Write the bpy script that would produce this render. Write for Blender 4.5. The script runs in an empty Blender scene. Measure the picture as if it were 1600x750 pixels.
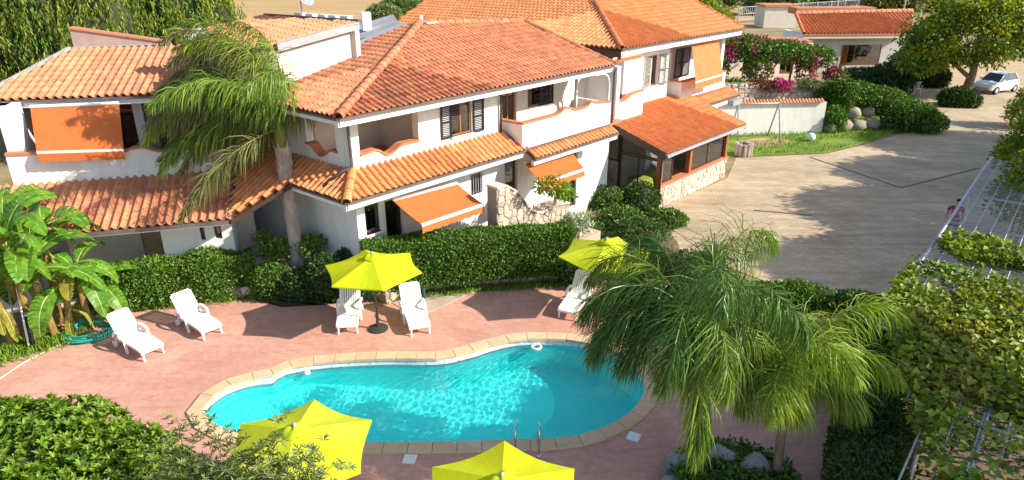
import bpy, bmesh, math, random
import numpy as np
from math import sin, cos, tan, radians, pi, sqrt, atan2, hypot
from mathutils import Vector, Matrix
from mathutils.geometry import tessellate_polygon
random.seed(7); RNG = np.random.default_rng(11)
scn = bpy.context.scene
COL = scn.collection
# ------------------------------------------------------------------ camera, sky, sun, exposure
CAM_H = 10.0; PITCH = radians(22.9); FPX = 1060.0        # lens in pixels of a 1600 px wide picture
cd = bpy.data.cameras.new('camera'); cam = bpy.data.objects.new('camera', cd); COL.objects.link(cam)
cam.location = (0, 0, CAM_H); cam.rotation_euler = (pi/2 - PITCH, 0, 0)
cd.sensor_width = 36.0; cd.lens = 36.0*FPX/1600.0; cd.clip_end = 3000; cd.clip_start = 0.1
scn.camera = cam
SUN_AZ, SUN_EL = radians(104), radians(32.5)                  # azimuth clockwise from +Y
wd = bpy.data.worlds.new('World'); scn.world = wd; wd.use_nodes = True
nt = wd.node_tree; bg = nt.nodes['Background']
sk = nt.nodes.new('ShaderNodeTexSky'); sk.sky_type = 'NISHITA'; sk.sun_disc = False
sk.sun_elevation = SUN_EL; sk.sun_rotation = SUN_AZ
nt.links.new(sk.outputs[0], bg.inputs[0]); bg.inputs[1].default_value = 0.15
sl = bpy.data.lights.new('sun', 'SUN'); sun = bpy.data.objects.new('sun', sl); COL.objects.link(sun)
sl.energy = 5.0; sl.angle = radians(0.5); sl.color = (1.0, 0.93, 0.82)
sdir = Vector((sin(SUN_AZ)*cos(SUN_EL), cos(SUN_AZ)*cos(SUN_EL), sin(SUN_EL)))
sun.rotation_euler = sdir.to_track_quat('Z', 'Y').to_euler()
sun.location = (60, -8, 45)
scn.view_settings.view_transform = 'Standard'; scn.view_settings.look = 'None'
scn.view_settings.gamma = 1.0; scn.view_settings.exposure = 0.70
scn.cycles.max_bounces = 8; scn.cycles.transparent_max_bounces = 12
scn.cycles.diffuse_bounces = 4; scn.cycles.glossy_bounces = 3; scn.cycles.transmission_bounces = 6
scn.cycles.sample_clamp_indirect = 4.0
# ------------------------------------------------------------------ measuring helpers: a sight line meets a real plane
_F = np.array([0, cos(PITCH), -sin(PITCH)]); _U = np.array([0, sin(PITCH), cos(PITCH)]); _R = np.array([1.0, 0, 0])
_C = np.array([0, 0, CAM_H])
def ray(px, py): return _F + _R*(px-800)/FPX + _U*(375-py)/FPX
LVL = 0.0; DECK = 0.65; _seen = set()                       # the pool terrace stands 0.65 m above the courtyard
def G(px, py, z=0.0):                                       # sight line meets the level z (counted from the level being built)
    r = ray(px, py); p = _C + r*((z+LVL-CAM_H)/r[2]); p[2] -= LVL; return p
def deck_begin():
    global LVL, _seen
    LVL = DECK; _seen = set(o.name for o in bpy.data.objects)
def deck_end():
    global LVL
    for o in bpy.data.objects:
        if o.name not in _seen and o.parent is None: o.location.z += LVL
    LVL = 0.0
def Wp(px, py, P, d):                                       # vertical plane through P along d
    r = ray(px, py); n = np.array([-d[1], d[0], 0]); q = np.array([P[0], P[1], 0])
    return _C + r*(np.dot(q-_C, n)/np.dot(r, n))
def on_plane(px, py, P, n):
    r = ray(px, py); return _C + r*(np.dot(np.array(P)-_C, n)/np.dot(r, n))
def plane3(a, b, c):
    a, b, c = map(np.array, (a, b, c)); n = np.cross(b-a, c-a); n /= np.linalg.norm(n)
    return (a, n if n[2] > 0 else -n)
def V3(x, y, z): return np.array([x, y, z], float)
def unit(v): v = np.array(v, float); return v/np.linalg.norm(v)
def azv(deg): return np.array([sin(radians(deg)), cos(radians(deg)), 0.0])
UP = V3(0, 0, 1)
# ------------------------------------------------------------------ materials
MATS = {}
def newmat(name):
    m = bpy.data.materials.new(name); m.use_nodes = True
    return m, m.node_tree, m.node_tree.nodes['Principled BSDF']
def col4(c): return (c[0], c[1], c[2], 1.0)
def pm(name, c1, c2=None, scale=3.0, rough=0.7, bump=0.0, bscale=None, c3=None, detail=6, spec=0.3, metal=0.0, island=0.0, trans=0.0, stretch=None, lo=0.35, hi=0.65):
    """noise-mixed principled material; island = value jitter per piece; trans = share of leaf translucency"""
    if name in MATS: return MATS[name]
    m, t, b = newmat(name); N = t.nodes; L = t.links
    b.inputs['Roughness'].default_value = rough; b.inputs['Metallic'].default_value = metal
    b.inputs['Specular IOR Level'].default_value = spec
    geo = N.new('ShaderNodeNewGeometry'); vec = geo.outputs['Position']
    if stretch:
        mp = N.new('ShaderNodeMapping'); mp.inputs['Scale'].default_value = stretch[0]; mp.inputs['Rotation'].default_value = (0, 0, stretch[1])
        L.new(vec, mp.inputs[0]); vec = mp.outputs[0]
    out = None
    rgb = N.new('ShaderNodeRGB'); rgb.outputs[0].default_value = col4(c1); out = rgb.outputs[0]
    if c2:
        nz = N.new('ShaderNodeTexNoise'); nz.inputs['Scale'].default_value = scale; nz.inputs['Detail'].default_value = detail; nz.inputs['Roughness'].default_value = 0.65
        L.new(vec, nz.inputs['Vector'])
        mr = N.new('ShaderNodeMapRange'); mr.inputs[1].default_value = lo; mr.inputs[2].default_value = hi; L.new(nz.outputs[0], mr.inputs[0])
        mx = N.new('ShaderNodeMix'); mx.data_type = 'RGBA'; L.new(mr.outputs[0], mx.inputs[0]); L.new(out, mx.inputs[6]); mx.inputs[7].default_value = col4(c2); out = mx.outputs[2]
    if c3:
        nz = N.new('ShaderNodeTexNoise'); nz.inputs['Scale'].default_value = scale*0.23; nz.inputs['Detail'].default_value = 8; nz.inputs['Roughness'].default_value = 0.7
        L.new(vec, nz.inputs['Vector'])
        mr = N.new('ShaderNodeMapRange'); mr.inputs[1].default_value = 0.5; mr.inputs[2].default_value = 0.72; L.new(nz.outputs[0], mr.inputs[0])
        mx = N.new('ShaderNodeMix'); mx.data_type = 'RGBA'; L.new(mr.outputs[0], mx.inputs[0]); L.new(out, mx.inputs[6]); mx.inputs[7].default_value = col4(c3); out = mx.outputs[2]
    if island:
        oi = N.new('ShaderNodeObjectInfo'); ad = N.new('ShaderNodeMath'); ad.operation = 'ADD'
        L.new(geo.outputs['Random Per Island'], ad.inputs[0]); L.new(oi.outputs['Random'], ad.inputs[1])
        fr = N.new('ShaderNodeMath'); fr.operation = 'FRACT'; L.new(ad.outputs[0], fr.inputs[0])
        mr = N.new('ShaderNodeMapRange'); mr.inputs[3].default_value = 1-island; mr.inputs[4].default_value = 1+island; L.new(fr.outputs[0], mr.inputs[0])
        hs = N.new('ShaderNodeHueSaturation'); L.new(mr.outputs[0], hs.inputs['Value']); L.new(out, hs.inputs['Color']); out = hs.outputs[0]
        mh = N.new('ShaderNodeMapRange'); mh.inputs[3].default_value = 0.5-island*0.05; mh.inputs[4].default_value = 0.5+island*0.05
        f2 = N.new('ShaderNodeMath'); f2.operation = 'MULTIPLY'; f2.inputs[1].default_value = 7.31; L.new(fr.outputs[0], f2.inputs[0])
        f3 = N.new('ShaderNodeMath'); f3.operation = 'FRACT'; L.new(f2.outputs[0], f3.inputs[0]); L.new(f3.outputs[0], mh.inputs[0]); L.new(mh.outputs[0], hs.inputs['Hue'])
    L.new(out, b.inputs['Base Color'])
    if bump:
        nb = N.new('ShaderNodeTexNoise'); nb.inputs['Scale'].default_value = bscale or scale*6; nb.inputs['Detail'].default_value = 6
        L.new(vec, nb.inputs['Vector'])
        bp = N.new('ShaderNodeBump'); bp.inputs['Strength'].default_value = bump; bp.inputs['Distance'].default_value = 0.02
        L.new(nb.outputs[0], bp.inputs['Height']); L.new(bp.outputs[0], b.inputs['Normal'])
    if trans:
        tr = N.new('ShaderNodeBsdfTranslucent')
        hs = N.new('ShaderNodeHueSaturation'); hs.inputs['Value'].default_value = 1.5; hs.inputs['Saturation'].default_value = 1.1; L.new(out, hs.inputs['Color']); L.new(hs.outputs[0], tr.inputs[0])
        ms = N.new('ShaderNodeMixShader'); ms.inputs[0].default_value = trans
        L.new(b.outputs[0], ms.inputs[1]); L.new(tr.outputs[0], ms.inputs[2]); L.new(ms.outputs[0], N['Material Output'].inputs[0])
    MATS[name] = m; return m

M_white = pm('white_render', (0.80, 0.79, 0.76), (0.72, 0.71, 0.68), 2.2, 0.85, 0.12, 14, c3=(0.62, 0.60, 0.555), stretch=((1.6, 1.6, .45), 0))
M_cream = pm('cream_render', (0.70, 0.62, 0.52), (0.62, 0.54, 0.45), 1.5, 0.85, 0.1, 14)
M_greyroof = pm('grey_roofing', (0.40, 0.38, 0.38), (0.30, 0.29, 0.29), 1.2, 0.8, 0.1)
M_fascia = pm('white_fascia_paint', (0.80, 0.80, 0.79), (0.70, 0.70, 0.69), 2.0, 0.5)
M_gutter = pm('dark_gutter', (0.10, 0.085, 0.08), (0.16, 0.13, 0.12), 3, 0.5)
M_brown = pm('brown_timber', (0.055, 0.03, 0.022), (0.09, 0.05, 0.035), 8, 0.45)
M_wood = pm('varnished_timber', (0.36, 0.13, 0.045), (0.26, 0.085, 0.03), 9, 0.4, 0.05)
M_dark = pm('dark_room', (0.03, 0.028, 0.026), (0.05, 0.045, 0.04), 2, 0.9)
M_shut = pm('shutter_paint', (0.022, 0.024, 0.028), (0.035, 0.035, 0.04), 6, 0.4)
M_terra = pm('terracotta_cap', (0.58, 0.22, 0.11), (0.46, 0.16, 0.08), 6, 0.75, 0.1)
M_tileA = pm('terracotta_tile_weathered', (0.54, 0.215, 0.108), (0.44, 0.155, 0.074), 5, 0.78, 0.15, 40, c3=(0.27, 0.125, 0.07), island=0.17)
M_tileB = pm('terracotta_tile_bright', (0.66, 0.265, 0.10), (0.57, 0.20, 0.07), 5, 0.72, 0.12, 40, c3=(0.50, 0.17, 0.07), island=0.12)
M_tileC = pm('terracotta_tile_pale', (0.60, 0.255, 0.13), (0.52, 0.20, 0.095), 5, 0.78, 0.15, 40, c3=(0.42, 0.19, 0.10), island=0.13)
M_tileD = pm('terracotta_tile_orange', (0.64, 0.225, 0.075), (0.56, 0.18, 0.06), 4, 0.7, 0.1, 40, island=0.12)
M_under = pm('roof_underlay', (0.20, 0.075, 0.035), (0.14, 0.05, 0.03), 4, 0.9)
M_awn = pm('orange_canvas', (0.66, 0.175, 0.045), (0.60, 0.15, 0.038), 3, 0.85, 0.05, 60, trans=0.12)
M_awnpale = pm('faded_orange_canvas', (0.70, 0.215, 0.075), (0.64, 0.18, 0.06), 3, 0.85, 0.05, 60, trans=0.12)
M_alu = pm('white_aluminium', (0.78, 0.78, 0.77), None, rough=0.35)
M_stone = pm('pale_stone', (0.52, 0.44, 0.34), (0.38, 0.30, 0.22), 5, 0.9, 0.3, 30, c3=(0.60, 0.52, 0.45), island=0.28)
M_stonew = pm('whitish_stone', (0.66, 0.58, 0.48), (0.50, 0.41, 0.32), 5, 0.9, 0.3, 30, c3=(0.46, 0.30, 0.22), island=0.22)
M_mortar = pm('mortar', (0.36, 0.29, 0.23), (0.28, 0.22, 0.17), 8, 0.95, 0.3)
M_rock = pm('grey_rock', (0.34, 0.33, 0.31), (0.22, 0.21, 0.20), 4, 0.9, 0.4, 18, island=0.2)
M_plastic = pm('white_plastic', (0.80, 0.79, 0.75), (0.76, 0.74, 0.69), 4, 0.38, spec=0.5)
M_lime = pm('lime_canvas', (0.57, 0.64, 0.008), (0.52, 0.585, 0.007), 1.2, 0.8, 0.7, 4, c3=(0.60, 0.66, 0.05), trans=0.22)
M_steel = pm('stainless_steel', (0.62, 0.63, 0.64), None, rough=0.18, metal=1.0)
M_galv = pm('galvanised_steel', (0.50, 0.52, 0.55), (0.38, 0.40, 0.43), 6, 0.42, metal=0.3)
M_iron = pm('dark_iron', (0.06, 0.055, 0.05), None, rough=0.5, metal=0.3)
M_black = pm('black_rubber', (0.02, 0.02, 0.02), None, rough=0.6)
M_hose = pm('green_hose', (0.02, 0.42, 0.31), (0.03, 0.33, 0.25), 6, 0.4)
M_hosepale = pm('pale_green_hose', (0.36, 0.55, 0.40), None, rough=0.45)
M_grey = pm('grey_paint', (0.33, 0.34, 0.36), (0.28, 0.29, 0.31), 5, 0.5)
M_carw = pm('white_car_paint', (0.80, 0.80, 0.80), None, rough=0.18, spec=0.6)
# foliage
M_hedge = pm('hedge_leaves', (0.072, 0.155, 0.018), (0.11, 0.205, 0.025), 3, 0.45, island=0.45, trans=0.22)
M_hedgeb = pm('bright_hedge_leaves', (0.075, 0.16, 0.022), (0.12, 0.22, 0.028), 2.5, 0.45, island=0.45, trans=0.25)
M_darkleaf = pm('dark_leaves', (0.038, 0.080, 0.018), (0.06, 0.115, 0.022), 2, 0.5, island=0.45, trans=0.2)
M_bush = pm('bush_leaves', (0.11, 0.20, 0.014), (0.165, 0.25, 0.018), 1.6, 0.4, island=0.45, trans=0.25)
M_olive = pm('olive_leaves', (0.15, 0.20, 0.06), (0.20, 0.24, 0.08), 2.5, 0.5, island=0.4, trans=0.22)
M_vine = pm('vine_leaves', (0.13, 0.205, 0.016), (0.20, 0.26, 0.02), 1.2, 0.5, c3=(0.32, 0.25, 0.03), island=0.45, trans=0.28)
M_tree = pm('tree_leaves', (0.19, 0.24, 0.016), (0.27, 0.29, 0.02), 0.8, 0.5, island=0.4, trans=0.3)
M_weep = pm('weeping_leaves', (0.17, 0.22, 0.026), (0.25, 0.29, 0.035), 0.5, 0.5, island=0.45, trans=0.28)
M_citrus = pm('citrus_leaves', (0.12, 0.22, 0.02), (0.18, 0.29, 0.03), 4, 0.4, island=0.35, trans=0.3)
M_palm = pm('palm_leaflets', (0.12, 0.205, 0.026), (0.19, 0.275, 0.034), 2.2, 0.42, island=0.4, trans=0.2)
M_palmd = pm('deep_palm_leaflets', (0.048, 0.110, 0.02), (0.085, 0.165, 0.026), 1.8, 0.33, island=0.45, trans=0.2)
M_palml = pm('light_palm_leaflets', (0.19, 0.29, 0.028), (0.27, 0.35, 0.035), 1.8, 0.42, island=0.4, trans=0.28)
M_palmo = pm('old_palm_leaflets', (0.13, 0.16, 0.05), (0.22, 0.19, 0.06), 2.5, 0.5, island=0.4, trans=0.2)
M_rachis = pm('frond_stalk', (0.17, 0.21, 0.04), (0.26, 0.24, 0.06), 6, 0.5)
M_banana = pm('banana_blade', (0.085, 0.21, 0.018), (0.14, 0.28, 0.022), 2, 0.36, island=0.3, trans=0.3)
M_bananay = pm('yellowing_banana_blade', (0.34, 0.34, 0.04), (0.30, 0.20, 0.04), 3, 0.5, island=0.2, trans=0.3)
M_bananarib = pm('banana_midrib', (0.26, 0.34, 0.08), None, rough=0.45)
M_pseudo = pm('banana_stem', (0.34, 0.24, 0.06), (0.16, 0.09, 0.035), 4, 0.6, 0.2, stretch=((3, 3, 0.7), 0))
M_bark = pm('palm_bark', (0.52, 0.44, 0.37), (0.33, 0.26, 0.21), 4, 0.9, 0.5, 20, stretch=((1.5, 1.5, 0.5), 0))
M_barkd = pm('dark_bark', (0.12, 0.085, 0.06), (0.20, 0.15, 0.11), 6, 0.9, 0.5, 20)
M_pink = pm('bougainvillea_bracts', (0.48, 0.06, 0.20), (0.40, 0.09, 0.14), 3, 0.6, island=0.3, trans=0.25)
M_red = pm('dull_red_leaves', (0.26, 0.07, 0.05), (0.18, 0.09, 0.03), 2, 0.6, island=0.35, trans=0.2)
M_orangefl = pm('orange_leaves', (0.50, 0.20, 0.03), (0.30, 0.26, 0.03), 5, 0.5, island=0.3, trans=0.25)
M_grass = pm('lawn_grass', (0.14, 0.26, 0.02), (0.20, 0.31, 0.03), 1.5, 0.7, island=0.35, trans=0.2)
# glass
def glassmat(name, tint, gl=0.12):
    m, t, b = newmat(name); N = t.nodes; L = t.links
    tr = N.new('ShaderNodeBsdfTransparent'); tr.inputs[0].default_value = col4(tint)
    gs = N.new('ShaderNodeBsdfGlossy'); gs.inputs['Roughness'].default_value = 0.02
    lw = N.new('ShaderNodeLayerWeight'); lw.inputs[0].default_value = 0.35
    mr = N.new('ShaderNodeMapRange'); mr.inputs[3].default_value = gl; mr.inputs[4].default_value = 0.9; L.new(lw.outputs[0], mr.inputs[0])
    ms = N.new('ShaderNodeMixShader'); L.new(mr.outputs[0], ms.inputs[0]); L.new(tr.outputs[0], ms.inputs[1]); L.new(gs.outputs[0], ms.inputs[2])
    L.new(ms.outputs[0], N['Material Output'].inputs[0]); N.remove(b); return m
M_glass = glassmat('window_glass', (0.75, 0.78, 0.78))
M_smoke = glassmat('dusty_plastic_glazing', (0.62, 0.60, 0.54), 0.16)
# ------------------------------------------------------------------ mesh building
def wpos(o):
    p = Vector((0, 0, 0))
    while o is not None: p += o.location; o = o.parent
    return p
class MB:
    """collects faces in world space (or a thing's own space) and links them as ONE mesh object"""
    def __init__(s): s.v = []; s.f = []; s.m = []
    def face(s, pts, mi=0):
        i = len(s.v); s.v += [tuple(p) for p in pts]; s.f.append(tuple(range(i, i+len(pts)))); s.m.append(mi)
    def mesh(s, vs, fs, mi=0):
        i = len(s.v); s.v += [tuple(p) for p in vs]
        for f in fs: s.f.append(tuple(i+k for k in f)); s.m.append(mi)
    def box(s, o, a, b, c, mi=0):
        """corner o and three edge vectors"""
        o, a, b, c = (np.array(x, float) for x in (o, a, b, c))
        P = [o, o+a, o+a+b, o+b, o+c, o+a+c, o+a+b+c, o+b+c]
        F = [(0, 3, 2, 1), (4, 5, 6, 7), (0, 1, 5, 4), (1, 2, 6, 5), (2, 3, 7, 6), (3, 0, 4, 7)]
        if np.dot(np.cross(a, b), c) < 0: F = [f[::-1] for f in F]
        s.mesh(P, F, mi)
    def cbox(s, c, sx, sy, sz, mi=0, d=None):
        d = V3(1, 0, 0) if d is None else unit(d); e = V3(-d[1], d[0], 0)
        s.box(np.array(c)-d*sx/2-e*sy/2-UP*sz/2, d*sx, e*sy, UP*sz, mi)
    def tube(s, pts, rad, n=8, mi=0, cap=True):
        pts = [np.array(p, float) for p in pts]; m = len(pts)
        if np.isscalar(rad): rad = [rad]*m
        base = len(s.v); ref = None
        for i, p in enumerate(pts):
            t = pts[min(i+1, m-1)]-pts[max(i-1, 0)]; t = t/(np.linalg.norm(t)+1e-9)
            if ref is None:
                ref = V3(1, 0, 0) if abs(t[0]) < 0.8 else V3(0, 1, 0)
            x = ref-t*np.dot(ref, t); x /= np.linalg.norm(x); y = np.cross(t, x); ref = x
            for k in range(n):
                a = 2*pi*k/n; s.v.append(tuple(p+rad[i]*(cos(a)*x+sin(a)*y)))
        for i in range(m-1):
            for k in range(n):
                a = base+i*n+k; b = base+i*n+(k+1) % n; s.f.append((a, b, b+n, a+n)); s.m.append(mi)
        if cap:
            s.f.append(tuple(base+k for k in range(n))[::-1]); s.m.append(mi)
            s.f.append(tuple(base+(m-1)*n+k for k in range(n))); s.m.append(mi)
    def lathe(s, c, prof, n=16, mi=0):
        """prof: (radius, z) list around the vertical through c"""
        base = len(s.v); c = np.array(c, float)
        for r, z in prof:
            for k in range(n): s.v.append((c[0]+r*cos(2*pi*k/n), c[1]+r*sin(2*pi*k/n), c[2]+z))
        for i in range(len(prof)-1):
            for k in range(n):
                a = base+i*n+k; b = base+i*n+(k+1) % n; s.f.append((a, b, b+n, a+n)); s.m.append(mi)
    def build(s, name, mat, parent=None, smooth=False, origin=None):
        me = bpy.data.meshes.new(name)
        off = np.array(wpos(parent)) if parent is not None else (np.array(origin, float) if origin is not None else np.zeros(3))
        v = np.array(s.v, float).reshape(-1, 3)-off
        me.from_pydata([tuple(p) for p in v], [], s.f)
        for x in (mat if isinstance(mat, (list, tuple)) else [mat]): me.materials.append(x)
        if any(s.m): me.polygons.foreach_set('material_index', s.m)
        if smooth: me.polygons.foreach_set('use_smooth', [True]*len(s.f))
        me.validate(); me.update()
        o = bpy.data.objects.new(name, me); COL.objects.link(o)
        if parent is not None: o.parent = parent
        elif origin is not None: o.location = tuple(off)
        return o
def tag(o, label=None, cat=None, group=None, kind=None):
    if label: o['label'] = label
    if cat: o['category'] = cat
    if group: o['group'] = group
    if kind: o['kind'] = kind
    return o
def thing(name, label, cat, loc=(0, 0, 0), group=None):
    o = bpy.data.objects.new(name, None); COL.objects.link(o); o.location = tuple(float(x) for x in loc); o.empty_display_size = 0.3
    return tag(o, label, cat, group)
def copy_tree(o, parent=None):
    c = o.copy(); COL.objects.link(c)
    if parent is not None: c.parent = parent
    for ch in list(o.children): copy_tree(ch, c)
    return c
def raw_mesh(name, verts, faces, mat, parent=None, nper=3):
    """fast numpy mesh: verts (n,3), faces (m,nper)"""
    me = bpy.data.meshes.new(name); off = np.array(wpos(parent)) if parent is not None else 0
    verts = np.asarray(verts, np.float32)-np.asarray(off, np.float32); faces = np.asarray(faces, np.int32)
    me.vertices.add(len(verts)); me.vertices.foreach_set('co', verts.ravel())
    me.loops.add(faces.size); me.loops.foreach_set('vertex_index', faces.ravel())
    me.polygons.add(len(faces)); me.polygons.foreach_set('loop_start', np.arange(0, faces.size, nper, dtype=np.int32))
    me.update(calc_edges=True); me.materials.append(mat)
    o = bpy.data.objects.new(name, me); COL.objects.link(o)
    if parent is not None: o.parent = parent
    return o
def nrm(a): return a/(np.linalg.norm(a, axis=1, keepdims=True)+1e-9)
def leaf_arrays(P, D, Nn, Ln, Wd, fold=0.25):
    n = len(P); D = nrm(D); S = nrm(np.cross(D, Nn)); Nr = np.cross(S, D)
    Ln = np.broadcast_to(Ln, n)[:, None]; Wd = np.broadcast_to(Wd, n)[:, None]
    v = np.empty((n, 4, 3)); v[:, 0] = P; v[:, 2] = P+D*Ln-Nr*Ln*0.12
    v[:, 1] = P+D*Ln*0.48+S*Wd*0.5+Nr*Wd*fold; v[:, 3] = P+D*Ln*0.48-S*Wd*0.5+Nr*Wd*fold
    b = (np.arange(n)*4)[:, None]
    f = np.concatenate([b+np.array([0, 1, 2]), b+np.array([0, 2, 3])])
    return v.reshape(-1, 3), f
def leaves(name, P, D, Nn, Ln, Wd, mat, parent):
    v, f = leaf_arrays(P, D, Nn, Ln, Wd); o = raw_mesh(name, v, f, mat, parent); return o
def rdirs(n): return nrm(RNG.normal(size=(n, 3)))
# ================================================================== THE SETTING: ground, deck, courtyard, pool
def smooth_closed(pts, n=10):
    pts = [np.array(p, float) for p in pts]; m = len(pts); out = []
    for i in range(m):
        p0, p1, p2, p3 = pts[i-1], pts[i], pts[(i+1) % m], pts[(i+2) % m]
        for k in range(n):
            t = k/n; out.append(0.5*((2*p1)+(-p0+p2)*t+(2*p0-5*p1+4*p2-p3)*t*t+(-p0+3*p1-3*p2+p3)*t**3))
    return out
def smooth_open(pts, n=8):
    pts = [np.array(p, float) for p in pts]; q = [2*pts[0]-pts[1]]+pts+[2*pts[-1]-pts[-2]]; out = []
    for i in range(1, len(q)-2):
        p0, p1, p2, p3 = q[i-1], q[i], q[i+1], q[i+2]
        for k in range(n):
            t = k/n; out.append(0.5*((2*p1)+(-p0+p2)*t+(2*p0-5*p1+4*p2-p3)*t*t+(-p0+3*p1-3*p2+p3)*t**3))
    out.append(pts[-1]); return out
def resample_closed(pts, step):
    P = np.array(pts+[pts[0]]); d = np.r_[0, np.cumsum(np.linalg.norm(np.diff(P, axis=0), axis=1))]
    n = max(8, int(round(d[-1]/step))); t = np.linspace(0, d[-1], n, endpoint=False)
    return [np.array([np.interp(x, d, P[:, k]) for k in range(3)]) for x in t]
def inside(poly, x, y):
    c = False; n = len(poly); j = n-1
    for i in range(n):
        xi, yi = poly[i][0], poly[i][1]; xj, yj = poly[j][0], poly[j][1]
        if (yi > y) != (yj > y) and x < (xj-xi)*(y-yi)/(yj-yi)+xi: c = not c
        j = i
    return c
def sheet(name, outer, mat, z, hole=None, thick=0.0, kind='structure', parent=None):
    o = [Vector((p[0], p[1], z)) for p in outer]; loops = [o]
    if hole: loops.append([Vector((p[0], p[1], z)) for p in hole])
    tri = tessellate_polygon(loops); pts = [p for l in loops for p in l]
    b = MB()
    vs = [tuple(p) for p in pts]; fs = []
    for t in tri:
        a, c, d = (pts[i] for i in t)
        fs.append(tuple(t) if (c-a).cross(d-a).z > 0 else tuple(t)[::-1])
    b.mesh(vs, fs)
    if thick:
        n = len(o)
        for i in range(n):
            p, q = o[i], o[(i+1) % n]; b.face([p, q, (q[0], q[1], z-thick), (p[0], p[1], z-thick)])
    ob = b.build(name, mat, parent)
    if kind: ob['kind'] = kind
    return ob
pool_px = [(318, 632), (332, 619), (353, 605), (390, 593), (427, 588), (439, 577), (500, 566), (600, 560), (683, 560), (733, 550), (768, 539), (805, 531), (850, 529), (905, 533), (955, 548), (993, 573), (1010, 600), (1000, 632), (967, 659), (917, 679), (867, 687), (800, 689), (700, 692), (573, 693), (500, 691), (420, 685), (366, 676), (340, 668), (321, 655), (314, 642)]
deck_begin()
POOL = resample_closed(smooth_closed([G(x, y, 0.02) for x, y in pool_px], 8), 0.22)
if sum(POOL[i-1][0]*POOL[i][1]-POOL[i][0]*POOL[i-1][1] for i in range(len(POOL))) < 0: POOL = POOL[::-1]   # counter-clockwise
def offset_closed(pts, d):
    out = []; n = len(pts)
    for i in range(n):
        t = pts[(i+1) % n]-pts[i-1]; t = t/(np.linalg.norm(t)+1e-9); out.append(pts[i]+np.array([t[1], -t[0], 0])*d)
    return out
HOLE = offset_closed(POOL, 0.10)
deck_end()
# materials of the ground
def ground_mat():
    m, t, b = newmat('dry_soil'); N = t.nodes; L = t.links
    g = N.new('ShaderNodeNewGeometry'); nz = N.new('ShaderNodeTexNoise'); nz.inputs['Scale'].default_value = 0.25; nz.inputs['Detail'].default_value = 12; nz.inputs['Roughness'].default_value = 0.7
    L.new(g.outputs['Position'], nz.inputs[0]); r = N.new('ShaderNodeValToRGB'); L.new(nz.outputs[0], r.inputs[0])
    e = r.color_ramp.elements; e[0].position = 0.32; e[0].color = (0.10, 0.12, 0.03, 1); e[1].position = 0.66; e[1].color = (0.36, 0.27, 0.15, 1)
    k = r.color_ramp.elements.new(0.5); k.color = (0.25, 0.19, 0.09, 1)
    L.new(r.outputs[0], b.inputs['Base Color']); b.inputs['Roughness'].default_value = 0.95
    n2 = N.new('ShaderNodeTexNoise'); n2.inputs['Scale'].default_value = 9; L.new(g.outputs['Position'], n2.inputs[0]); n2.inputs['Detail'].default_value = 8
    bp = N.new('ShaderNodeBump'); bp.inputs['Strength'].default_value = 0.5; bp.inputs['Distance'].default_value = 0.05; L.new(n2.outputs[0], bp.inputs['Height']); L.new(bp.outputs[0], b.inputs['Normal'])
    return m
def field_mat():
    m, t, b = newmat('stubble_field'); N = t.nodes; L = t.links
    g = N.new('ShaderNodeNewGeometry'); mp = N.new('ShaderNodeMapping'); mp.inputs['Scale'].default_value = (0.02, 0.55, 1); mp.inputs['Rotation'].default_value = (0, 0, radians(4)); L.new(g.outputs['Position'], mp.inputs[0])
    nz = N.new('ShaderNodeTexNoise'); nz.inputs['Scale'].default_value = 1.0; nz.inputs['Detail'].default_value = 9; nz.inputs['Roughness'].default_value = 0.7; L.new(mp.outputs[0], nz.inputs[0])
    r = N.new('ShaderNodeValToRGB'); L.new(nz.outputs[0], r.inputs[0]); e = r.color_ramp.elements
    e[0].position = 0.36; e[0].color = (0.30, 0.175, 0.065, 1); e[1].position = 0.62; e[1].color = (0.50, 0.33, 0.13, 1)
    L.new(r.outputs[0], b.inputs['Base Color']); b.inputs['Roughness'].default_value = 0.95; return m
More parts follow.
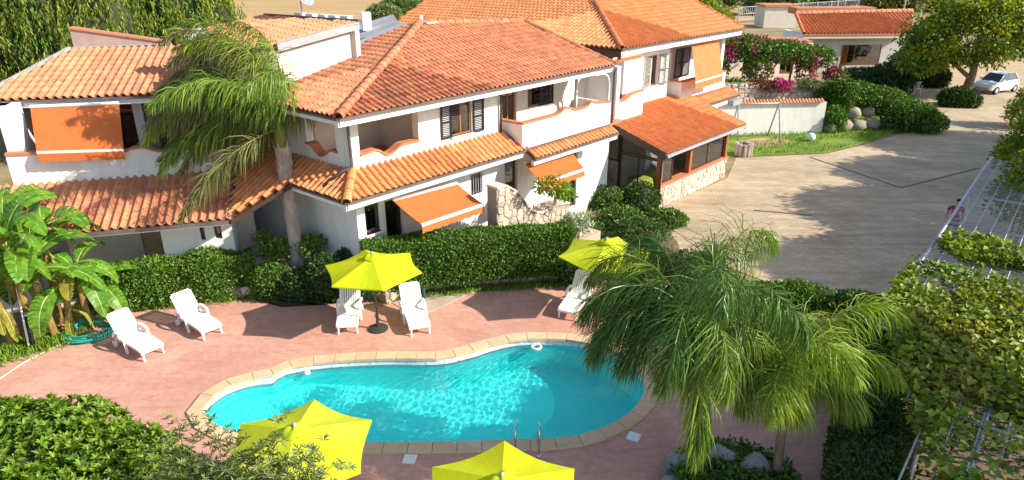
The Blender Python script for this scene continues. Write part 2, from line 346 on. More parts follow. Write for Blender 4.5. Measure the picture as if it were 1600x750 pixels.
def deck_mat():
    m, t, b = newmat('pink_stamped_concrete'); N = t.nodes; L = t.links
    g = N.new('ShaderNodeNewGeometry')
    def noise(s, d, ro=0.6, vec=None, dist=0.0):
        n = N.new('ShaderNodeTexNoise'); n.inputs['Scale'].default_value = s; n.inputs['Detail'].default_value = d; n.inputs['Roughness'].default_value = ro; n.inputs['Distortion'].default_value = dist
        L.new(vec or g.outputs['Position'], n.inputs[0]); return n.outputs[0]
    def ramp(i, p):
        r = N.new('ShaderNodeValToRGB'); L.new(i, r.inputs[0]); e = r.color_ramp.elements
        e[0].position, e[0].color = p[0][0], col4(p[0][1]); e[1].position, e[1].color = p[-1][0], col4(p[-1][1])
        for q in p[1:-1]:
            k = r.color_ramp.elements.new(q[0]); k.color = col4(q[1])
        return r.outputs[0]
    def mix(f, a, c, kind='MIX'):
        x = N.new('ShaderNodeMix'); x.data_type = 'RGBA'; x.blend_type = kind
        if hasattr(f, 'default_value'): L.new(f, x.inputs[0])
        else: x.inputs[0].default_value = f
        L.new(a, x.inputs[6]); L.new(c, x.inputs[7]); return x.outputs[2]
    base = ramp(noise(0.55, 8, 0.65, dist=0.6), [(0.3, (0.50, 0.245, 0.18)), (0.5, (0.60, 0.32, 0.235)), (0.72, (0.68, 0.405, 0.30))])
    fine = ramp(noise(7, 8, 0.7), [(0.3, (0.78, 0.76, 0.76)), (0.7, (1.06, 1.04, 1.03))])
    c = mix(1.0, base, fine, 'MULTIPLY')
    mp = N.new('ShaderNodeMapping'); mp.inputs['Scale'].default_value = (0.8, 4.0, 1); mp.inputs['Rotation'].default_value = (0, 0, radians(-28)); L.new(g.outputs['Position'], mp.inputs[0])
    st = ramp(noise(1.1, 10, 0.75, mp.outputs[0], 1.2), [(0.52, (0, 0, 0)), (0.64, (0.62, 0.62, 0.62))])
    dk = N.new('ShaderNodeRGB'); dk.outputs[0].default_value = (0.40, 0.15, 0.125, 1)
    c = mix(st, c, dk.outputs[0])
    st2 = ramp(noise(0.32, 6, 0.6), [(0.55, (0, 0, 0)), (0.72, (0.5, 0.5, 0.5))])
    gy = N.new('ShaderNodeRGB'); gy.outputs[0].default_value = (0.42, 0.30, 0.23, 1); c = mix(st2, c, gy.outputs[0])
    L.new(c, b.inputs['Base Color']); b.inputs['Roughness'].default_value = 0.75
    bp = N.new('ShaderNodeBump'); bp.inputs['Strength'].default_value = 0.35; bp.inputs['Distance'].default_value = 0.02; L.new(noise(5, 9, 0.75), bp.inputs['Height']); L.new(bp.outputs[0], b.inputs['Normal'])
    return m
def paver_mat():
    m, t, b = newmat('concrete_pavers'); N = t.nodes; L = t.links
    g = N.new('ShaderNodeNewGeometry'); mp = N.new('ShaderNodeMapping'); mp.inputs['Rotation'].default_value = (0, 0, radians(8)); L.new(g.outputs['Position'], mp.inputs[0])
    br = N.new('ShaderNodeTexBrick'); br.inputs['Scale'].default_value = 1.0; br.inputs['Brick Width'].default_value = 0.34; br.inputs['Row Height'].default_value = 0.17; br.inputs['Mortar Size'].default_value = 0.012
    br.inputs['Color1'].default_value = (0.47, 0.375, 0.255, 1); br.inputs['Color2'].default_value = (0.55, 0.45, 0.315, 1); br.inputs['Mortar'].default_value = (0.36, 0.27, 0.17, 1); L.new(mp.outputs[0], br.inputs[0])
    nz = N.new('ShaderNodeTexNoise'); nz.inputs['Scale'].default_value = 0.35; nz.inputs['Detail'].default_value = 9; nz.inputs['Roughness'].default_value = 0.7; L.new(g.outputs['Position'], nz.inputs[0])
    r = N.new('ShaderNodeValToRGB'); L.new(nz.outputs[0], r.inputs[0]); e = r.color_ramp.elements; e[0].position = 0.3; e[0].color = (0.66, 0.62, 0.58, 1); e[1].position = 0.65; e[1].color = (1.08, 1.06, 1.03, 1)
    mp2 = N.new('ShaderNodeMapping'); mp2.inputs['Scale'].default_value = (0.25, 1.9, 1); mp2.inputs['Rotation'].default_value = (0, 0, radians(6)); L.new(g.outputs['Position'], mp2.inputs[0])
    n3 = N.new('ShaderNodeTexNoise'); n3.inputs['Scale'].default_value = 1.4; n3.inputs['Detail'].default_value = 5; L.new(mp2.outputs[0], n3.inputs[0])
    r3 = N.new('ShaderNodeValToRGB'); L.new(n3.outputs[0], r3.inputs[0]); e = r3.color_ramp.elements; e[0].position = 0.35; e[0].color = (0.85, 0.83, 0.80, 1); e[1].position = 0.6; e[1].color = (1.04, 1.03, 1.02, 1)
    x = N.new('ShaderNodeMix'); x.data_type = 'RGBA'; x.blend_type = 'MULTIPLY'; x.inputs[0].default_value = 1; L.new(br.outputs[0], x.inputs[6]); L.new(r.outputs[0], x.inputs[7])
    x2 = N.new('ShaderNodeMix'); x2.data_type = 'RGBA'; x2.blend_type = 'MULTIPLY'; x2.inputs[0].default_value = 1; L.new(x.outputs[2], x2.inputs[6]); L.new(r3.outputs[0], x2.inputs[7])
    L.new(x2.outputs[2], b.inputs['Base Color']); b.inputs['Roughness'].default_value = 0.85
    bp = N.new('ShaderNodeBump'); bp.inputs['Strength'].default_value = 0.35; bp.inputs['Distance'].default_value = 0.01; L.new(br.outputs[1], bp.inputs['Height']); bp.invert = True; L.new(bp.outputs[0], b.inputs['Normal'])
    return m
M_soil = pm('garden_soil', (0.14, 0.09, 0.05), (0.22, 0.15, 0.09), 3, 0.95, 0.5)
M_path = pm('beige_path', (0.48, 0.38, 0.29), (0.40, 0.31, 0.23), 2, 0.9, 0.2)
M_sand = pm('sandy_gravel', (0.50, 0.36, 0.21), (0.38, 0.26, 0.15), 1.2, 0.95, 0.4, 20)
M_lawn = pm('lawn_ground', (0.13, 0.22, 0.022), (0.21, 0.26, 0.045), 1.1, 0.95, 0.5, 20)
big = [V3(-900, -60, 0), V3(900, -60, 0), V3(900, 1600, 0), V3(-900, 1600, 0)]
sheet('ground', big, ground_mat(), -0.04, hole=HOLE)
sheet('field', [V3(-260, 92, 0), V3(-20, 88, 0), V3(60, 110, 0), V3(400, 700, 0), V3(-700, 700, 0)], field_mat(), 0.0)
deck_begin()
deck_px = [(-60, 590), (20, 535), (80, 505), (160, 492), (225, 478), (395, 468), (440, 480), (510, 476), (600, 466), (660, 464), (725, 457), (890, 448), (1010, 452), (1150, 470), (1285, 500), (1300, 560), (1302, 680), (1306, 760)]
deck = [G(x, y) for x, y in deck_px]
for p in [V3(6.8, 6, 0), V3(-9.5, 6, 0), V3(-14, 12.0, 0)]: deck.append(p)
sheet('pool_deck', deck, deck_mat(), 0.0, hole=HOLE, thick=.7)
deck_end()
court_px = [(1020, 372), (1030, 322), (1136, 278), (1150, 246), (1290, 240), (1350, 226), (1420, 205), (1470, 180), (1500, 160), (1560, 138), (1640, 120), (1900, 118)]
court = [G(x, y) for x, y in court_px]+[V3(48, 40, 0), V3(26, 22, 0), V3(15, 14.2, 0), V3(8.1, 14.2, 0), G(1330, 470), G(1200, 440)]
sheet('courtyard', court, paver_mat(), -0.02)
lawn_px = [(1128, 247), (1150, 244.5), (1290, 238.5), (1350, 224), (1410, 203), (1455, 175), (1430, 150), (1290, 150), (1270, 195), (1120, 205)]
sheet('lawn', [G(x, y) for x, y in lawn_px], M_lawn, -0.012)
sheet('sand_patch', [G(x, y, 0) for x, y in [(1150, 222), (1180, 216), (1225, 216), (1238, 221), (1215, 228), (1160, 230)]], M_sand, -0.004)
sheet('dirt_yard', [G(x, y, 0) for x, y in [(1425, 152), (1470, 176), (1520, 158), (1580, 134), (1700, 118), (1700, 92), (1380, 100)]], M_sand, -0.008)
# drain channels across the courtyard
b = MB()
for a, c in [((1265, 245), (1408, 293)), ((1408, 293), (1530, 262)), ((1178, 328), (1268, 336))]:
    p, q = G(*a), G(*c); d = unit(q-p); e = V3(-d[1], d[0], 0)*0.05
    b.box(p-e+UP*-0.016, (q-p), 2*e, UP*0.006)
tag(b.build('drain_channel', M_iron), kind='structure')
# ------------------------------------------------------------------ swimming pool
deck_begin()
pool = thing('swimming_pool', 'kidney shaped turquoise swimming pool with sand coloured coping set in the pink deck', 'swimming pool', (-1.5, 14.2, 0))
M_basin = pm('pool_liner', (0.075, 0.92, 0.89), (0.06, 0.88, 0.86), 2, 0.6)
M_band = None
def band_mat():
    m, t, b = newmat('mosaic_band'); N = t.nodes; L = t.links
    g = N.new('ShaderNodeNewGeometry'); v = N.new('ShaderNodeTexVoronoi'); v.inputs['Scale'].default_value = 14; L.new(g.outputs['Position'], v.inputs['Vector'])
    r = N.new('ShaderNodeValToRGB'); L.new(v.outputs['Color'], r.inputs[0]); e = r.color_ramp.elements; e[0].color = (0.40, 0.50, 0.66, 1); e[1].color = (0.80, 0.80, 0.82, 1); e[1].position = 0.5
    L.new(r.outputs[0], b.inputs['Base Color']); b.inputs['Roughness'].default_value = 0.35; return m
def depth(x, y):
    return 0.62 + 0.95*min(1.0, max(0.0, (x+6.3)/3.4))
POOLC = [p.copy() for p in POOL]; xs = [p[0] for p in POOL]; ys = [p[1] for p in POOL]
b = MB(); n = len(POOL)
for i in range(n):
    p, q = POOL[i], POOL[(i+1) % n]; dp, dq = depth(*p[:2]), depth(*q[:2])
    b.face([(q[0], q[1], 0.02), (p[0], p[1], 0.02), (p[0], p[1], -dp-.2), (q[0], q[1], -dq-.2)])
gx = np.arange(min(xs)-.4, max(xs)+.5, 0.4); gy = np.arange(min(ys)-.4, max(ys)+.5, 0.4)
for i in range(len(gx)-1):
    for j in range(len(gy)-1):
        P = [(gx[i], gy[j]), (gx[i+1], gy[j]), (gx[i+1], gy[j+1]), (gx[i], gy[j+1])]
        if any(inside(HOLE, *k) for k in P): b.face([(x, y, -depth(x, y)) for x, y in P])
b.build('basin', M_basin, pool)
b = MB(); inn = offset_closed(POOL, -0.006)
for i in range(n):
    p, q = inn[i], inn[(i+1) % n]; b.face([(q[0], q[1], 0.0), (p[0], p[1], 0.0), (p[0], p[1], -.30), (q[0], q[1], -.30)])
b.build('mosaic_band', band_mat(), pool)
# coping: one stone after another round the rim
inner = resample_closed(offset_closed(POOL, -0.03), 0.50); outer = [None]*len(inner)
no = len(inner)
for i in range(no):
    t = unit(inner[(i+1) % no]-inner[i-1]); outer[i] = inner[i]+np.array([t[1], -t[0], 0])*0.33
M_coping = pm('sandstone_coping', (0.64, 0.455, 0.27), (0.56, 0.385, 0.225), 4, 0.8, 0.2, 30, c3=(0.68, 0.50, 0.32), island=0.06)
for i in range(no):
    j = (i+1) % no; g_ = 0.004
    p, q, r_, s_ = inner[i], inner[j], outer[j], outer[i]
    p, q, r_, s_ = p+(q-p)*g_/.5, q-(q-p)*g_/.5, r_-(r_-s_)*g_/.5, s_+(r_-s_)*g_/.5
    b = MB(); zt = 0.045+random.uniform(-.004, .004); c_ = (p+q+r_+s_)/4; k = 0.98
    lo = [np.array([a[0], a[1], -0.03]) for a in (p, s_, r_, q)]; mid = [np.array([a[0], a[1], zt-.012]) for a in (p, s_, r_, q)]; hi = [np.array([c_[0]+(a[0]-c_[0])*k, c_[1]+(a[1]-c_[1])*k, zt]) for a in (p, s_, r_, q)]
    b.mesh(lo+mid+hi, [(3, 2, 1, 0)]+[(a, (a+1) % 4, 4+(a+1) % 4, 4+a) for a in range(4)]+[(4+a, 4+(a+1) % 4, 8+(a+1) % 4, 8+a) for a in range(4)]+[(8, 9, 10, 11)])
    for f in range(len(b.f)): b.f[f] = b.f[f][::-1]
    b.build('coping_stone', M_coping, pool)
# water
WZ = -0.16
def water():
    m, t, b = newmat('pool_water'); N = t.nodes; L = t.links
    g = N.new('ShaderNodeNewGeometry')
    b.inputs['Base Color'].default_value = (0.80, 0.985, 0.99, 1); b.inputs['Roughness'].default_value = 0.0
    b.inputs['IOR'].default_value = 1.33; b.inputs['Transmission Weight'].default_value = 1.0
    return m
st = 0.022; gx = np.arange(min(xs)-.1, max(xs)+.15, st); gy = np.arange(min(ys)-.1, max(ys)+.15, st)
X, Y = np.meshgrid(gx, gy, indexing='ij')
rw = np.random.default_rng(5); Z = np.zeros_like(X)
for k in range(46):
    lam = rw.uniform(0.10, 0.30); an = rw.uniform(0, 2*pi); Z += lam*0.0042*np.sin((X*cos(an)+Y*sin(an))*2*pi/lam+rw.uniform(0, 6.3))
Z = Z*0.17+WZ
hole2 = offset_closed(POOL, 0.04); msk = np.zeros(X.shape, bool)
hp = np.array(hole2)
def inside_np(poly, X, Y):
    c = np.zeros(X.shape, bool); j = len(poly)-1
    for i in range(len(poly)):
        xi, yi = poly[i][:2]; xj, yj = poly[j][:2]
        with np.errstate(divide='ignore', invalid='ignore'): k = ((yi > Y) != (yj > Y)) & (X < (xj-xi)*(Y-yi)/(yj-yi+1e-12)+xi)
        c ^= k; j = i
    return c
msk = inside_np(hp, X, Y); idx = np.arange(X.size).reshape(X.shape)
cell = msk[:-1, :-1] | msk[1:, :-1] | msk[1:, 1:] | msk[:-1, 1:]
F = np.stack([idx[:-1, :-1][cell], idx[1:, :-1][cell], idx[1:, 1:][cell], idx[:-1, 1:][cell]], 1)
used, inv = np.unique(F, return_inverse=True); Vw = np.stack([X.ravel(), Y.ravel(), Z.ravel()], 1)[used]
wat = raw_mesh('water', Vw, inv.reshape(F.shape), water(), pool, 4); wat.data.polygons.foreach_set('use_smooth', [True]*len(F))
wat.cycles.is_caustics_caster = True
for o in pool.children:
    if o.name.startswith('basin'): o.cycles.is_caustics_receiver = True
sl.cycles.is_caustics_light = True
# ladder rails, lids, floats
lad = thing('pool_ladder', 'pair of shiny steel ladder rails hooked over the near edge of the pool', 'pool ladder', G(825, 700))
for px in (805, 842):
    a = G(px, 712, 0.03); d = V3(0, 1, 0); prof = [(0, 0), (0, .35), (.03, .52), (.12, .62), (.24, .62), (.33, .52), (.37, .35), (.38, -.15), (.38, -.8)]
    b = MB(); b.tube(smooth_open([a+d*x+UP*z for x, z in prof], 5), 0.022, 8); b.lathe(a, [(0.05, 0), (0.05, .015), (0.0, .015)], 12)
    b.build('rail', M_steel, lad, True)
b = MB()
for z in (-.35, -.6): b.box(G(805, 712, 0)+V3(0, .36, z), G(842, 712, 0)-G(805, 712, 0), V3(0, .08, 0), UP*.03)
b.build('step', M_plastic, lad)
for (px, py, lab) in [(640, 718, 'white square skimmer lid in the deck beside the near lime umbrella'), (990, 683, 'white square skimmer lid in the deck right of the pool')]:
    c = G(px, py, 0.0); b = MB(); d = unit(V3(1, -.1 if px < 800 else -.5, 0)); b.cbox(c+UP*.012, .26, .26, .022, 0, d); b.cbox(c+UP*.027, .2, .2, .006, 0, d)
    tag(b.build('skimmer_lid', M_plastic, origin=c), lab, 'pool lid', 'skimmer lids in the deck')
c = G(838, 543, WZ); b = MB()
b.tube([c+V3(.12*cos(a), .12*sin(a), .02) for a in np.linspace(0, 2*pi, 20)], 0.035, 8); tag(b.build('floating_ring', M_plastic, smooth=True, origin=c), 'small white ring floating near the far edge of the pool', 'float')
c = G(480, 583, WZ); b = MB(); b.lathe(c+UP*.0, [(0, .05), (.06, .05), (.08, .02), (.08, -.02)], 12); tag(b.build('chlorine_float', M_plastic, smooth=True, origin=c), 'tiny white float in the water by the left curve of the far edge', 'float')
deck_end()
# ================================================================== BUILDINGS
u = azv(42.5); w = azv(-47.5); wl = azv(-51)
C0 = V3(-4.406, 17.991, 0)
def Lc(s, t, z=0.0): return C0+u*s+w*t+UP*z
def F(px, py, t=0.0):                                      # pixel -> (s, z) on the facade plane at depth t
    p = Wp(px, py, Lc(0, t), u); return (float((p-C0)@u), float(p[2]))
def wall(parent, name, mat, P, d, length, z0, z1, thick, n, openings=()):
    """wall with real openings; n = outward normal, openings (a0, a1, z0, z1)"""
    d = unit(d); n = unit(n); P = np.array(P, float); P[2] = 0
    xs = sorted({0.0, length, *[min(max(o[0], 0), length) for o in openings], *[min(max(o[1], 0), length) for o in openings]})
    zs = sorted({z0, z1, *[min(max(o[2], z0), z1) for o in openings], *[min(max(o[3], z0), z1) for o in openings]})
    def solid(i, j):
        if i < 0 or j < 0 or i >= len(xs)-1 or j >= len(zs)-1: return False
        x, z = (xs[i]+xs[i+1])/2, (zs[j]+zs[j+1])/2
        return not any(o[0] < x < o[1] and o[2] < z < o[3] for o in openings)
    b = MB(); pt = lambda x, z, k: P+d*x+UP*z-n*(thick*k)
    fl = np.dot(np.cross(d, UP), n) < 0
    def q(a): b.face(a[::-1] if fl else a)
    for i in range(len(xs)-1):
        for j in range(len(zs)-1):
            if not solid(i, j): continue
            x0, x1, a, c = xs[i], xs[i+1], zs[j], zs[j+1]
            q([pt(x0, a, 0), pt(x1, a, 0), pt(x1, c, 0), pt(x0, c, 0)]); q([pt(x0, a, 1), pt(x0, c, 1), pt(x1, c, 1), pt(x1, a, 1)])
            if not solid(i-1, j): q([pt(x0, a, 0), pt(x0, c, 0), pt(x0, c, 1), pt(x0, a, 1)])
            if not solid(i+1, j): q([pt(x1, a, 0), pt(x1, a, 1), pt(x1, c, 1), pt(x1, c, 0)])
            if not solid(i, j-1): q([pt(x0, a, 0), pt(x0, a, 1), pt(x1, a, 1), pt(x1, a, 0)])
            if not solid(i, j+1): q([pt(x0, c, 0), pt(x1, c, 0), pt(x1, c, 1), pt(x0, c, 1)])
    return b.build(name, mat, parent)
def parapet(parent, P, d, n, pts, zb, thick=0.16, wm=None, name='parapet'):
    """low wall whose top follows pts (s, z); terracotta cap on top"""
    d = unit(d); n = unit(n); P = np.array(P, float); P[2] = 0
    T = smooth_open([V3(s_, z, 0) for s_, z in pts], 6) if len(pts) > 2 else [V3(*pts[0], 0), V3(*pts[1], 0)]
    b = MB(); c = MB()
    for A, B in zip(T[:-1], T[1:]):
        o = P+d*A[0]; e = d*(B[0]-A[0]); k = -n*thick
        f = lambda x, y, z: P+d*x+k*y+UP*z
        b.face([f(A[0], 0, zb), f(B[0], 0, zb), f(B[0], 0, B[1]), f(A[0], 0, A[1])]); b.face([f(A[0], 1, zb), f(A[0], 1, A[1]), f(B[0], 1, B[1]), f(B[0], 1, zb)])
        b.face([f(A[0], 0, A[1]), f(B[0], 0, B[1]), f(B[0], 1, B[1]), f(A[0], 1, A[1])])
        lo, hi = -.25, 1.25
        for (y0, z0, y1, z1) in ((lo, .003, lo, .06), (lo, .06, hi, .06), (hi, .06, hi, .003), (hi, .003, lo, .003)):
            c.face([f(A[0], y0, A[1]+z0), f(B[0], y0, B[1]+z0), f(B[0], y1, B[1]+z1), f(A[0], y1, A[1]+z1)])
    for X in (T[0], T[-1]):
        g = lambda y, z: P+d*X[0]-n*thick*y+UP*z
        b.face([g(0, zb), g(1, zb), g(1, X[1]), g(0, X[1])]); c.face([g(-.25, X[1]+.003), g(1.25, X[1]+.003), g(1.25, X[1]+.06), g(-.25, X[1]+.06)])
    o = b.build(name, wm or M_white, parent); c.build('parapet_cap', M_terra, o); return o
# ---- roof tiles
_tm = {}
def tile_mesh(W, H, mat):
    key = (W, H, mat.name)
    if key in _tm: return _tm[key]
    prof = [(0.0, 0.012), (0.09, 0.055), (0.26, 0.082), (0.43, 0.055), (0.54, 0.012), (0.77, 0.0), (1.0, 0.012)]
    vs, fs = [], []
    for x, z in prof: vs.append((x*W*1.02, -0.02, z*W/0.22+0.030))
    for x, z in prof: vs.append((x*W*1.02, H*1.06, z*W/0.22+0.004))
    for x, z in prof: vs.append((x*W*1.02, -0.02, z*W/0.22-0.001))
    n = len(prof)
    for i in range(n-1): fs.append((i, i+1, n+i+1, n+i)); fs.append((2*n+i, 2*n+i+1, i+1, i))
    me = bpy.data.meshes.new('roof_tile'); me.from_pydata(vs, [], fs); me.materials.append(mat); me.update()
    _tm[key] = (me, np.array(vs), fs); return _tm[key]
def plane_basis(poly, up):
    P = [np.array(p, float) for p in poly]; n = np.zeros(3)
    for i in range(len(P)): n += np.cross(P[i]-P[0], P[(i+1) % len(P)]-P[0])
    n = unit(n); n = n if n[2] > 0 else -n
    g = unit(np.array(up, float)-n*np.dot(up, n)); e = np.cross(g, n); return n, g, e
class Roofs:
    def __init__(s, house): s.h = house; s.t = []
    def plane(s, poly, up, mat, W=0.22, H=0.37, thick=0.10, name='roof', b0=None, under=None):
        n, g, e = plane_basis(poly, up); P = [np.array(p, float) for p in poly]
        o = P[0]; q = [((p-o)@e, (p-o)@g) for p in P]
        b = MB(); m = len(P); cen = sum(P)/m
        top = [p-n*0.005 for p in P]; bot = [p-n*thick for p in P]
        ar = sum((q[i][0]*q[(i+1) % m][1]-q[(i+1) % m][0]*q[i][1]) for i in range(m))
        if ar < 0: top, bot = top[::-1], bot[::-1]
        b.face(top); b.face(bot[::-1])
        for i in range(m): b.face([bot[i], bot[(i+1) % m], top[(i+1) % m], top[i]])
        r = b.build(name, under or M_under, s.h)
        a0 = min(x for x, y in q); a1 = max(x for x, y in q); bb0 = min(y for x, y in q) if b0 is None else b0; b1 = max(y for x, y in q)
        ja = np.arange(a0, a1, W); jb = np.arange(bb0, b1, H)
        for y in jb:
            for x in ja:
                if inside(q, x+W*.4, y+H*.5) : s.t.append((r, o+e*x+g*y, (e, g, n), (W, H, mat)))
        return r
    def finish(s, cap=300):
        cam_ = V3(0, 0, CAM_H); s.t.sort(key=lambda t: np.linalg.norm(t[1]-cam_))
        rest = {}
        for k, (r, p, (e, g, n), (W, H, mat)) in enumerate(s.t):
            me, vs, fs = tile_mesh(W, H, mat)
            sg = random.gauss(0, .008); e2 = unit(e+g*sg); g2 = unit(g-e*sg); p2 = p+n*random.uniform(0, .008)+g*random.uniform(-.012, .012)
            if k < cap:
                o = bpy.data.objects.new('roof_tile', me); COL.objects.link(o); o.parent = r
                M = Matrix.Identity(4); off = np.array(wpos(r))
                for i in range(3): M[i][0], M[i][1], M[i][2], M[i][3] = e2[i], g2[i], n[i], p2[i]-off[i]
                o.matrix_local = M
            else:
                rest.setdefault((r.name, mat.name), (r, mat, []))[2].append(p2+vs[:, :1]*e2+vs[:, 1:2]*g2+vs[:, 2:3]*n)
        for r, mat, arr in rest.values():
            fs = np.array(tile_mesh(.22, .37, mat)[2]); nv = len(arr[0])
            o = raw_mesh('roof_tiles', np.concatenate(arr), np.concatenate([fs+nv*i for i in range(len(arr))]), mat, r, 4); o['kind'] = 'stuff'
    def ridge(s, p, q, mat, rad=0.12, step=0.36, parent=None):
        p, q = np.array(p, float), np.array(q, float); L = np.linalg.norm(q-p); m = max(1, int(L/step)); d = (q-p)/m
        g = unit(q-p); e = unit(np.cross(g, UP)); n = np.cross(e, g)
        for i in range(m):
            b = MB(); a = p+d*i-g*0.02; c = p+d*(i+1)+g*0.03; K = 7
            A = [a+rad*1.06*(cos(t)*e+sin(t)*n)+n*.01 for t in np.linspace(-.15, pi+.15, K)]; Cc = [c+rad*.92*(cos(t)*e+sin(t)*n) for t in np.linspace(-.15, pi+.15, K)]
            A2 = [a+(rad-.02)*(cos(t)*e+sin(t)*n)+n*.01 for t in np.linspace(-.15, pi+.15, K)]
            b.mesh(A+Cc+A2, [(k+1, k, K+k, K+k+1) for k in range(K-1)]+[(k, k+1, 2*K+k+1, 2*K+k) for k in range(K-1)])
            b.build('ridge_tile', mat, parent or s.h)
def eave(parent, p, q, out, hw=0.20, drop=0.03, gut=0.06):
    """white fascia board under the eave line p-q and a dark gutter in front; out = outward horizontal"""
    p, q, out = np.array(p, float), np.array(q, float), unit(out); d = q-p
    b = MB(); b.box(p-out*.16-UP*(drop+hw+gut), d, out*.12, UP*hw); b.build('fascia_board', M_fascia, parent)
    b = MB(); b.box(p-out*.03-UP*(drop+gut*.9), d, out*.08, UP*gut); b.build('gutter', M_gutter, parent)
def slats(b, o, a, h, n, depth=0.02, mi=0):
    """louvres in a rectangle: o corner, a across, h up vector"""
    a = np.array(a); hh = np.linalg.norm(h); k = max(3, int(hh/0.055)); nn = unit(n)
    for i in range(k):
        z = np.array(h)*(i+.15)/k; b.box(o+z-nn*depth*.5, a, np.array(h)/k*.55+nn*depth, nn*.006, mi)
def shutter(parent, o, a, hgt, n, mat=None):
    """louvred leaf: bottom corner o, across a, height, face normal n"""
    a = np.array(a, float); L = np.linalg.norm(a); ua = a/L; n = unit(n); b = MB(); t = n*.035
    for (x, z, wx, wz) in ((0, 0, .05, hgt), (L-.05, 0, .05, hgt), (.052, 0, L-.104, .06), (.052, hgt-.06, L-.104, .06), (.052, hgt*.48, L-.104, .05)):
        b.box(o+ua*x+UP*z, ua*wx, UP*wz, t)
    slats(b, o+ua*.055+UP*.07+n*.017, ua*(L-.11), UP*(hgt-.14), n)
    return b.build('shutter', mat or M_shut, parent)
def window(parent, o, d, n, W, H, mat=None, mull=1, glass=None, recess=0.10, back=True, name='window', sill=False, bars=0):
    """frame, panes and dark room behind; o = bottom-left corner of the opening on the wall face"""
    o = np.array(o, float); d = unit(d); n = unit(n); b = MB(); f = .055; p = o-n*recess
    for (x, z, wx, wz) in ((0, 0, f, H), (W-f, 0, f, H), (f+.001, 0, W-2*f-.002, f), (f+.001, H-f, W-2*f-.002, f)): b.box(p+d*x+UP*z, d*wx, UP*wz, -n*.06)
    for k in range(mull): b.box(p+d*(W*(k+1)/(mull+1)-f/2)+UP*(f+.002), d*f, UP*(H-2*f-.004), -n*.055)
    fr = b.build(name, mat or M_brown, parent)
    for k in range(mull+1):
        x0 = f+.002 if k == 0 else W*k/(mull+1)+f/2+.002; x1 = W-f-.002 if k == mull else W*(k+1)/(mull+1)-f/2-.002
        g = MB(); g.box(p+d*x0+UP*(f+.002)-n*.02, d*(x1-x0), UP*(H-2*f-.004), -n*.008); g.build('pane', glass or M_glass, fr)
    if bars:
        g = MB()
        for k in range(bars): g.box(o+d*(W*(k+.5)/bars-.01)-n*.03, d*.02, UP*H, -n*.02)
        g.build('window_bars', M_galv, fr)
    if back:
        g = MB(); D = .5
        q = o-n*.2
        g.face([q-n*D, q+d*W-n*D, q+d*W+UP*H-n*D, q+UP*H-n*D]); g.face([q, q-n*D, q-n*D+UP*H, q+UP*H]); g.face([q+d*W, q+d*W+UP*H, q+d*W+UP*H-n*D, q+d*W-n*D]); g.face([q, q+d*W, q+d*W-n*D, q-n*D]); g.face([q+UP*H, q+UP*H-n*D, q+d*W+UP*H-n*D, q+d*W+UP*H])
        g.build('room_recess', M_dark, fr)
    if sill:
        g = MB(); g.box(o-d*.05-UP*.05+n*.08, d*(W+.1), UP*.05, -n*.2); g.build('sill', M_terra if sill == 2 else M_fascia, fr)
    return fr
def awning(parent, tl, tr, br, bl, mat=None, val=0.22, sag=0.03, arms=True, scal=8):
    """canvas from tl-tr on the wall down to bl-br, white front bar and a hanging valance"""
    tl, tr, br, bl = (np.array(p, float) for p in (tl, tr, br, bl)); mat = mat or M_awn
    b = MB(); K = 6; n = unit(np.cross(tr-tl, bl-tl)); n = n if n[2] > 0 else -n; th = n*.006; Q = []
    for i in range(K+1):
        t = i/K; s_ = -UP*sag*4*t*(1-t); Q.append((tl+(bl-tl)*t+s_, tr+(br-tr)*t+s_))
    for i in range(K):
        a, c = Q[i], Q[i+1]; b.face([a[0], c[0], c[1], a[1]]); b.face([a[0]-th, a[1]-th, c[1]-th, c[0]-th])
    aw = b.build('awning', mat, parent, True)
    g = MB(); g.box(bl-UP*.05, br-bl, unit(bl-tl)*.06+V3(0, 0, .0), UP*.06); g.build('front_bar', M_alu, aw)
    g = MB(); dirv = br-bl; m = scal*4; o = unit(bl-tl); o[2] = 0; o = unit(o)*.05
    for i in range(m):
        z0 = val*(1-.12*abs(sin(pi*scal*i/m))); z1 = val*(1-.12*abs(sin(pi*scal*(i+1)/m)))
        p, q = bl+dirv*i/m+o-UP*.05, bl+dirv*(i+1)/m+o-UP*.05; sw = V3(0, 0, 0)
        g.face([p, q, q-UP*z1, p-UP*z0]); 
    g.build('valance', mat, aw)
    g = MB(); g.tube([tl+UP*.02, tr+UP*.02], .05, 8); g.build('roller', M_alu, aw)
    if arms:
        g = MB()
        for k in (.08, .92):
            p = tl+(tr-tl)*k-UP*.08; q = bl+(br-bl)*k-UP*.06; mid = (p+q)/2+unit(tr-tl)*(.25 if k < .5 else -.25)-UP*.05; g.tube([p, mid, q], .018, 6)
        g.build('folding_arm', M_alu, aw)
    return aw
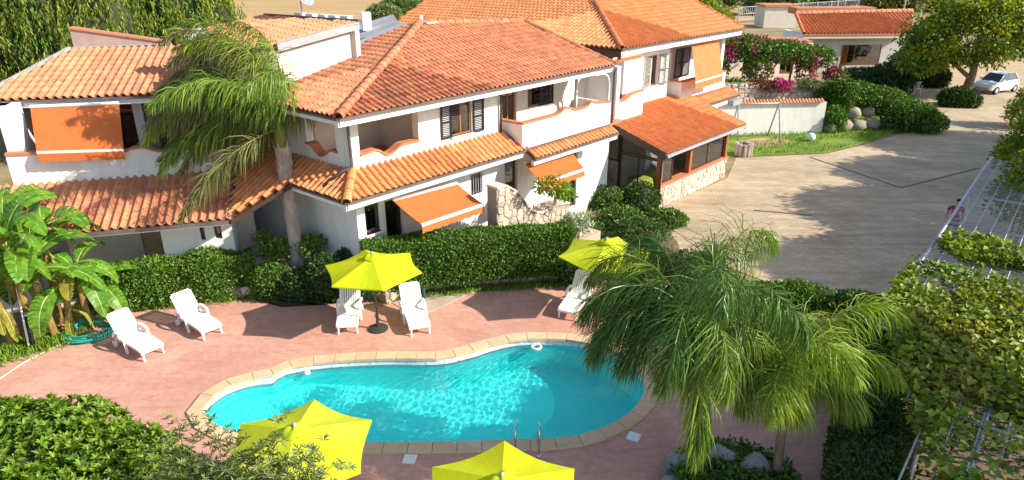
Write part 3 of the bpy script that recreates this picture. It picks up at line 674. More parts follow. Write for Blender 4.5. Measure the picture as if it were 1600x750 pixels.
def voronoi_cells(Wd, Hd, size, seed):
    r = random.Random(seed); nx, ny = max(1, int(Wd/size)), max(1, int(Hd/(size*.8))); sx, sy = Wd/nx, Hd/ny; S = {}
    for i in range(-1, nx+1):
        for j in range(-1, ny+1): S[i, j] = ((i+.5+r.uniform(-.36, .36)+.25*(j % 2))*sx, (j+.5+r.uniform(-.32, .32))*sy)
    out = []
    for (i, j), (cx, cy) in S.items():
        if not (0 <= i < nx and 0 <= j < ny): continue
        P = [(0, 0), (Wd, 0), (Wd, Hd), (0, Hd)]
        for a in range(-2, 3):
            for c in range(-2, 3):
                if (a, c) == (0, 0) or (i+a, j+c) not in S: continue
                qx, qy = S[i+a, j+c]; mx, my = (cx+qx)/2, (cy+qy)/2; dx, dy = qx-cx, qy-cy; R = []
                for k in range(len(P)):
                    p, q = P[k], P[(k+1) % len(P)]; fp = (p[0]-mx)*dx+(p[1]-my)*dy; fq = (q[0]-mx)*dx+(q[1]-my)*dy
                    if fp <= 0: R.append(p)
                    if (fp < 0) != (fq < 0) and abs(fp-fq) > 1e-9:
                        t = fp/(fp-fq); R.append((p[0]+t*(q[0]-p[0]), p[1]+t*(q[1]-p[1])))
                P = R
                if len(P) < 3: break
            if len(P) < 3: break
        if len(P) >= 3: out.append(P)
    return out
def stones(parent, P, d, n, Wd, Hd, size=0.28, mat=None, seed=1, proud=0.045, top=None, cap=300):
    """rubble facing on a vertical rectangle: every stone its own piece, joints recessed; top(x) limits the height"""
    d = unit(d); n = unit(n); P = np.array(P, float); k = 0; r = random.Random(seed+50)
    for poly in voronoi_cells(Wd, Hd, size, seed):
        cx = sum(p[0] for p in poly)/len(poly); cy = sum(p[1] for p in poly)/len(poly)
        if top and cy > top(cx): continue
        m = len(poly); pr = proud*r.uniform(.5, 1.25); a, c = .92, r.uniform(.68, .8)
        f = lambda s_, h: [P+d*(cx+(x-cx)*s_)+UP*(cy+(y-cy)*s_)+n*h for x, y in poly]
        vs = f(a, 0)+f(a, pr*.6)+f(c, pr)+[P+d*cx+UP*cy+n*pr*r.uniform(.9, 1.3)]
        fs = [(i, (i+1) % m, m+(i+1) % m, m+i) for i in range(m)]+[(m+i, m+(i+1) % m, 2*m+(i+1) % m, 2*m+i) for i in range(m)]+[(2*m+i, 2*m+(i+1) % m, 3*m) for i in range(m)]
        if np.dot(np.cross(d, UP), n) < 0: fs = [q[::-1] for q in fs]
        b = MB(); b.mesh(vs, fs); b.build('stone', mat or M_stone, parent); k += 1
def pipe(parent, pts, r=.04, mat=None, name='downpipe'):
    b = MB(); b.tube(pts, r, 8); return b.build(name, mat or M_gutter, parent, True)
nF = -w                                                     # outward normal of the front facades
# ------------------------------------------------------------------ main house
H1 = thing('main_house', 'white two storey house with hipped tile roof behind the tall clipped hedge', 'house', Lc(0, 0))
zS0, zS1 = 3.97, 4.45                                       # skirt roof: eave and top
s_end = 5.95
def fo(a0, a1, z0, z1): return (a0, a1, z0, z1)
low = wall(H1, 'lower_wall', M_white, Lc(0, 0), u, 12.4, -.1, 4.2, .3, nF, [(.28, .82, 2.45, 3.35), (1.0, 1.62, .7, 3.3), (4.5, 5.06, 2.6, 3.3), (6.15, 6.8, .7, 3.4), (8.95, 10.3, .7, 3.4)])
window(H1, Lc(.28, 0, 2.45), u, nF, .54, .90, M_brown, 0, sill=True)
d1 = window(H1, Lc(1.0, 0, .7), u, nF, .62, 2.6, M_brown, 0, name='door'); 
window(H1, Lc(4.5, 0, 2.6), u, nF, .56, .70, M_brown, 0, bars=5, sill=True)
window(H1, Lc(6.15, 0, .7), u, nF, .65, 2.7, M_wood, 0, name='door')
window(H1, Lc(8.95, 0, .7), u, nF, 1.35, 2.7, M_brown, 1, name='door')
nL = unit(V3(-wl[1], wl[0], 0)); nL = nL if nL[1] < 0 else -nL   # outward normal of the left facade
wall(H1, 'side_wall', M_white, Lc(0, .012), wl, 8.2, -.1, 4.2, .3, nL)
wall(H1, 'rear_wall', M_white, Lc(0, 8), u, 12.4, -.1, 6.0, .25, w)
wall(H1, 'end_wall', M_white, Lc(12.2, .35), w, 7.6, -.1, 5.9, .25, u)
# upper storey: front wall with the corner loggia
lg0, lg1 = .30, 2.42
wall(H1, 'upper_wall', M_white, Lc(0, 0), u, 5.95, 4.2, 6.02, .28, nF, [(lg0, lg1, 4.2, 5.82), (3.74, 4.62, 4.72, 5.74)])
parapet(H1, Lc(0, -.004), u, nF, [(lg0+.0, 4.83), (.62, 4.86), (.90, 4.85), (1.2, 4.66), (1.45, 4.70), (1.75, 4.84), (2.05, 4.84), (lg1-.0, 4.84)], 4.2, .2)
wall(H1, 'upper_side_wall', M_white, Lc(0, .29), wl, 7.6, 4.2, 6.02, .25, nL, [(.35, 1.72, 4.2, 5.80)])
parapet(H1, Lc(0, .29)+nL*.004, wl, nL, [(.30, 4.86), (.62, 4.86), (.85, 4.72), (1.1, 4.62), (1.35, 4.74), (1.5, 4.88), (1.75, 4.90)], 4.2, .2)
b = MB(); q0, q1, q2 = Lc(.35, 2.3, 4.2), Lc(2.7, 2.3, 4.2), Lc(2.7, .3, 4.2)
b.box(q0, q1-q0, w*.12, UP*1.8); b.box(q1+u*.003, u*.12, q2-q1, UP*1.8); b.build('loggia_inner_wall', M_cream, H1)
b = MB(); b.box(Lc(.2, .2, 4.19), u*2.6, w*2.2, UP*.08); b.build('loggia_floor', M_terra, H1)
b = MB(); b.box(Lc(-.2, -.1, 6.03), u*6.1, w*4.5, UP*.05); b.build('soffit', M_fascia, H1)
win = window(H1, Lc(3.74, 0, 4.72), u, nF, .88, 1.02, M_wood, 1, recess=.06, sill=True)
g = MB(); g.box(Lc(3.80, .085, 5.20), u*.36, UP*.48, nF*.02); g.build('roller_blind', M_dark, win)
shutter(H1, Lc(3.29, -.02, 4.72), u*.44-nF*.0, 1.03, nF); shutter(H1, Lc(4.66, -.02, 4.70), u*.48, 1.03, nF)
# balcony bay: floor, parapet and set-back wall
bz = 4.0
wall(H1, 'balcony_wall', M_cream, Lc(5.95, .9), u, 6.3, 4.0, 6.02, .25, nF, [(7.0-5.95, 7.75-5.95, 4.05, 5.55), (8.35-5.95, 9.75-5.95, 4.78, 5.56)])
wall(H1, 'balcony_side_wall', M_white, Lc(5.945, .28), w, .9, 4.0, 6.02, .28, u)
wall(H1, 'balcony_end_wall', M_white, Lc(11.9, -.55), w, 1.5, 3.9, 6.02, .22, -u)
b = MB(); b.box(Lc(5.95, -.75, 3.88), u*6.1, w*1.75, UP*.12); b.build('balcony_floor', M_terra, H1)
window(H1, Lc(7.0, .9, 4.05), u, nF, .75, 1.5, M_wood, 1, name='door')
window(H1, Lc(8.35, .9, 4.78), u, nF, 1.4, .78, M_wood, 0, back=True)
shutter(H1, Lc(8.95, .86, 4.78), u*.8, .78, nF)
parapet(H1, Lc(0, -.80), u, nF, [(6.15, 4.82), (7.2, 4.82), (8.0, 4.84), (8.35, 4.97), (8.7, 4.95), (9.0, 4.84), (9.6, 4.84), (9.95, 4.98), (10.3, 4.90), (11.2, 4.80)], 3.98, .14)
b = MB(); b.box(Lc(6.15, -.655, 3.98), u*.14, w*1.5, UP*.82); pb = b.build('parapet', M_white, H1)
b = MB(); b.box(Lc(6.12, -.655, 4.803), u*.2, w*1.5, UP*.06); b.build('parapet_cap', M_terra, pb)
b = MB(); b.box(Lc(11.06, -.655, 3.98), u*.14, w*1.4, UP*.82); pb = b.build('parapet', M_white, H1)
# roofs
R1 = Roofs(H1); zE = 6.20; pitch = 0.31
def on_slope(px, py, P, up, p):
    n = unit(UP-np.array(up)*p); return on_plane(px, py, P, n)
E0 = Lc(-.80, -.80, zE); E1 = Lc(11.25, -.80, zE)
apx = on_slope(656, 38, E0, w, pitch); rdR = on_slope(818, 35, E0, w, pitch); rdL = on_slope(690, 42, E0, w, pitch)
zr = (apx[2]+rdR[2])/2
R1.plane([E0, E1, rdR, apx], w, M_tileA, W=.20, H=.33)
pl = plane3(E0, E0+wl*3, apx); upL = V3(wl[1], -wl[0], 0); upL = upL if upL[0] > 0 else -upL
Lp = [E0, on_plane(478, 164, *pl), on_plane(470, 112, *pl), on_plane(640, 40, *pl), apx]
Lp[1] = E0+wl*2.6
R1.plane([Lp[0], apx, Lp[3], Lp[2], Lp[1]], upL, M_tileA, W=.20, H=.33, name='roof')
eR = Lc(11.25, 9.0, zE); R1.ridge(E0+UP*.02, apx+UP*.05, M_tileA, .13); R1.ridge(apx+UP*.03, rdR+UP*.05, M_tileA, .12); R1.ridge(E1+UP*.02, rdR+UP*.05, M_tileA, .11)
b = MB(); b.face([E1, eR, rdR]); b.face([rdR, eR, Lc(2, 9, zE), apx]); b.face([E1-UP*.08, rdR-UP*.08, eR-UP*.08]); b.build('rear_roof', M_tileA, H1)
eave(H1, E0, E1, nF, .17); eave(H1, E0+wl*2.6, E0, nL, .13)
# flat roof and parapet strip behind the left slope
b = MB(); a_, c_ = Lp[2], Lp[3]; bk = unit(V3(-1, 1.9, 0)); b.box(a_-UP*.10, c_-a_, V3(-.35, .45, 0), UP*.16); b.build('roof_kerb', M_greyroof, H1)
b = MB(); a2_, c2_ = a_+V3(-.36, .46, -.08), c_+V3(-.36, .46, -.08); b.face([a2_, c2_, c2_+V3(-1.2, 5.5, 0), a2_+V3(-2.2, 5, 0)]); b.build('flat_roof', M_greyroof, H1)
b = MB(); c = apx+UP*.05+V3(.05, .1, 0); b.cbox(c+UP*.12, .1, .1, .26); b.build('vent_pipe', M_fascia, H1)
b = MB(); c = (apx+rdL)/2+UP*.10; b.cbox(c, .55, .22, .06, 0, u); b.build('flue_cover', M_greyroof, H1)
# skirt roofs
A0 = Lc(-.82, -.82, zS0); A1 = Lc(6.32, -.82, zS0); 
R1.plane([A0, A1, Lc(5.95, -.02, zS1), Lc(-.02, -.02, zS1)], w, M_tileB, W=.21, H=.33)
B_ = A0+wl*2.55
R1.plane([A0, Lc(-.02, -.02, zS1), Lc(-.02, .25, zS1)+wl*2.6, B_], upL, M_tileB, W=.21, H=.33)
R1.ridge(A0, Lc(0, 0, zS1+.02), M_tileB, .13)
A2 = Lc(11.1, -.86, 3.84)
R1.plane([Lc(6.32, -1.22, 3.72), Lc(11.2, -1.22, 3.72), Lc(11.2, -.82, 3.97), Lc(6.32, -.82, 3.97)], w, M_tileB, W=.21, H=.33)
eave(H1, A0, A1, nF, .18); eave(H1, B_, A0, nL, .14); eave(H1, Lc(6.32, -1.22, 3.72), Lc(11.2, -1.22, 3.72), nF, .17)
b = MB(); b.box(Lc(6.34, -.84, zS0-.02), w*.86, u*.06, UP*.1); b.tube([Lc(6.34, -.80, zS0+.05), Lc(5.98, 0, zS1+.06)], .04, 6); b.build('flashing', M_gutter, H1)
b = MB(); b.box(Lc(-.55, -.5, zS0-.30), u*11.5, w*.5, UP*.05); b.build('skirt_soffit', M_fascia, H1)
pipe(H1, [Lc(-.62, -.62, 6.05), Lc(-.1, -.12, 5.85), Lc(-.06, -.1, 4.62), Lc(-.25, .0, 4.55), Lc(-.75, .45, 4.08)], .045)
pipe(H1, [Lc(5.9, -.1, 6.0), Lc(5.9, -.06, 4.5)], .04, M_brown)
pipe(H1, [Lc(11.3, -.9, 6.05), Lc(11.32, -.8, 5.9), Lc(11.32, -.8, 4.0)], .045)
pipe(H1, smooth_open([Lc(10.2, -.72, 5.92), Lc(10.8, -.72, 5.9), Lc(11.1, -.72, 5.6), Lc(11.12, -.72, 4.85)]), .04, M_alu)
pipe(H1, [Lc(10.45, .3, 6.0), Lc(10.45, .3, 4.05)], .06, M_white, 'post')
# awnings of the lower storey
def at(px, py, t): return Wp(px, py, Lc(0, t), u)
s0, z0 = F(617, 312, -.45); s1, z1 = F(715, 286, -.45)
za = 3.45
def aw_pts(l, r_, fl, fr, t0, t1): return at(*l, t0), at(*r_, t0), at(*fr, t1), at(*fl, t1)
aw1 = awning(H1, *aw_pts((614, 313), (714, 287), (658, 350), (754, 318), -.35, -1.55), val=.24)
aw2 = awning(H1, *aw_pts((820, 255), (893, 235), (846, 285), (913, 263), -.75, -1.9), val=.24)
R1.finish()
# ------------------------------------------------------------------ left wing
dw = azv(75); nW = V3(dw[1], -dw[0], 0); Pr = G(370, 268, 3.8)
def Lw(s, t, z=0.0): q = Pr+dw*s-nW*t; return V3(q[0], q[1], z)
def FW(px, py, t=0.0):
    p = Wp(px, py, Lw(0, t), dw); return (float((p-Pr)@dw), float(p[2]))
H2 = thing('house_wing', 'white house wing on the left with a shaded balcony behind the windblown palm', 'house', Lw(-3, 0))
sL = FW(4, 250)[0]; sV = 0.0
pts = [FW(x, y) for x, y in [(8, 243), (57, 241), (110, 240), (190, 238), (205, 234), (225, 232), (240, 236), (256, 238), (300, 234), (345, 232), (388, 229)]]
pts = [(a, z) for a, z in pts if a < 0.02]; pts[-1] = (0.0, pts[-1][1])
parapet(H2, Lw(0, 0), dw, nW, pts, 3.1, .18)
Vv = G(390, 240, 4.25); dv = unit(V3(Vv[0]-Pr[0], Vv[1]-Pr[1], 0)); nv = V3(dv[1], -dv[0], 0)
parapet(H2, Pr+dw*.003-nW*.003, dv, nv, [(0, pts[-1][1]-.002), (2.2, pts[-1][1]-.002)], 3.0, .18)
tW = 1.25
sP0, sP1 = FW(22, 200, .1)[0], FW(213, 200, tW)[0]; sS0, sS1 = FW(246, 200, tW)[0], FW(274, 200, tW)[0]
z_e = 6.15
wall(H2, 'upper_wall', M_white, Lw(sP1, tW), dw, -sP1+1.9, 3.6, 6.1, .25, nW, [(sS0-sP1+.0, sS0-sP1+1.25, 4.1, 5.85)])
wall(H2, 'corner_pier', M_white, Lw(sL+.1, .2), dw, sP0-sL, 3.6, 6.1, .5, nW)
wall(H2, 'side_wall', M_white, Lw(sL+.1, .25), -nW, 8, -.1, 6.1, .25, -dw)
wall(H2, 'rear_wall', M_white, Lw(sL, 7.5), dw, -sL+2, -.1, 6.1, .25, -nW)
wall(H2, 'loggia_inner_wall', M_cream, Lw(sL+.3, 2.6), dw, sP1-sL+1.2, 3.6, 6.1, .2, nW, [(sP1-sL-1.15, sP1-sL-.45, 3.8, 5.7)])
wall(H2, 'loggia_end_wall', M_white, Lw(sP1-.004, tW+.01), -nW, 1.5, 3.6, 6.1, .2, -dw)
b = MB(); b.box(Lw(sL+.2, .15, 3.55), dw*(-sL+1.5), -nW*2.6, UP*.1); b.build('loggia_floor', M_terra, H2)
window(H2, Lw(sS0, tW, 4.1), dw, nW, 1.25, 1.75, M_wood, 1)
shutter(H2, Lw(sS0-.30, tW-.03, 4.1), dw*.58+nW*.08, 1.72, nW)
window(H2, Lw(sP1-.85, 2.6, 3.8), dw, nW, .7, 1.9, M_brown, 0, name='door')
R2 = Roofs(H2)
we0, we1 = G(-40, 158.6, z_e), G(400, 142.5, z_e); we1 = we0+unit(V3(we1[0]-we0[0], we1[1]-we0[1], 0))*np.linalg.norm(we1-we0)
dE = unit(we1-we0); nE = V3(dE[1], -dE[0], 0); wp_ = .28
T0, T1 = on_slope(112, 77, we0, -nE, wp_), on_slope(262, 71, we0, -nE, wp_); T2 = on_slope(420, 80, we0, -nE, wp_)
R2.plane([we0, we1, T2, T1, T0], -nE, M_tileC, W=.225, H=.36)
eave(H2, we0, we1, nE, .15)
b = MB(); b.box(we0-UP*.12-dE*.12, T0-we0, dE*.11, UP*.2); b.build('rake_board', M_greyroof, H2)
b = MB(); b.box(T0+UP*.03, T1-T0, -nE*.18, UP*.03); b.build('roof_flashing', M_greyroof, H2)
b = MB(); h0 = .62; b.mesh([T0-nE*.2-UP*.4, T1-nE*.2-UP*.4, T1-nE*.2+UP*.06, T0-nE*.2+UP*h0, T0-nE*.5-UP*.4, T1-nE*.5-UP*.4, T1-nE*.5+UP*.06, T0-nE*.5+UP*h0], [(0, 1, 2, 3), (5, 4, 7, 6), (3, 2, 6, 7), (4, 0, 3, 7), (1, 5, 6, 2)]); b.build('roof_upstand', pm('mauve_render', (0.42, 0.30, 0.26), (0.34, 0.24, 0.22), 2, .9), H2)
b = MB(); b.box(T0-nE*.15+UP*(h0+.003), (T1-T0)+UP*(.06-h0), -nE*.42, UP*.05); b.build('upstand_coping', M_terra, H2)
# lower wing roof
Cc = G(357, 343, 3.1); Dl = Cc-dw*8.2; zT = 3.82
R2.plane([Dl, Cc, Lw(0, -.02, zT), Lw(-7.2, -.02, zT)], -nW, M_tileC, W=.225, H=.36)
Bp = B_+nL*0.0; Tp = Lc(-.02, .25, zS1)+wl*2.6
pc = [np.array(B_), Cc, Lw(0, 0, zT), Vv+V3(.1, .3, 0), Tp]
pl2 = plane3(B_, Cc, Tp)
def drop(p, pl): a, n = pl; return V3(p[0], p[1], a[2]-((p[0]-a[0])*n[0]+(p[1]-a[1])*n[1])/n[2])
pc = [drop(p, pl2) for p in pc]
R2.plane(pc, upL, M_tileB, W=.22, H=.35)
b = MB(); b.tube([Cc+UP*.06, Lw(0, 0, zT+.1)], .05, 6); b.build('valley_flashing', M_gutter, H2)
eave(H2, Dl, Cc, nW, .05, gut=.10)
b = MB(); b.box(Cc-UP*.14, B_-Cc, V3(.07, -.03, 0), UP*.13); b.build('verge_board', M_brown, H2)
tl_ = -1.5; s0, z0 = FW(252, 370, tl_); s1, z1 = FW(361, 350, tl_)
wa = [FW(311, 357, tl_), FW(322, 375, tl_), FW(333, 354, tl_), FW(348, 373, tl_)]
wall(H2, 'lower_wall', M_white, Lw(s0, tl_), dw, s1-s0, -.1, 3.2, .25, nW, [(wa[0][0]-s0, wa[1][0]-s0, wa[1][1], 3.0), (wa[2][0]-s0, wa[3][0]-s0, wa[3][1], 3.0)])
for k in (0, 2): window(H2, Lw(wa[k][0], tl_, wa[k+1][1]), dw, nW, wa[k+1][0]-wa[k][0], 3.0-wa[k+1][1], M_brown, 0)
wall(H2, 'porch_wall', M_cream, Lw(-8, -.2), dw, 8.3, -.1, 3.6, .2, nW, [(2, 3, .1, 2.2), (5, 6, .1, 2.2)])
wall(H2, 'lower_wall_return', M_white, Lw(s1-.01, tl_+.01), -nW, 4.5, -.1, 3.3, .25, dw)
ed = wall(H2, 'entrance_wall', M_cream, Lc(0, 0)+wl*6.2+nL*-.3, wl, 3.0, -.1, 4.2, .2, nL, [(.3, 1.7, .2, 2.6)])
window(H2, Lc(0, 0, .2)+wl*6.5-nL*.3, wl, nL, 1.4, 2.4, M_brown, 1, name='door')
q = [Wp(47, 168, Lw(0, .45), dw), Wp(186, 162, Lw(0, .45), dw), Wp(193, 233, Lw(0, -.22), dw), Wp(57, 237, Lw(0, -.22), dw)]
awning(H2, *q, val=.26, sag=0.0, arms=False, scal=10)
R2.finish()
# ------------------------------------------------------------------ roof annex behind
H3 = thing('roof_annex', 'raised tile roof block with a white side wall behind the palm crown', 'house', G(470, 90, 6.8))
p0 = G(432, 72, 7.6); p1 = G(560, 37, 8.0); p2 = G(412, 27, 8.05); pl3 = plane3(p0, p1, p2); p3 = on_plane(322, 84, *pl3); p4 = on_plane(322, 48, *pl3)
R3 = Roofs(H3); R3.plane([p3, p0, p1, p2, p4], u, M_tileC, W=.21, H=.34); R3.finish()
d3 = unit(V3(p1[0]-p0[0], p1[1]-p0[1], 0)); n3 = V3(d3[1], -d3[0], 0)
b = MB(); q = p0-n3*.12; e = p1-n3*.12
b.mesh([V3(q[0], q[1], 6.0), V3(e[0], e[1], 6.0), e-UP*.22, q-UP*.22]+[x-n3*.25 for x in (V3(q[0], q[1], 6.0), V3(e[0], e[1], 6.0), e-UP*.22, q-UP*.22)], [(0, 1, 2, 3), (5, 4, 7, 6), (3, 2, 6, 7), (1, 5, 6, 2), (4, 0, 3, 7)]); b.build('side_wall', M_cream, H3)
b = MB(); b.box(p0-UP*.16+n3*.05, p1-p0, -n3*.16, UP*.22); b.build('rake_board', M_greyroof, H3)
b = MB(); b.box(p2+UP*.02, p1-p2, u*.12, UP*.10); b.build('ridge_flashing', M_gutter, H3)
for a_, c_ in ((p3, p0), (p1, p2), (p2, p4)):
    a_, c_ = a_-UP*.12, c_-UP*.12; k_ = unit(np.cross(c_-a_, UP))*.2; lo = lambda p: V3(p[0], p[1], 5.5)
    b = MB(); b.mesh([lo(a_), lo(c_), c_, a_, lo(a_)-k_, lo(c_)-k_, c_-k_, a_-k_], [(0, 1, 2, 3), (5, 4, 7, 6), (3, 2, 6, 7), (4, 0, 3, 7), (1, 5, 6, 2)]); b.build('outer_wall', M_cream, H3)
d = unit(p1-p2); L_ = np.linalg.norm(p1-p2)
for k in (.30, .42, .55, .66, .78):
    b = MB(); b.box(p2+d*L_*k+u*.14+UP*.02, d*.30, u*.2, UP*.17); b.build('roof_vent', M_fascia, H3)
# dish, outdoor unit, chimney
c = p2+d*L_*.40+u*.1; dish = thing('satellite_dish', 'grey satellite dish with an arm on the edge of the raised tile roof', 'satellite dish', c)
b = MB(); b.tube([c, c+UP*1.0], .025, 8); b.build('mast', M_galv, dish)
b = MB(); ax = unit(V3(.75, -.35, .42)); X_ = unit(np.cross(ax, UP)); Y_ = np.cross(X_, ax); cc = c+UP*.72+ax*.08; vs = []; fs = []; K = 20
for i, r_ in enumerate((0, .15, .28, .38)):
    for k in range(K): a = 2*pi*k/K; vs.append(cc+X_*r_*cos(a)+Y_*r_*1.1*sin(a)+ax*(r_*r_*.9))
for i in range(3):
    for k in range(K): fs.append((i*K+k, i*K+(k+1) % K, (i+1)*K+(k+1) % K, (i+1)*K+k))
b.mesh(vs, fs); b.build('reflector', M_grey, dish, True)
b = MB(); b.tube([cc-Y_*.36+ax*.05, cc+ax*.62-Y_*.1], .012, 6); b.cbox(cc+ax*.64-Y_*.08, .12, .07, .09); b.build('receiver_arm', M_fascia, dish)
c = G(574, 48, 7.2); ac = thing('air_conditioner', 'white air conditioner box on the flat roof beside the raised tile roof', 'air conditioner', c)
b = MB(); b.cbox(c+UP*.36, .34, .8, .64, 0, V3(1, .25, 0)); b.build('casing', M_fascia, ac)
b = MB(); o = c+UP*.36+V3(.18, -.1, 0)
for r_ in (.08, .15, .22): b.tube([o+V3(.0, .1, 0)+V3(-.2*cos(a)*r_, r_*cos(a), r_*sin(a)) for a in np.linspace(0, 2*pi, 17)], .008, 4)
b.build('fan_grille', M_grey, ac)
c = on_plane(305, 60, *pl3); b = MB(); b.cbox(c+UP*.12, .5, .4, .26, 0, V3(1, .2, 0)); ch = thing('skylight_box', 'small white box standing on the tile roof left of the palm crown', 'roof box', c); b.build('box', M_fascia, ch)
b = MB(); b.cbox(c+UP*.27, .56, .46, .03, 0, V3(1, .2, 0)); b.build('lid', M_alu, ch)
# ------------------------------------------------------------------ right house
H4 = thing('right_house', 'taller white house with a big orange roof and a long drop awning on the right', 'house', Lc(17, 2))
def S4(px, py, t): return Wp(px, py, Lc(0, t), u)
tf = 1.0; zE4 = 6.47
e0 = S4(972, 68, .3); e0[2] = zE4; e0 = Lc((e0-C0)@u, .3, zE4); e1 = Lc((S4(1161, 44, .3)-C0)@u, .3, zE4)
R4 = Roofs(H4); pit4 = .30
hp = on_slope(905, -38, e0, w, pit4); hq = on_slope(1010, -38, e0, w, pit4); 
R4.plane([e0, e1, hq, hp], w, M_tileD, W=.24, H=.40)
pl4 = plane3(e0, e0+wl*4, hp); l1 = e0+wl*9.5; l2 = on_plane(700, -25, *pl4); l0 = on_plane(610, 43, *pl4)
R4.plane([e0, hp, l2, l0], upL, M_tileB, W=.24, H=.36)
R4.ridge(e0+UP*.03, hp+UP*.04, M_tileB, .13); R4.ridge(e1+UP*.02, hq+UP*.04, M_tileD, .12)
b = MB(); b.face([e1, e1+w*12, hq+w*4]); b.face([e1, hq+w*4, hq]); b.build('rear_roof', M_tileD, H4)
eave(H4, e0, e1, nF, .22)
b = MB(); b.box(e0-UP*.42, wl*9, nL*.06, UP*.34); b.build('dark_fascia', M_brown, H4)
b = MB(); b.box(e0-UP*.22, e1-e0, w*.9, UP*.04); b.build('soffit', M_fascia, H4)
sv = lambda px, py, t: (lambda p: (float((p-C0)@u), float(p[2])))(S4(px, py, t))
a_l = sv(957, 120, tf)[0]; a_r = sv(1128, 110, tf)[0]
wA = sv(1008, 89, tf); wB = sv(1026, 132, tf)
nz0, nz1 = sv(1056, 100, tf)[0], sv(1120, 100, tf)[0]
wall(H4, 'front_wall', M_white, Lc(a_l, tf), u, a_r-a_l, -.1, 6.3, .28, nF, [(.05, sv(974, 110, tf)[0]-a_l, 3.6, 5.8), (wA[0]-a_l, wB[0]-a_l, wB[1], wA[1]), (sv(1045, 100, tf)[0]-a_l, a_r-a_l-.3, 3.55, 6.0)])
wall(H4, 'niche_wall', M_white, Lc(a_l, tf+1.0), u, a_r-a_l, -.1, 6.3, .2, nF, [])
wall(H4, 'end_wall', M_white, Lc(a_r-.28, tf+.29), w, 8, -.1, 6.3, .27, u)
wall(H4, 'left_wall', M_cream, Lc(a_l, tf+.29), w, 8, -.1, 6.3, .27, -u)
window(H4, Lc(wA[0], tf, wB[1]), u, nF, wB[0]-wA[0], wA[1]-wB[1], M_wood, 0, sill=True)
hh = wA[1]-wB[1]
shutter(H4, Lc(wA[0], tf-.02, wB[1]), -u*.25+nF*.5, hh, -u, M_fascia); shutter(H4, Lc(wB[0]+.03, tf-.03, wB[1]), u*.75+nF*.12, hh, nF, pm('grey_green_shutter', (0.13, 0.14, 0.13), (0.18, .18, .17), 6, .5))
dA, dB = sv(1056, 77, 2.0), sv(1074, 117, 2.0)
shutter(H4, Lc(dA[0], 1.97, dB[1]), u*(dB[0]-dA[0])*.5, dA[1]-dB[1], nF); shutter(H4, Lc((dA[0]+dB[0])/2+.02, 1.97, dB[1]), u*(dB[0]-dA[0])*.5, dA[1]-dB[1], nF)
b = MB(); c = Lc(dA[0]+.5, 1.85, 6.0); b.lathe(c, [(.03, .12), (.09, .05), (.11, -.1), (.02, -.12)], 10); b.build('wall_lamp', M_brown, H4)
# balcony with the drop awning
pA, pB = sv(1063, 154, .55), sv(1131, 140, .55); zt = sv(1063, 130, .55)[1]
parapet(H4, Lc(0, .55), u, nF, [(pA[0], zt), ((pA[0]+pB[0])/2, zt), (pB[0], zt)], pA[1]-.3, .16)
parapet(H4, Lc(pA[0]+.0, .72), w, -u, [(0, zt-.002), (1.3, zt-.002)], pA[1]-.3, .16)
b = MB(); b.box(Lc(pA[0]+.17, .72, pA[1]-.1), u*(pB[0]-pA[0]-.2), w*1.4, UP*.1); b.build('balcony_floor', M_terra, H4)
awning(H4, S4(1081, 68, .75), S4(1123, 62, .75), S4(1129, 116, -.15), S4(1087, 128, -.15), M_awnpale, val=.32, sag=0, arms=False, scal=6)
awning(H4, S4(957, 86, .95), S4(1001, 79, .95), S4(1003, 82, .45), S4(958, 91, .45), M_awn, val=.16, sag=0, arms=False, scal=4)
parapet(H4, Lc(0, .25), u, nF, [sv(x, y, .25) for x, y in [(953, 166), (965, 160), (975, 158), (985, 150), (995, 145), (1006, 142)]], 3.2, .16)
b = MB(); b.box(Lc(sv(953, 166, .25)[0], .42, 3.7), u*2.2, w*.7, UP*.1); b.build('balcony_floor', M_terra, H4)
bx0 = sv(976, 95, .45); bx1 = sv(1003, 140, .45)
b = MB(); b.box(Lc(bx0[0], .45, bx1[1]), u*(bx1[0]-bx0[0]), w*.548, UP*(bx0[1]-bx1[1])); b.build('projecting_bay', M_white, H4)
k0, k1 = sv(1074, 160, .1), sv(1136, 146, .1)
R4.plane([Lc(pA[0]+.1, -.25, 3.28), Lc(pB[0]+.25, -.25, 3.28), Lc(pB[0]+.1, .54, 3.6), Lc(pA[0]+.3, .54, 3.6)], w, M_tileB, W=.22, H=.35)
eave(H4, Lc(pA[0]+.1, -.25, 3.28), Lc(pB[0]+.25, -.25, 3.28), nF, .22)
pipe(H4, [Lc((e0-C0)@u+.1, .35, 6.2), Lc(a_l+.05, .85, 5.9), Lc(a_l+.05, .9, 3.6)], .045)
b = MB(); c = Lc(pB[0]-.5, -.35, 3.0); b.cbox(c, .9, .3, .28, 0, u); b.build('wall_cabinet', M_grey, H4)
R4.finish()
# ------------------------------------------------------------------ sunroom
H5 = thing('sunroom', 'glazed sunroom with timber posts on a stone base under an orange tile roof', 'sunroom', Lc(16.5, -1))
sA, sB, tB, zB = 13.75, 19.86, -1.75, .98
ro = [Lc(12.95, -2.35, 2.70), Lc(20.0, -2.35, 2.70), Lc(20.0, 1.0, 3.70), Lc(12.95, 1.0, 3.70)]
R5 = Roofs(H5); R5.plane(ro, w, M_tileD, W=.21, H=.33, thick=.06); 
for o_, e_ in ((ro[0]-UP*.24-u*.05, ro[3]-ro[0]), (ro[1]-UP*.24, ro[2]-ro[1])): b = MB(); b.box(o_, e_, u*.08, UP*.25); b.build('barge_board', M_brown, H5)
b = MB(); b.box(ro[0]-UP*.14, ro[1]-ro[0], nF*.10, UP*.10); b.build('gutter', M_greyroof, H5)
b = MB()
for k in range(9): s_ = 13.2+k*.8; b.box(Lc(s_, -2.25, 2.58), u*.08, w*3.2+UP*.97, UP*.1)
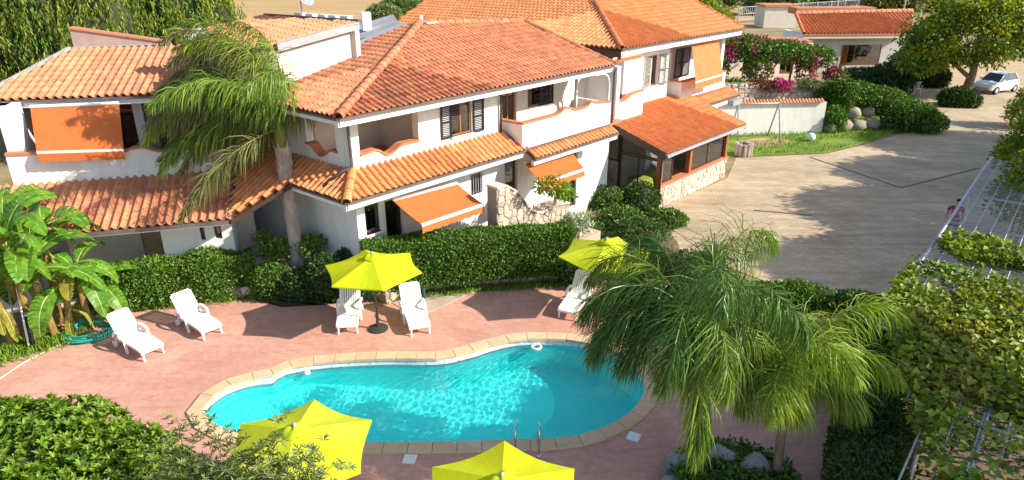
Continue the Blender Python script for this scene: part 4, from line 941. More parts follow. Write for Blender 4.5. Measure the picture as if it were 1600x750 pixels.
b.build('rafters', M_wood, H5)
b = MB(); b.box(Lc(sA+.05, tB+.05, -.1), u*(sB-sA-.05), w*.25, UP*(zB+.1)); bs = b.build('base_wall', M_mortar, H5); stones(bs, Lc(sA+.05, tB+.05, 0), u, nF, sB-sA-.05, zB, .30, M_stonew, 3)
b = MB(); b.box(Lc(sA-.05, tB-.06, zB), u*(sB-sA+.1), w*.42, UP*.07); b.build('window_sill', M_terra, H5)
tq = [float((Wp(x, 255, Lc(sA, 0), w)-C0)@w) for x in (1020, 965, 914)]
tl1 = min(max(tq[1], .3), 2.2); tl2 = max(tl1+.8, min(tq[2], 4))
b = MB(); b.box(Lc(sA, tl1, -.1), w*(tl2-tl1), u*.25, UP*1.75); b2 = b.build('stone_wall', M_mortar, H5); stones(b2, Lc(sA, tl1, 0), w, -u, tl2-tl1, 1.62, .30, pm('brown_stone', (.36, .25, .18), (.27, .19, .14), 5, .9, .3, 30, island=.25), 5)
b = MB(); b.box(Lc(sA-.004, tB+.04, -.1), w*.5, u*.3, UP*(zB+.08)); b.build('base_pier', M_terra, H5)
def roofz(t): return 2.70+(t+2.35)*.2985-.16
for k, (x0, wd_, m_) in enumerate([(sA, .20, M_wood), (sv(1083, 230, tB)[0]-.1, .2, M_wood), (sB-.2, .2, M_wood)]):
    b = MB(); b.box(Lc(x0, tB+.04, zB+.07), u*wd_, w*.2, UP*(roofz(tB)-zB-.07)); b.build('post', m_, H5)
def glazing(o, d, W_, H0, H1, mul, mat, name='window', frame=M_brown, n=nF):
    """sloping-top glazed panel from o along d"""
    f = .05; b = MB()
    z = lambda x: H0+(H1-H0)*x/W_
    b.box(o, d*f, UP*z(0), n*-.05); b.box(o+d*(W_-f), d*f, UP*z(W_), n*-.05); b.box(o+d*(f+.001), d*(W_-2*f-.002), UP*f, n*-.05); b.box(o+d*(f+.001)+UP*(z(f)-f), d*(W_-2*f-.002)+UP*(z(W_-f)-z(f)), UP*f, n*-.05)
    for k in range(mul): x = W_*(k+1)/(mul+1); b.box(o+d*(x-f/2)+UP*(f+.001), d*f, UP*(z(x)-2*f-.01), n*-.045)
    fr = b.build(name, frame, H5)
    for k in range(mul+1):
        x0, x1 = W_*k/(mul+1)+f*.6, W_*(k+1)/(mul+1)-f*.6; g = MB(); p = o+d*x0-n*.02
        g.mesh([p+UP*f, p+d*(x1-x0)+UP*f, p+d*(x1-x0)+UP*(z(x1)-f), p+UP*(z(x0)-f)]+[q-n*.008 for q in (p+UP*f, p+d*(x1-x0)+UP*f, p+d*(x1-x0)+UP*(z(x1)-f), p+UP*(z(x0)-f))], [(0, 1, 2, 3), (7, 6, 5, 4), (0, 4, 5, 1), (1, 5, 6, 2), (2, 6, 7, 3), (3, 7, 4, 0)]); g.build('pane', mat, fr)
sm = sv(1083, 230, tB)[0]; hz = roofz(tB)-zB-.09; so = sv(1058, 240, tB)[0]
glazing(Lc(sA+.21, tB+.12, zB+.075), u, so-sA-.25, hz, hz, 0, M_smoke); glazing(Lc(sm+.11, tB+.12, zB+.075), u, sB-.21-sm-.12, hz, hz, 1, M_smoke)
glazing(Lc(sA+.12, tB+.22, 1.0), w, tl1-tB-.26, roofz(tB+.3)-1.05, roofz(tl1)-1.05, 0, M_smoke, n=-u) if False else None
zd = 1.98
glazing(Lc(sA+.1, tB+.24, .1), w, tl1-tB-.28, zd, zd, 1, M_glass, 'door', n=-u)
glazing(Lc(sA+.1, tB+.24, zd+.13), w, tl1-tB-.28, roofz(tB+.24)-zd-.16, roofz(tl1)-zd-.16, 0, M_smoke, n=-u)
glazing(Lc(sA+.1, tl1+.02, 1.68), w, tl2-tl1-.04, 1.2, 1.5, 0, M_smoke, n=-u)
b = MB(); b.box(Lc(sA+.06, tl1-.045, .02), w*.12, u*.12, UP*(roofz(tl1)-.05)); b.build('post', M_brown, H5)
b = MB(); b.box(Lc(sA+.15, tB+.4, 0.0), u*(sB-sA-.3), w*4, UP*.06); b.build('floor', pm('beige_tiles', (.42, .32, .22), (.36, .27, .18), 2, .6), H5)
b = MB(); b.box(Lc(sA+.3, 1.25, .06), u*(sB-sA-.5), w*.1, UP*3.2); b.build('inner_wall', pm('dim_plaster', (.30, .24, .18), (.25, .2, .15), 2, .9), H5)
b = MB(); b.box(Lc(sB-.06, tB+.32, 0), u*.05, w*3, UP*3.0); b.build('end_wall', M_white, H5)
pipe(H5, [Lc(sA-.45, tB-.55, 2.6), Lc(sA-.3, tB-.35, 2.45), Lc(sA-.06, tB-.02, 2.3), Lc(sA-.06, tB-.02, 0)], .05)
R5.finish()
def dining_table(c, d, lab):
    t = thing('dining_table', lab, 'table', c); b = MB(); b.cbox(c+UP*.73, 1.2, .8, .05, 0, d); b.build('tabletop', M_tw, t)
    e = V3(-d[1], d[0], 0)
    for a, q in ((-1, -1), (1, -1), (1, 1), (-1, 1)):
        b = MB(); b.cbox(c+d*.52*a+e*.33*q+UP*.35, .07, .07, .70, 0, d); b.build('leg', M_tw, t)
M_tw = pm('light_oak', (.55, .33, .12), (.45, .25, .09), 6, .5)
dining_table(Lc(16.6, -.6, .06), u, 'light wooden table inside the sunroom by its open window')
tb = Lc(14.7, -.2, .06); gt = thing('round_table', 'table with a pale green cloth inside the sunroom behind the glass door', 'table', tb)
b = MB(); b.lathe(tb, [(0, .76), (.55, .76), (.56, .72), (.62, .45)], 20); b.build('tablecloth', pm('lime_cloth', (.5, .58, .12), None, rough=.8), gt, True)
b = MB(); b.lathe(tb, [(.25, 0), (.25, .03), (.05, .06), (.05, .7)], 10); b.build('leg', M_brown, gt)
def chair(c, d, lab, mat, grp):
    t = thing('dining_chair', lab, 'chair', c, grp); e = V3(-d[1], d[0], 0)
    b = MB(); b.cbox(c+UP*.45, .42, .42, .04, 0, d); b.build('seat', mat, t)
    b = MB(); b.box(c-d*.21-e*.2+UP*.6, d*.03, e*.4, UP*.32); b.build('backrest', mat, t)
    for a, q, h in ((-1, -1, .92), (-1, 1, .92), (1, -1, .43), (1, 1, .43)):
        b = MB(); b.cbox(c+d*.18*a+e*.18*q+UP*h/2, .04, .04, h, 0, d); b.build('leg', mat, t)
chair(Lc(16.0, -.1, .06), u, 'wooden chair left of the light wooden table in the sunroom', M_tw, 'chairs in the sunroom'); chair(Lc(17.4, -.1, .06), -u, 'wooden chair right of the light wooden table in the sunroom', M_tw, 'chairs in the sunroom')
# ------------------------------------------------------------------ cottage at the far right
gC = G(1256, 112, 0); dC = azv(86); nC = V3(dC[1], -dC[0], 0); gC = V3(gC[0]+.5, 63.5, 0)
def Lk(px, py, t=0): return Wp(px, py, gC-nC*t, dC)
k0 = Lk(1259, 90); k1 = Lk(1420, 90); LC = float((k1-k0)@dC)
H6 = thing('cottage', 'small far grey walled cottage with a red tile roof behind the fruit tree', 'house', k0*V3(1, 1, 0))
wA_, wB_ = Lk(1318, 70), Lk(1372, 102); xa, xb = float((wA_-k0)@dC), float((wB_-k0)@dC)
wall(H6, 'front_wall', pm('grey_render', (.52, .51, .50), (.45, .44, .43), 1.5, .9), k0, dC, LC, -.1, 3.2, .25, nC, [(xa, xb, wB_[2], wA_[2])])
wall(H6, 'left_wall', M_white, k0-nC*.251, -nC, 5, -.1, 3.2, .25, -dC)
wo = k0*V3(1, 1, 0)+dC*xa+UP*wB_[2]
window(H6, wo, dC, nC, xb-xa, wA_[2]-wB_[2], M_wood, 2, recess=.05)
shutter(H6, wo-dC*.1+nC*.05, dC*.5+nC*.15, wA_[2]-wB_[2], nC, M_wood)
r0 = Lk(1256, 53, -.8); r1 = Lk(1425, 50, -.8); r1[2] = r0[2]; 
t2 = on_slope(1243, 22, r0, -nC, .38); t3 = on_slope(1425, 18, r0, -nC, .38)
R6 = Roofs(H6); R6.plane([r0, r1, t3, t2], -nC, M_tileD, W=.36, H=.42); R6.finish(250); R6.ridge(t2+UP*.05, t3+UP*.05, M_tileC, .22, .5); R6.ridge(r0+UP*.04, t2+UP*.04, M_tileD, .16, .5)
b = MB(); b.box(r0-UP*.42, r1-r0, -nC*.1, UP*.3); b.build('fascia_board', pm('cream_paint', (.66, .55, .42), None, rough=.6), H6)
b = MB(); b.box(r0-UP*.12+nC*.08, r1-r0, -nC*.08, UP*.1); b.build('gutter', M_terra, H6)
b = MB(); b.box(t2+V3(1.5, 3.5, -.3), dC*8, -nC*2, UP*.6); b.build('rear_block', M_terra, H6)
b = MB(); c = k0+dC*2.0+UP*2.2+nC*.1; b.cbox(c, .3, .25, .4, 0, dC); b.build('wall_lamp', M_brown, H6)
# ================================================================== FURNITURE AND PROPS
def G0(px, py, z=0.0): p = G(px, py, z); return V3(p[0], p[1], z)
def make_lounger():
    t = thing('sun_lounger', 'lounger', 'sun lounger'); a = radians(52)
    bd, bn = V3(0, -cos(a), sin(a)), V3(0, sin(a), cos(a)); hg = V3(0, -.22, .36)
    b = MB()                                                # seat: slightly waved slab with a raised edge
    ys = np.linspace(-.24, .98, 10); zf = lambda y: .36+.018*cos((y-.1)*4)-(.05*max(0, (y-.75)/.23)**2)
    for y0, y1 in zip(ys[:-1], ys[1:]):
        P = [V3(-.30, y0, zf(y0)), V3(.30, y0, zf(y0)), V3(.30, y1, zf(y1)), V3(-.30, y1, zf(y1))]
        b.face(P); b.face([p-UP*.035 for p in P][::-1])
        for x in (-.30, .30):
            Q = [V3(x-.035, y0, zf(y0)+.012), V3(x+.035, y0, zf(y0)+.012), V3(x+.035, y1, zf(y1)+.012), V3(x-.035, y1, zf(y1)+.012)]
            b.face(Q); d_ = UP*-.075
            for i in (0, 1, 2, 3): b.face([Q[i]+d_, Q[(i+1) % 4]+d_, Q[(i+1) % 4], Q[i]])
    b.box((-.30, .945, zf(.98)-.06), (.60, 0, 0), (0, .045, 0), (0, 0, .07)); s = b.build('seat', M_plastic, t)
    b = MB()
    for k in range(9): y = -.12+k*.11; b.box((-.255, y, zf(y)+.003), (.51, 0, 0), (0, .012, 0), (0, 0, .006))
    b.build('groove_shade', pm('shaded_plastic', (.66, .65, .61), None, rough=.5), s)  # darker strips laid on the seat paint in the shade of grooves
    b = MB(); L = .82                                       # backrest frame and upright slats
    fr = lambda x, y, h=0: hg+V3(x, 0, 0)+bd*y+bn*h
    for (x, y, wx, wy) in ((-.33, 0, .07, L-.05), (.26, 0, .07, L-.05), (-.26, 0, .52, .10), (-.28, L-.12, .56, .12)): b.box(fr(x, y, -.02), V3(wx, 0, 0), bd*wy, bn*.045)
    bk = b.build('backrest', M_plastic, t)
    b = MB()
    for k in range(7): x = -.255+k*.0735; b.box(fr(x+.008, .102, -.012), V3(.052, 0, 0), bd*(L-.224), bn*.028)
    b.build('back_slats', M_plastic, bk)
    for x in (-.36, .36):
        b = MB(); P = smooth_open([V3(x, .20, .02), V3(x, .16, .3), V3(x, .12, .50), V3(x, -.02, .57), V3(x, -.25, .57), V3(x, -.40, .52), V3(x, -.45, .40)], 4)
        for p, q in zip(P[:-1], P[1:]):
            d = unit(q-p); nn = V3(0, -d[2], d[1]); b.box(p-V3(.035, 0, 0)-nn*.02, V3(.07, 0, 0), q-p, nn*.04)
        b.build('armrest', M_plastic, t)
    for x in (-.28, .28):
        b = MB(); b.tube([V3(x, .93, .33), V3(x, .95, .15), V3(x*1.03, .97, 0)], [.04, .035, .028], 8); b.build('leg', M_plastic, t)
    for x in (-.34, .34):
        b = MB(); K = 14; vs = []
        for dx in (-.03, .03):
            for r_ in (.11, .035): vs += [V3(x+dx, -.52+r_*cos(2*pi*k/K), .11+r_*sin(2*pi*k/K)) for k in range(K)]
        fs = []
        for k in range(K):
            n2 = (k+1) % K; fs += [(k, n2, 2*K+n2, 2*K+k), (n2, k, K+k, K+n2), (2*K+k, 2*K+n2, 3*K+n2, 3*K+k), (K+k, 3*K+k, 3*K+n2, K+n2)]
        b.mesh(vs, fs); b.build('wheel', M_plastic, t)
    b = MB(); b.box((-.33, -.56, .09), (.66, 0, 0), (0, .04, 0), (0, 0, .04)); b.tube([V3(-.30, -.52, .13), V3(-.30, -.42, .33)], .025, 6); b.tube([V3(.30, -.52, .13), V3(.30, -.42, .33)], .025, 6)
    b.tube([V3(-.31, -.24, .33), V3(-.31, -.45, .35)], .03, 6); b.tube([V3(.31, -.24, .33), V3(.31, -.45, .35)], .03, 6); b.build('axle', M_plastic, t)
    return t
lspots = [((198, 534), (241, 558), 'white plastic sun lounger on the left nearest the green hose coil'), ((297, 504), (333, 526), 'white plastic sun lounger in full sun in front of the left hedge'),
          ((549, 491), (543.7, 521.5), 'white sun lounger left of the lime parasol pole, under the parasol edge'), ((645, 493), (657, 523), 'white sun lounger right of the lime parasol pole, by the clipped hedge'),
          ((908, 471), (886, 499), 'white sun lounger in front of the parasol at the far end of the pool'), ((1012, 487), (990, 516), 'white sun lounger half hidden behind the drooping palm fronds'),
          ((1250, 575), (1192, 606), 'white sun lounger foot showing left of the right palm trunk'), ((1166, 538), (1142, 566), 'white sun lounger mostly hidden between the two near palm crowns')]
deck_begin()
lproto = make_lounger()
for i, (ra, fb, lab) in enumerate(lspots):
    o = lproto if i == 0 else copy_tree(lproto); r_, f_ = G0(*ra), G0(*fb); d = unit(f_-r_); c = f_-d*.83
    o.location = (c[0], c[1], 0.002); o.scale = (.86, .86, .86); o.rotation_euler = (0, 0, atan2(-d[0], d[1])); o['label'] = lab; o['group'] = 'white sun loungers round the pool'
# ---- parasols
def make_parasol():
    t = thing('parasol', 'parasol', 'parasol'); R_, zr_, zh = 1.31, 1.80, 2.14; K = 6
    def surf(a, r):                                         # a inside one panel 0..1, r 0..1
        k0, k1 = V3(cos(0), sin(0), 0), V3(cos(pi/3), sin(pi/3), 0); p = (k0*(1-a)+k1*a)*R_*r*(1-.055*sin(pi*a)*r)
        z = zh+(zr_-zh)*(r**1.12)-.045*sin(pi*a)*r; return V3(p[0], p[1], z)
    b = MB(); rs = np.linspace(.07, 1, 7); as_ = np.linspace(0, 1, 7)
    for r0, r1 in zip(rs[:-1], rs[1:]):
        for a0, a1 in zip(as_[:-1], as_[1:]): b.face([surf(a0, r0), surf(a0, r1), surf(a1, r1), surf(a1, r0)])
    for a0, a1 in zip(as_[:-1], as_[1:]): b.face([surf(a0, 1), surf(a0, 1)-UP*.035, surf(a1, 1)-UP*.035, surf(a1, 1)])
    pan = b.build('canopy_panel', M_lime, t, True)
    for k in range(1, K):
        o = pan.copy(); COL.objects.link(o); o.parent = t; o.rotation_euler = (0, 0, k*pi/3)
    for k in range(K):
        a = k*pi/3; dr = V3(cos(a), sin(a), 0); b = MB(); b.tube([UP*(zh-.03), dr*R_*.5+UP*(zh-.03+(zr_-zh)*.5**1.12), dr*R_*.985+UP*(zr_-.012)], .011, 5); rb = b.build('rib', M_iron, t)
        b = MB(); b.tube([UP*(zr_-.12), dr*R_*.5+UP*(zh-.05+(zr_-zh)*.5**1.12)], .008, 5); b.build('stretcher', M_iron, rb)
    b = MB(); vs = []
    for r_, z in ((.02, zh+.10), (.12, zh+.075), (.20, zh+.015), (.22, zh-.01)):
        for k in range(18): a = 2*pi*k/18; q = r_*(1-.10*(k % 3 == 1) - .0); vs.append(V3(q*cos(a), q*sin(a), z+.02*sin(a*3)))
    fs = [(i*18+k, i*18+(k+1) % 18, (i+1)*18+(k+1) % 18, (i+1)*18+k) for i in range(3) for k in range(18)]
    b.mesh(vs, [f[::-1] for f in fs]); b.build('vent_cap', M_lime, t, True)
    b = MB(); b.lathe(V3(0, 0, 0), [(0, zh+.16), (.025, zh+.15), (.04, zh+.11), (.03, zh+.08)], 10); b.build('finial', M_grey, t, True)
    b = MB(); b.tube([UP*.05, UP*(zh+.1)], .02, 8); b.build('pole', M_iron, t, True)
    b = MB(); b.lathe(V3(0, 0, 0), [(.0, .0), (.27, 0), (.27, .035), (.2, .06), (.045, .09), (.04, .35), (.0, .35)], 20); b.build('base', M_iron, t)
    return t
pproto = make_parasol()
pspots = [(G0(591, 514), (602, 448), 'lime parasol open between two loungers before the clipped hedge', 1.0), (G0(941, 487), (920, 433), 'lime parasol partly behind palm fronds at the far right of the pool', 1.0),
          (G(460, 668, 2.2)*V3(1, 1, 0), (578, 660), 'near lime parasol beside the left part of the pool with twigs before it', 1.0), (G(784, 746, 2.2)*V3(1, 1, 0), (790, 701), 'lime parasol cut by the bottom of the picture below the pool', 1.0)]
for i, (c, cp, lab, sc) in enumerate(pspots):
    o = pproto if i == 0 else copy_tree(pproto); k = G(*cp, 1.80); a = (radians(51), atan2(k[1]-c[1], k[0]-c[0]), radians(33), radians(29))[i]
    o.location = (c[0], c[1], .002); o.rotation_euler = (0, 0, a); o['label'] = lab; o['group'] = 'lime parasols by the pool'
# ---- hose, poles, posts
c = G0(141, 522); hs = thing('garden_hose', 'coiled green garden hose lying by the banana plants', 'hose', c); r_ = random.Random(4); P = []
for k in range(9*24):
    a = 2*pi*k/24; l = k//24; rr = .46+.05*sin(l*2.1)+.02*l*.5; P.append(c+V3(rr*1.15*cos(a)+.03*sin(l*1.7), rr*.95*sin(a)+.04*cos(l*2.3), .03+.028*l*(.6+.4*sin(a+l))))
b = MB(); b.tube(P, .021, 6); b.build('coil', M_hose, hs, True)
b = MB(); b.tube(smooth_open([G0(120, 524, .08), G0(98, 536, .03), G0(65, 552, .02), G0(35, 568, .02), G0(5, 588, .02), G0(-20, 604, .02)], 6), .018, 6); b.build('loose_end', M_hosepale, hs, True)
b = MB(); b.tube(smooth_open([G0(60, 548, .02), G0(30, 556, .02), G0(8, 556, .03), G0(-10, 548, .03)], 6), .015, 6); tag(b.build('pale_hose', M_hosepale, smooth=True, origin=G0(30, 556)), 'thin pale hose running into the banana plants at the left edge', 'hose')
for (f_, tp, zt, mat, rad, nm, lab, cat) in [((47, 551), (12, 380), 2.6, M_alu, .025, 'pole', 'long white pool pole leaning in the banana plants', 'pole'), ((28, 540), (10, 430), 1.7, M_galv, .022, 'pole', 'shorter grey pole behind the long white one in the bananas', 'pole'), ((53, 547), (42, 494), .85, M_black, .055, 'shower_post', 'short black post with a grey collar beside the banana stems', 'post'), ((663, 467), (659, 430), .75, pm('blue_grey_paint', (.07, .11, .15), None, rough=.5), .045, 'bollard_post', 'slim blue grey post at the hedge behind the right lounger', 'post')]:
    a, q = G0(*f_), G(*tp, zt); b = MB(); t = thing(nm, lab, cat, a); b.tube([a, q], rad, 8); b.build('shaft', mat, t, True)
    b = MB(); b.tube([q, q+unit(q-a)*.09], rad*1.35, 8); b.build('cap', M_grey, t)
deck_end()
# ---- terrace behind the hedge
b = MB(); b.box(Lc(.2, -2.3, -.1), u*8.6, w*2.25, UP*.77); tag(b.build('terrace', M_path), kind='structure')
px_top = [(776, 296), (790, 291), (806, 300), (818, 315), (832, 331), (846, 334), (858, 326), (872, 320), (890, 318)]
tt = [S4(x, y, -2.0) for x, y in px_top]; sS = [float((p-C0)@u) for p in tt]; zz = [p[2] for p in tt]
tw = thing('terrace_wall', 'curved rubble stone wall stepping down from the house behind the hedge', 'stone wall', Lc(sS[0], -2.0))
b = MB()
for i in range(len(sS)-1):
    f = lambda k, y, z: Lc(sS[k], -2.0+y, z); j = i+1
    b.face([f(i, 0, 0), f(j, 0, 0), f(j, 0, zz[j]), f(i, 0, zz[i])]); b.face([f(i, 0, zz[i]), f(j, 0, zz[j]), f(j, .4, zz[j]), f(i, .4, zz[i])]); b.face([f(j, .4, 0), f(i, .4, 0), f(i, .4, zz[i]), f(j, .4, zz[j])])
for k in (0, -1): b.face([Lc(sS[k], -2, 0), Lc(sS[k], -1.6, 0), Lc(sS[k], -1.6, zz[k]), Lc(sS[k], -2, zz[k])])
b.build('core', M_mortar, tw); stones(tw, Lc(sS[0], -2.0, .5), u, nF, sS[-1]-sS[0], max(zz)-.5, .26, M_stone, 9, top=lambda x: np.interp(x+sS[0], sS, zz)-.5-.06)
for i in range(len(sS)-1):
    b = MB(); p, q = Lc(sS[i], -2.05, zz[i]+.004), Lc(sS[i+1], -2.05, zz[i+1]+.004); b.box(p, (q-p)*.96, w*.5, UP*.06); b.build('cap_stone', M_stonew, tw)
sc_ = thing('stone_bench', 'pale stone ledge at the house corner behind the left end of the hedge', 'stone ledge', Lc(.1, -.9)); b = MB(); b.box(Lc(.05, -1.0, 0), u*1.0, w*.9, UP*1.75); b.build('core', M_mortar, sc_); stones(sc_, Lc(.05, -1.0, 0), u, nF, 1.0, 1.7, .28, M_stone, 12); stones(sc_, Lc(.05, -1.0, 0), w, -u, .9, 1.7, .28, M_stone, 13)
b = MB(); b.box(Lc(.0, -1.05, 1.753), u*1.1, w*1.0, UP*.06); b.build('top_slab', M_stonew, sc_)
c = Lc(5.0, -1.55, .7); tb = thing('garden_table', 'white plastic garden table on the terrace by the stone wall', 'table', c)
b = MB(); b.cbox(c+UP*.72, 1.15, .8, .04, 0, u); b.cbox(c+UP*.67, 1.05, .7, .05, 0, u); b.build('tabletop', M_plastic, tb)
for a, q in ((-1, -1), (1, -1), (1, 1), (-1, 1)):
    b = MB(); p = c+u*.42*a+w*.27*q; b.tube([p+UP*.66, p+u*.08*a+w*.05*q], .03, 6); b.build('leg', M_plastic, tb)
def plastic_chair(c, d, lab):
    t = thing('plastic_chair', lab, 'chair', c); e = V3(-d[1], d[0], 0)
    b = MB(); b.cbox(c+UP*.43, .44, .46, .03, 0, d); b.build('seat', M_plastic, t)
    b = MB()
    for k in range(5): b.box(c-d*.22-e*(.20-k*.085)+UP*.45, e*-.05, -d*.10+UP*.40, d*.02)
    b.box(c-d*.325-e*.23+UP*.84, e*.46, d*.025, UP*.06); b.build('backrest', M_plastic, t)
    for q in (-1, 1):
        b = MB(); b.tube(smooth_open([c+e*.24*q-d*.27+UP*.66, c+e*.25*q+UP*.67, c+e*.25*q+d*.2+UP*.63, c+e*.24*q+d*.22+UP*.43], 4), .022, 6); b.build('armrest', M_plastic, t)
    for a, q in ((-1, -1), (1, -1), (1, 1), (-1, 1)):
        b = MB(); p = c+d*.19*a+e*.2*q; b.tube([p+UP*.42, p+d*.05*a+e*.03*q], .022, 6); b.build('leg', M_plastic, t)
plastic_chair(Lc(3.9, -1.65, .7), u, 'white plastic chair left of the white garden table'); plastic_chair(G0(1432, 147), unit(V3(-.5, -1, 0)), 'white plastic chair under the fruit tree beside the bushes')
plastic_chair(G0(1414, 145), unit(V3(.9, -.6, 0)), 'white plastic chair in the shade by the dark shrubs, left of another')
# ---- low stone walls by the deck
def low_wall(nm, lab, pts, h, th, size, mat, seed):
    P = [G0(*p) for p in pts]; t = thing(nm, lab, 'stone wall', P[0])
    b = MB()
    for p, q in zip(P[:-1], P[1:]):
        d = unit(q-p); n = V3(d[1], -d[0], 0); b.box(p-n*.02, q-p, -n*th, UP*h)
    b.build('core', M_mortar, t)
    for i, (p, q) in enumerate(zip(P[:-1], P[1:])):
        d = unit(q-p); n = V3(d[1], -d[0], 0); stones(t, p-n*.02, d, n, np.linalg.norm(q-p), h, size, mat, seed+i)
        L = np.linalg.norm(q-p); m = max(1, int(L/.35))
        for k in range(m):
            b = MB(); o = p+d*L*k/m+n*.03+UP*(h+.003); r1 = random.uniform(.03, .09); A = [o, o+d*L/m*.93, o+d*L/m*.9-n*th*.9, o+d*.03-n*th*.95]; c_ = sum(A)/4
            b.mesh(A+[a*.7+c_*.3+UP*r1 for a in A], [(0, 1, 5, 4), (1, 2, 6, 5), (2, 3, 7, 6), (3, 0, 4, 7), (4, 5, 6, 7)]); b.build('cap_stone', mat, t)
deck_begin()
low_wall('kerb_wall', 'low rubble kerb along the foot of the left hedge', [(225, 481), (300, 474), (395, 464)], .28, .3, .28, M_stone, 21)
low_wall('planter_wall', 'low pale stone planter wall left of the palm trunk', [(398, 440), (430, 436), (468, 440)], .55, .5, .30, M_stonew, 25)
low_wall('hedge_kerb', 'low stone kerb under the clipped main hedge', [(590, 462), (660, 458), (740, 448), (870, 438)], .22, .25, .27, M_stone, 29)
sheet('hedge_bed', [G(560, 478), G(730, 456), G(890, 447), G(905, 400), V3(2.0, 21.0, 0), Lc(4, -2.2), Lc(.3, -.85), V3(-5.0, 17.2, 0), G(380, 425), G(180, 455), G(180, 490), G(400, 467)], M_soil, -.006, thick=.7)
deck_end()
# entrance floor and path to the door
sheet('entrance_path', [G(330, 420), G(400, 412), G(470, 425), G(460, 400), G(400, 392), G(330, 400)], M_terra, .012)
sheet('garden_path', [G(800, 350), G(930, 345), G(930, 322), G(895, 312), G(880, 330), G(800, 340)], M_path, .006)
sheet('flower_bed', [G(860, 420), G(1060, 420), G(1060, 380), G(1025, 335), G(930, 350), G(900, 370)], M_soil, -.01)
# ---- garden wall, swing, stump, ball
g0, g1 = V3(11.0, 39.6, 0), V3(18.75, 40.4, 0); dg = unit(g1-g0); ng = V3(dg[1], -dg[0], 0); gl = np.linalg.norm(g1-g0)
gw = thing('garden_wall', 'white garden wall capped with small roof tiles behind the swing frame', 'wall', g0)
b = MB(); b.box(g0-UP*.1, dg*gl, -ng*.25, UP*1.95); b.build('wall_face', M_white, gw)
k = 0; n_t = int(gl/.2)
for row, (o_, s_) in enumerate(((ng*.18, 1), (-ng*.43, -1))):
    for i in range(n_t):
        b = MB(); p = g0+dg*(.2*i+.1)+o_*0+UP*1.86; q = p+ng*.24*s_-UP*.10; top_ = g0+dg*(.2*i+.1)-ng*.125+UP*2.02; e_ = top_+(-ng*0+ng*s_*.30)-UP*.16
        A = [top_+dg*x+UP*z for x, z in ((-.09, 0), (-.05, .05), (.05, .05), (.09, 0))]; B2 = [e_+dg*x*1.1+UP*z for x, z in ((-.09, 0), (-.05, .05), (.05, .05), (.09, 0))]
        b.mesh(A+B2+[x-UP*.02 for x in B2], [(0, 1, 5, 4), (1, 2, 6, 5), (2, 3, 7, 6), (4, 5, 9, 8), (5, 6, 10, 9), (6, 7, 11, 10)]); b.build('coping_tile', M_tileC, gw)
sw = thing('swing_frame', 'thin metal swing frame standing on the lawn before the white wall', 'swing', G0(1205, 218))
f1, f2 = G0(1199, 212), G0(1219, 226); f3, f4 = G0(1140, 214), G0(1153, 226); top1 = (f1+f2)/2+UP*2.15; top2 = (f3+f4)/2+UP*2.15
for a, q in ((f1, top1), (f2, top1), (f3, top2), (f4, top2)): b = MB(); b.tube([a, q], .045, 8); b.build('leg', M_grey, sw, True)
b = MB(); b.tube([top1, top2], .02, 8); b.build('crossbar', M_fascia, sw, True)
c = G0(1161, 242); st_ = thing('stump_planter', 'tree stump planter of upright logs at the lawn edge by the sunroom', 'planter', c)
for k in range(11):
    a = 2*pi*k/11; b = MB(); p = c+V3(.38*cos(a), .38*sin(a), 0); h = .62+.08*random.random(); b.tube([p, p+UP*h], .105, 7); b.build('log', M_bark, st_)
b = MB(); b.lathe(c, [(0, .5), (.38, .5)], 12); b.build('soil', M_soil, st_)
c = G0(1266, 220); b = MB(); K = 12; b.lathe(c+UP*.24, [(.02, -.24)]+[(.26*cos(a), .24*sin(a)) for a in np.linspace(-1.35, 1.35, 8)]+[(.02, .24)], K)
tag(b.build('ball', pm('pale_blue_ball', (.55, .70, .72), (.75, .78, .76), 4, .5), smooth=True, origin=c), 'pale blue and white ball lying on the lawn', 'ball')
# ---- terrace and cream wall behind the garden wall
rw_ = thing('retaining_wall', 'rubble retaining wall above the white garden wall among flowers', 'stone wall', V3(13, 41.8, 0))
b = MB(); b.box(V3(12.3, 41.6, 0), dg*8.2, -ng*.4, UP*2.75); b.build('core', M_mortar, rw_); stones(rw_, V3(12.3, 41.6, 1.2), dg, ng, 8.2, 1.5, .36, M_stonew, 41, proud=.08)
b = MB(); b.box(V3(12.3, 42.0, 0), dg*8.2, -ng*6.5, UP*2.2); tag(b.build('upper_terrace', M_path), kind='structure')
cw = thing('garden_room', 'cream garden room wall with timber doors behind the bougainvillea', 'outbuilding', V3(14.5, 47.5, 2.2)); cd0 = V3(13.6, 47.5, 2.2)
wall(cw, 'front_wall', M_cream, cd0, dg, 7.2, 2.2, 4.3, .2, ng, [(2.3, 3.1, 2.25, 4.2), (5.0, 6.0, 2.25, 4.2)])
for a, wd_ in ((2.3, .8), (5.0, 1.0)): window(cw, V3(*(cd0+dg*a)[:2], 2.25), dg, ng, wd_, 1.95, M_wood, 1, name='door')
b = MB(); b.box(cd0+UP*2.1-ng*.21, dg*7.2, -ng*2.5, UP*.15); b.build('roof', M_terra, cw)
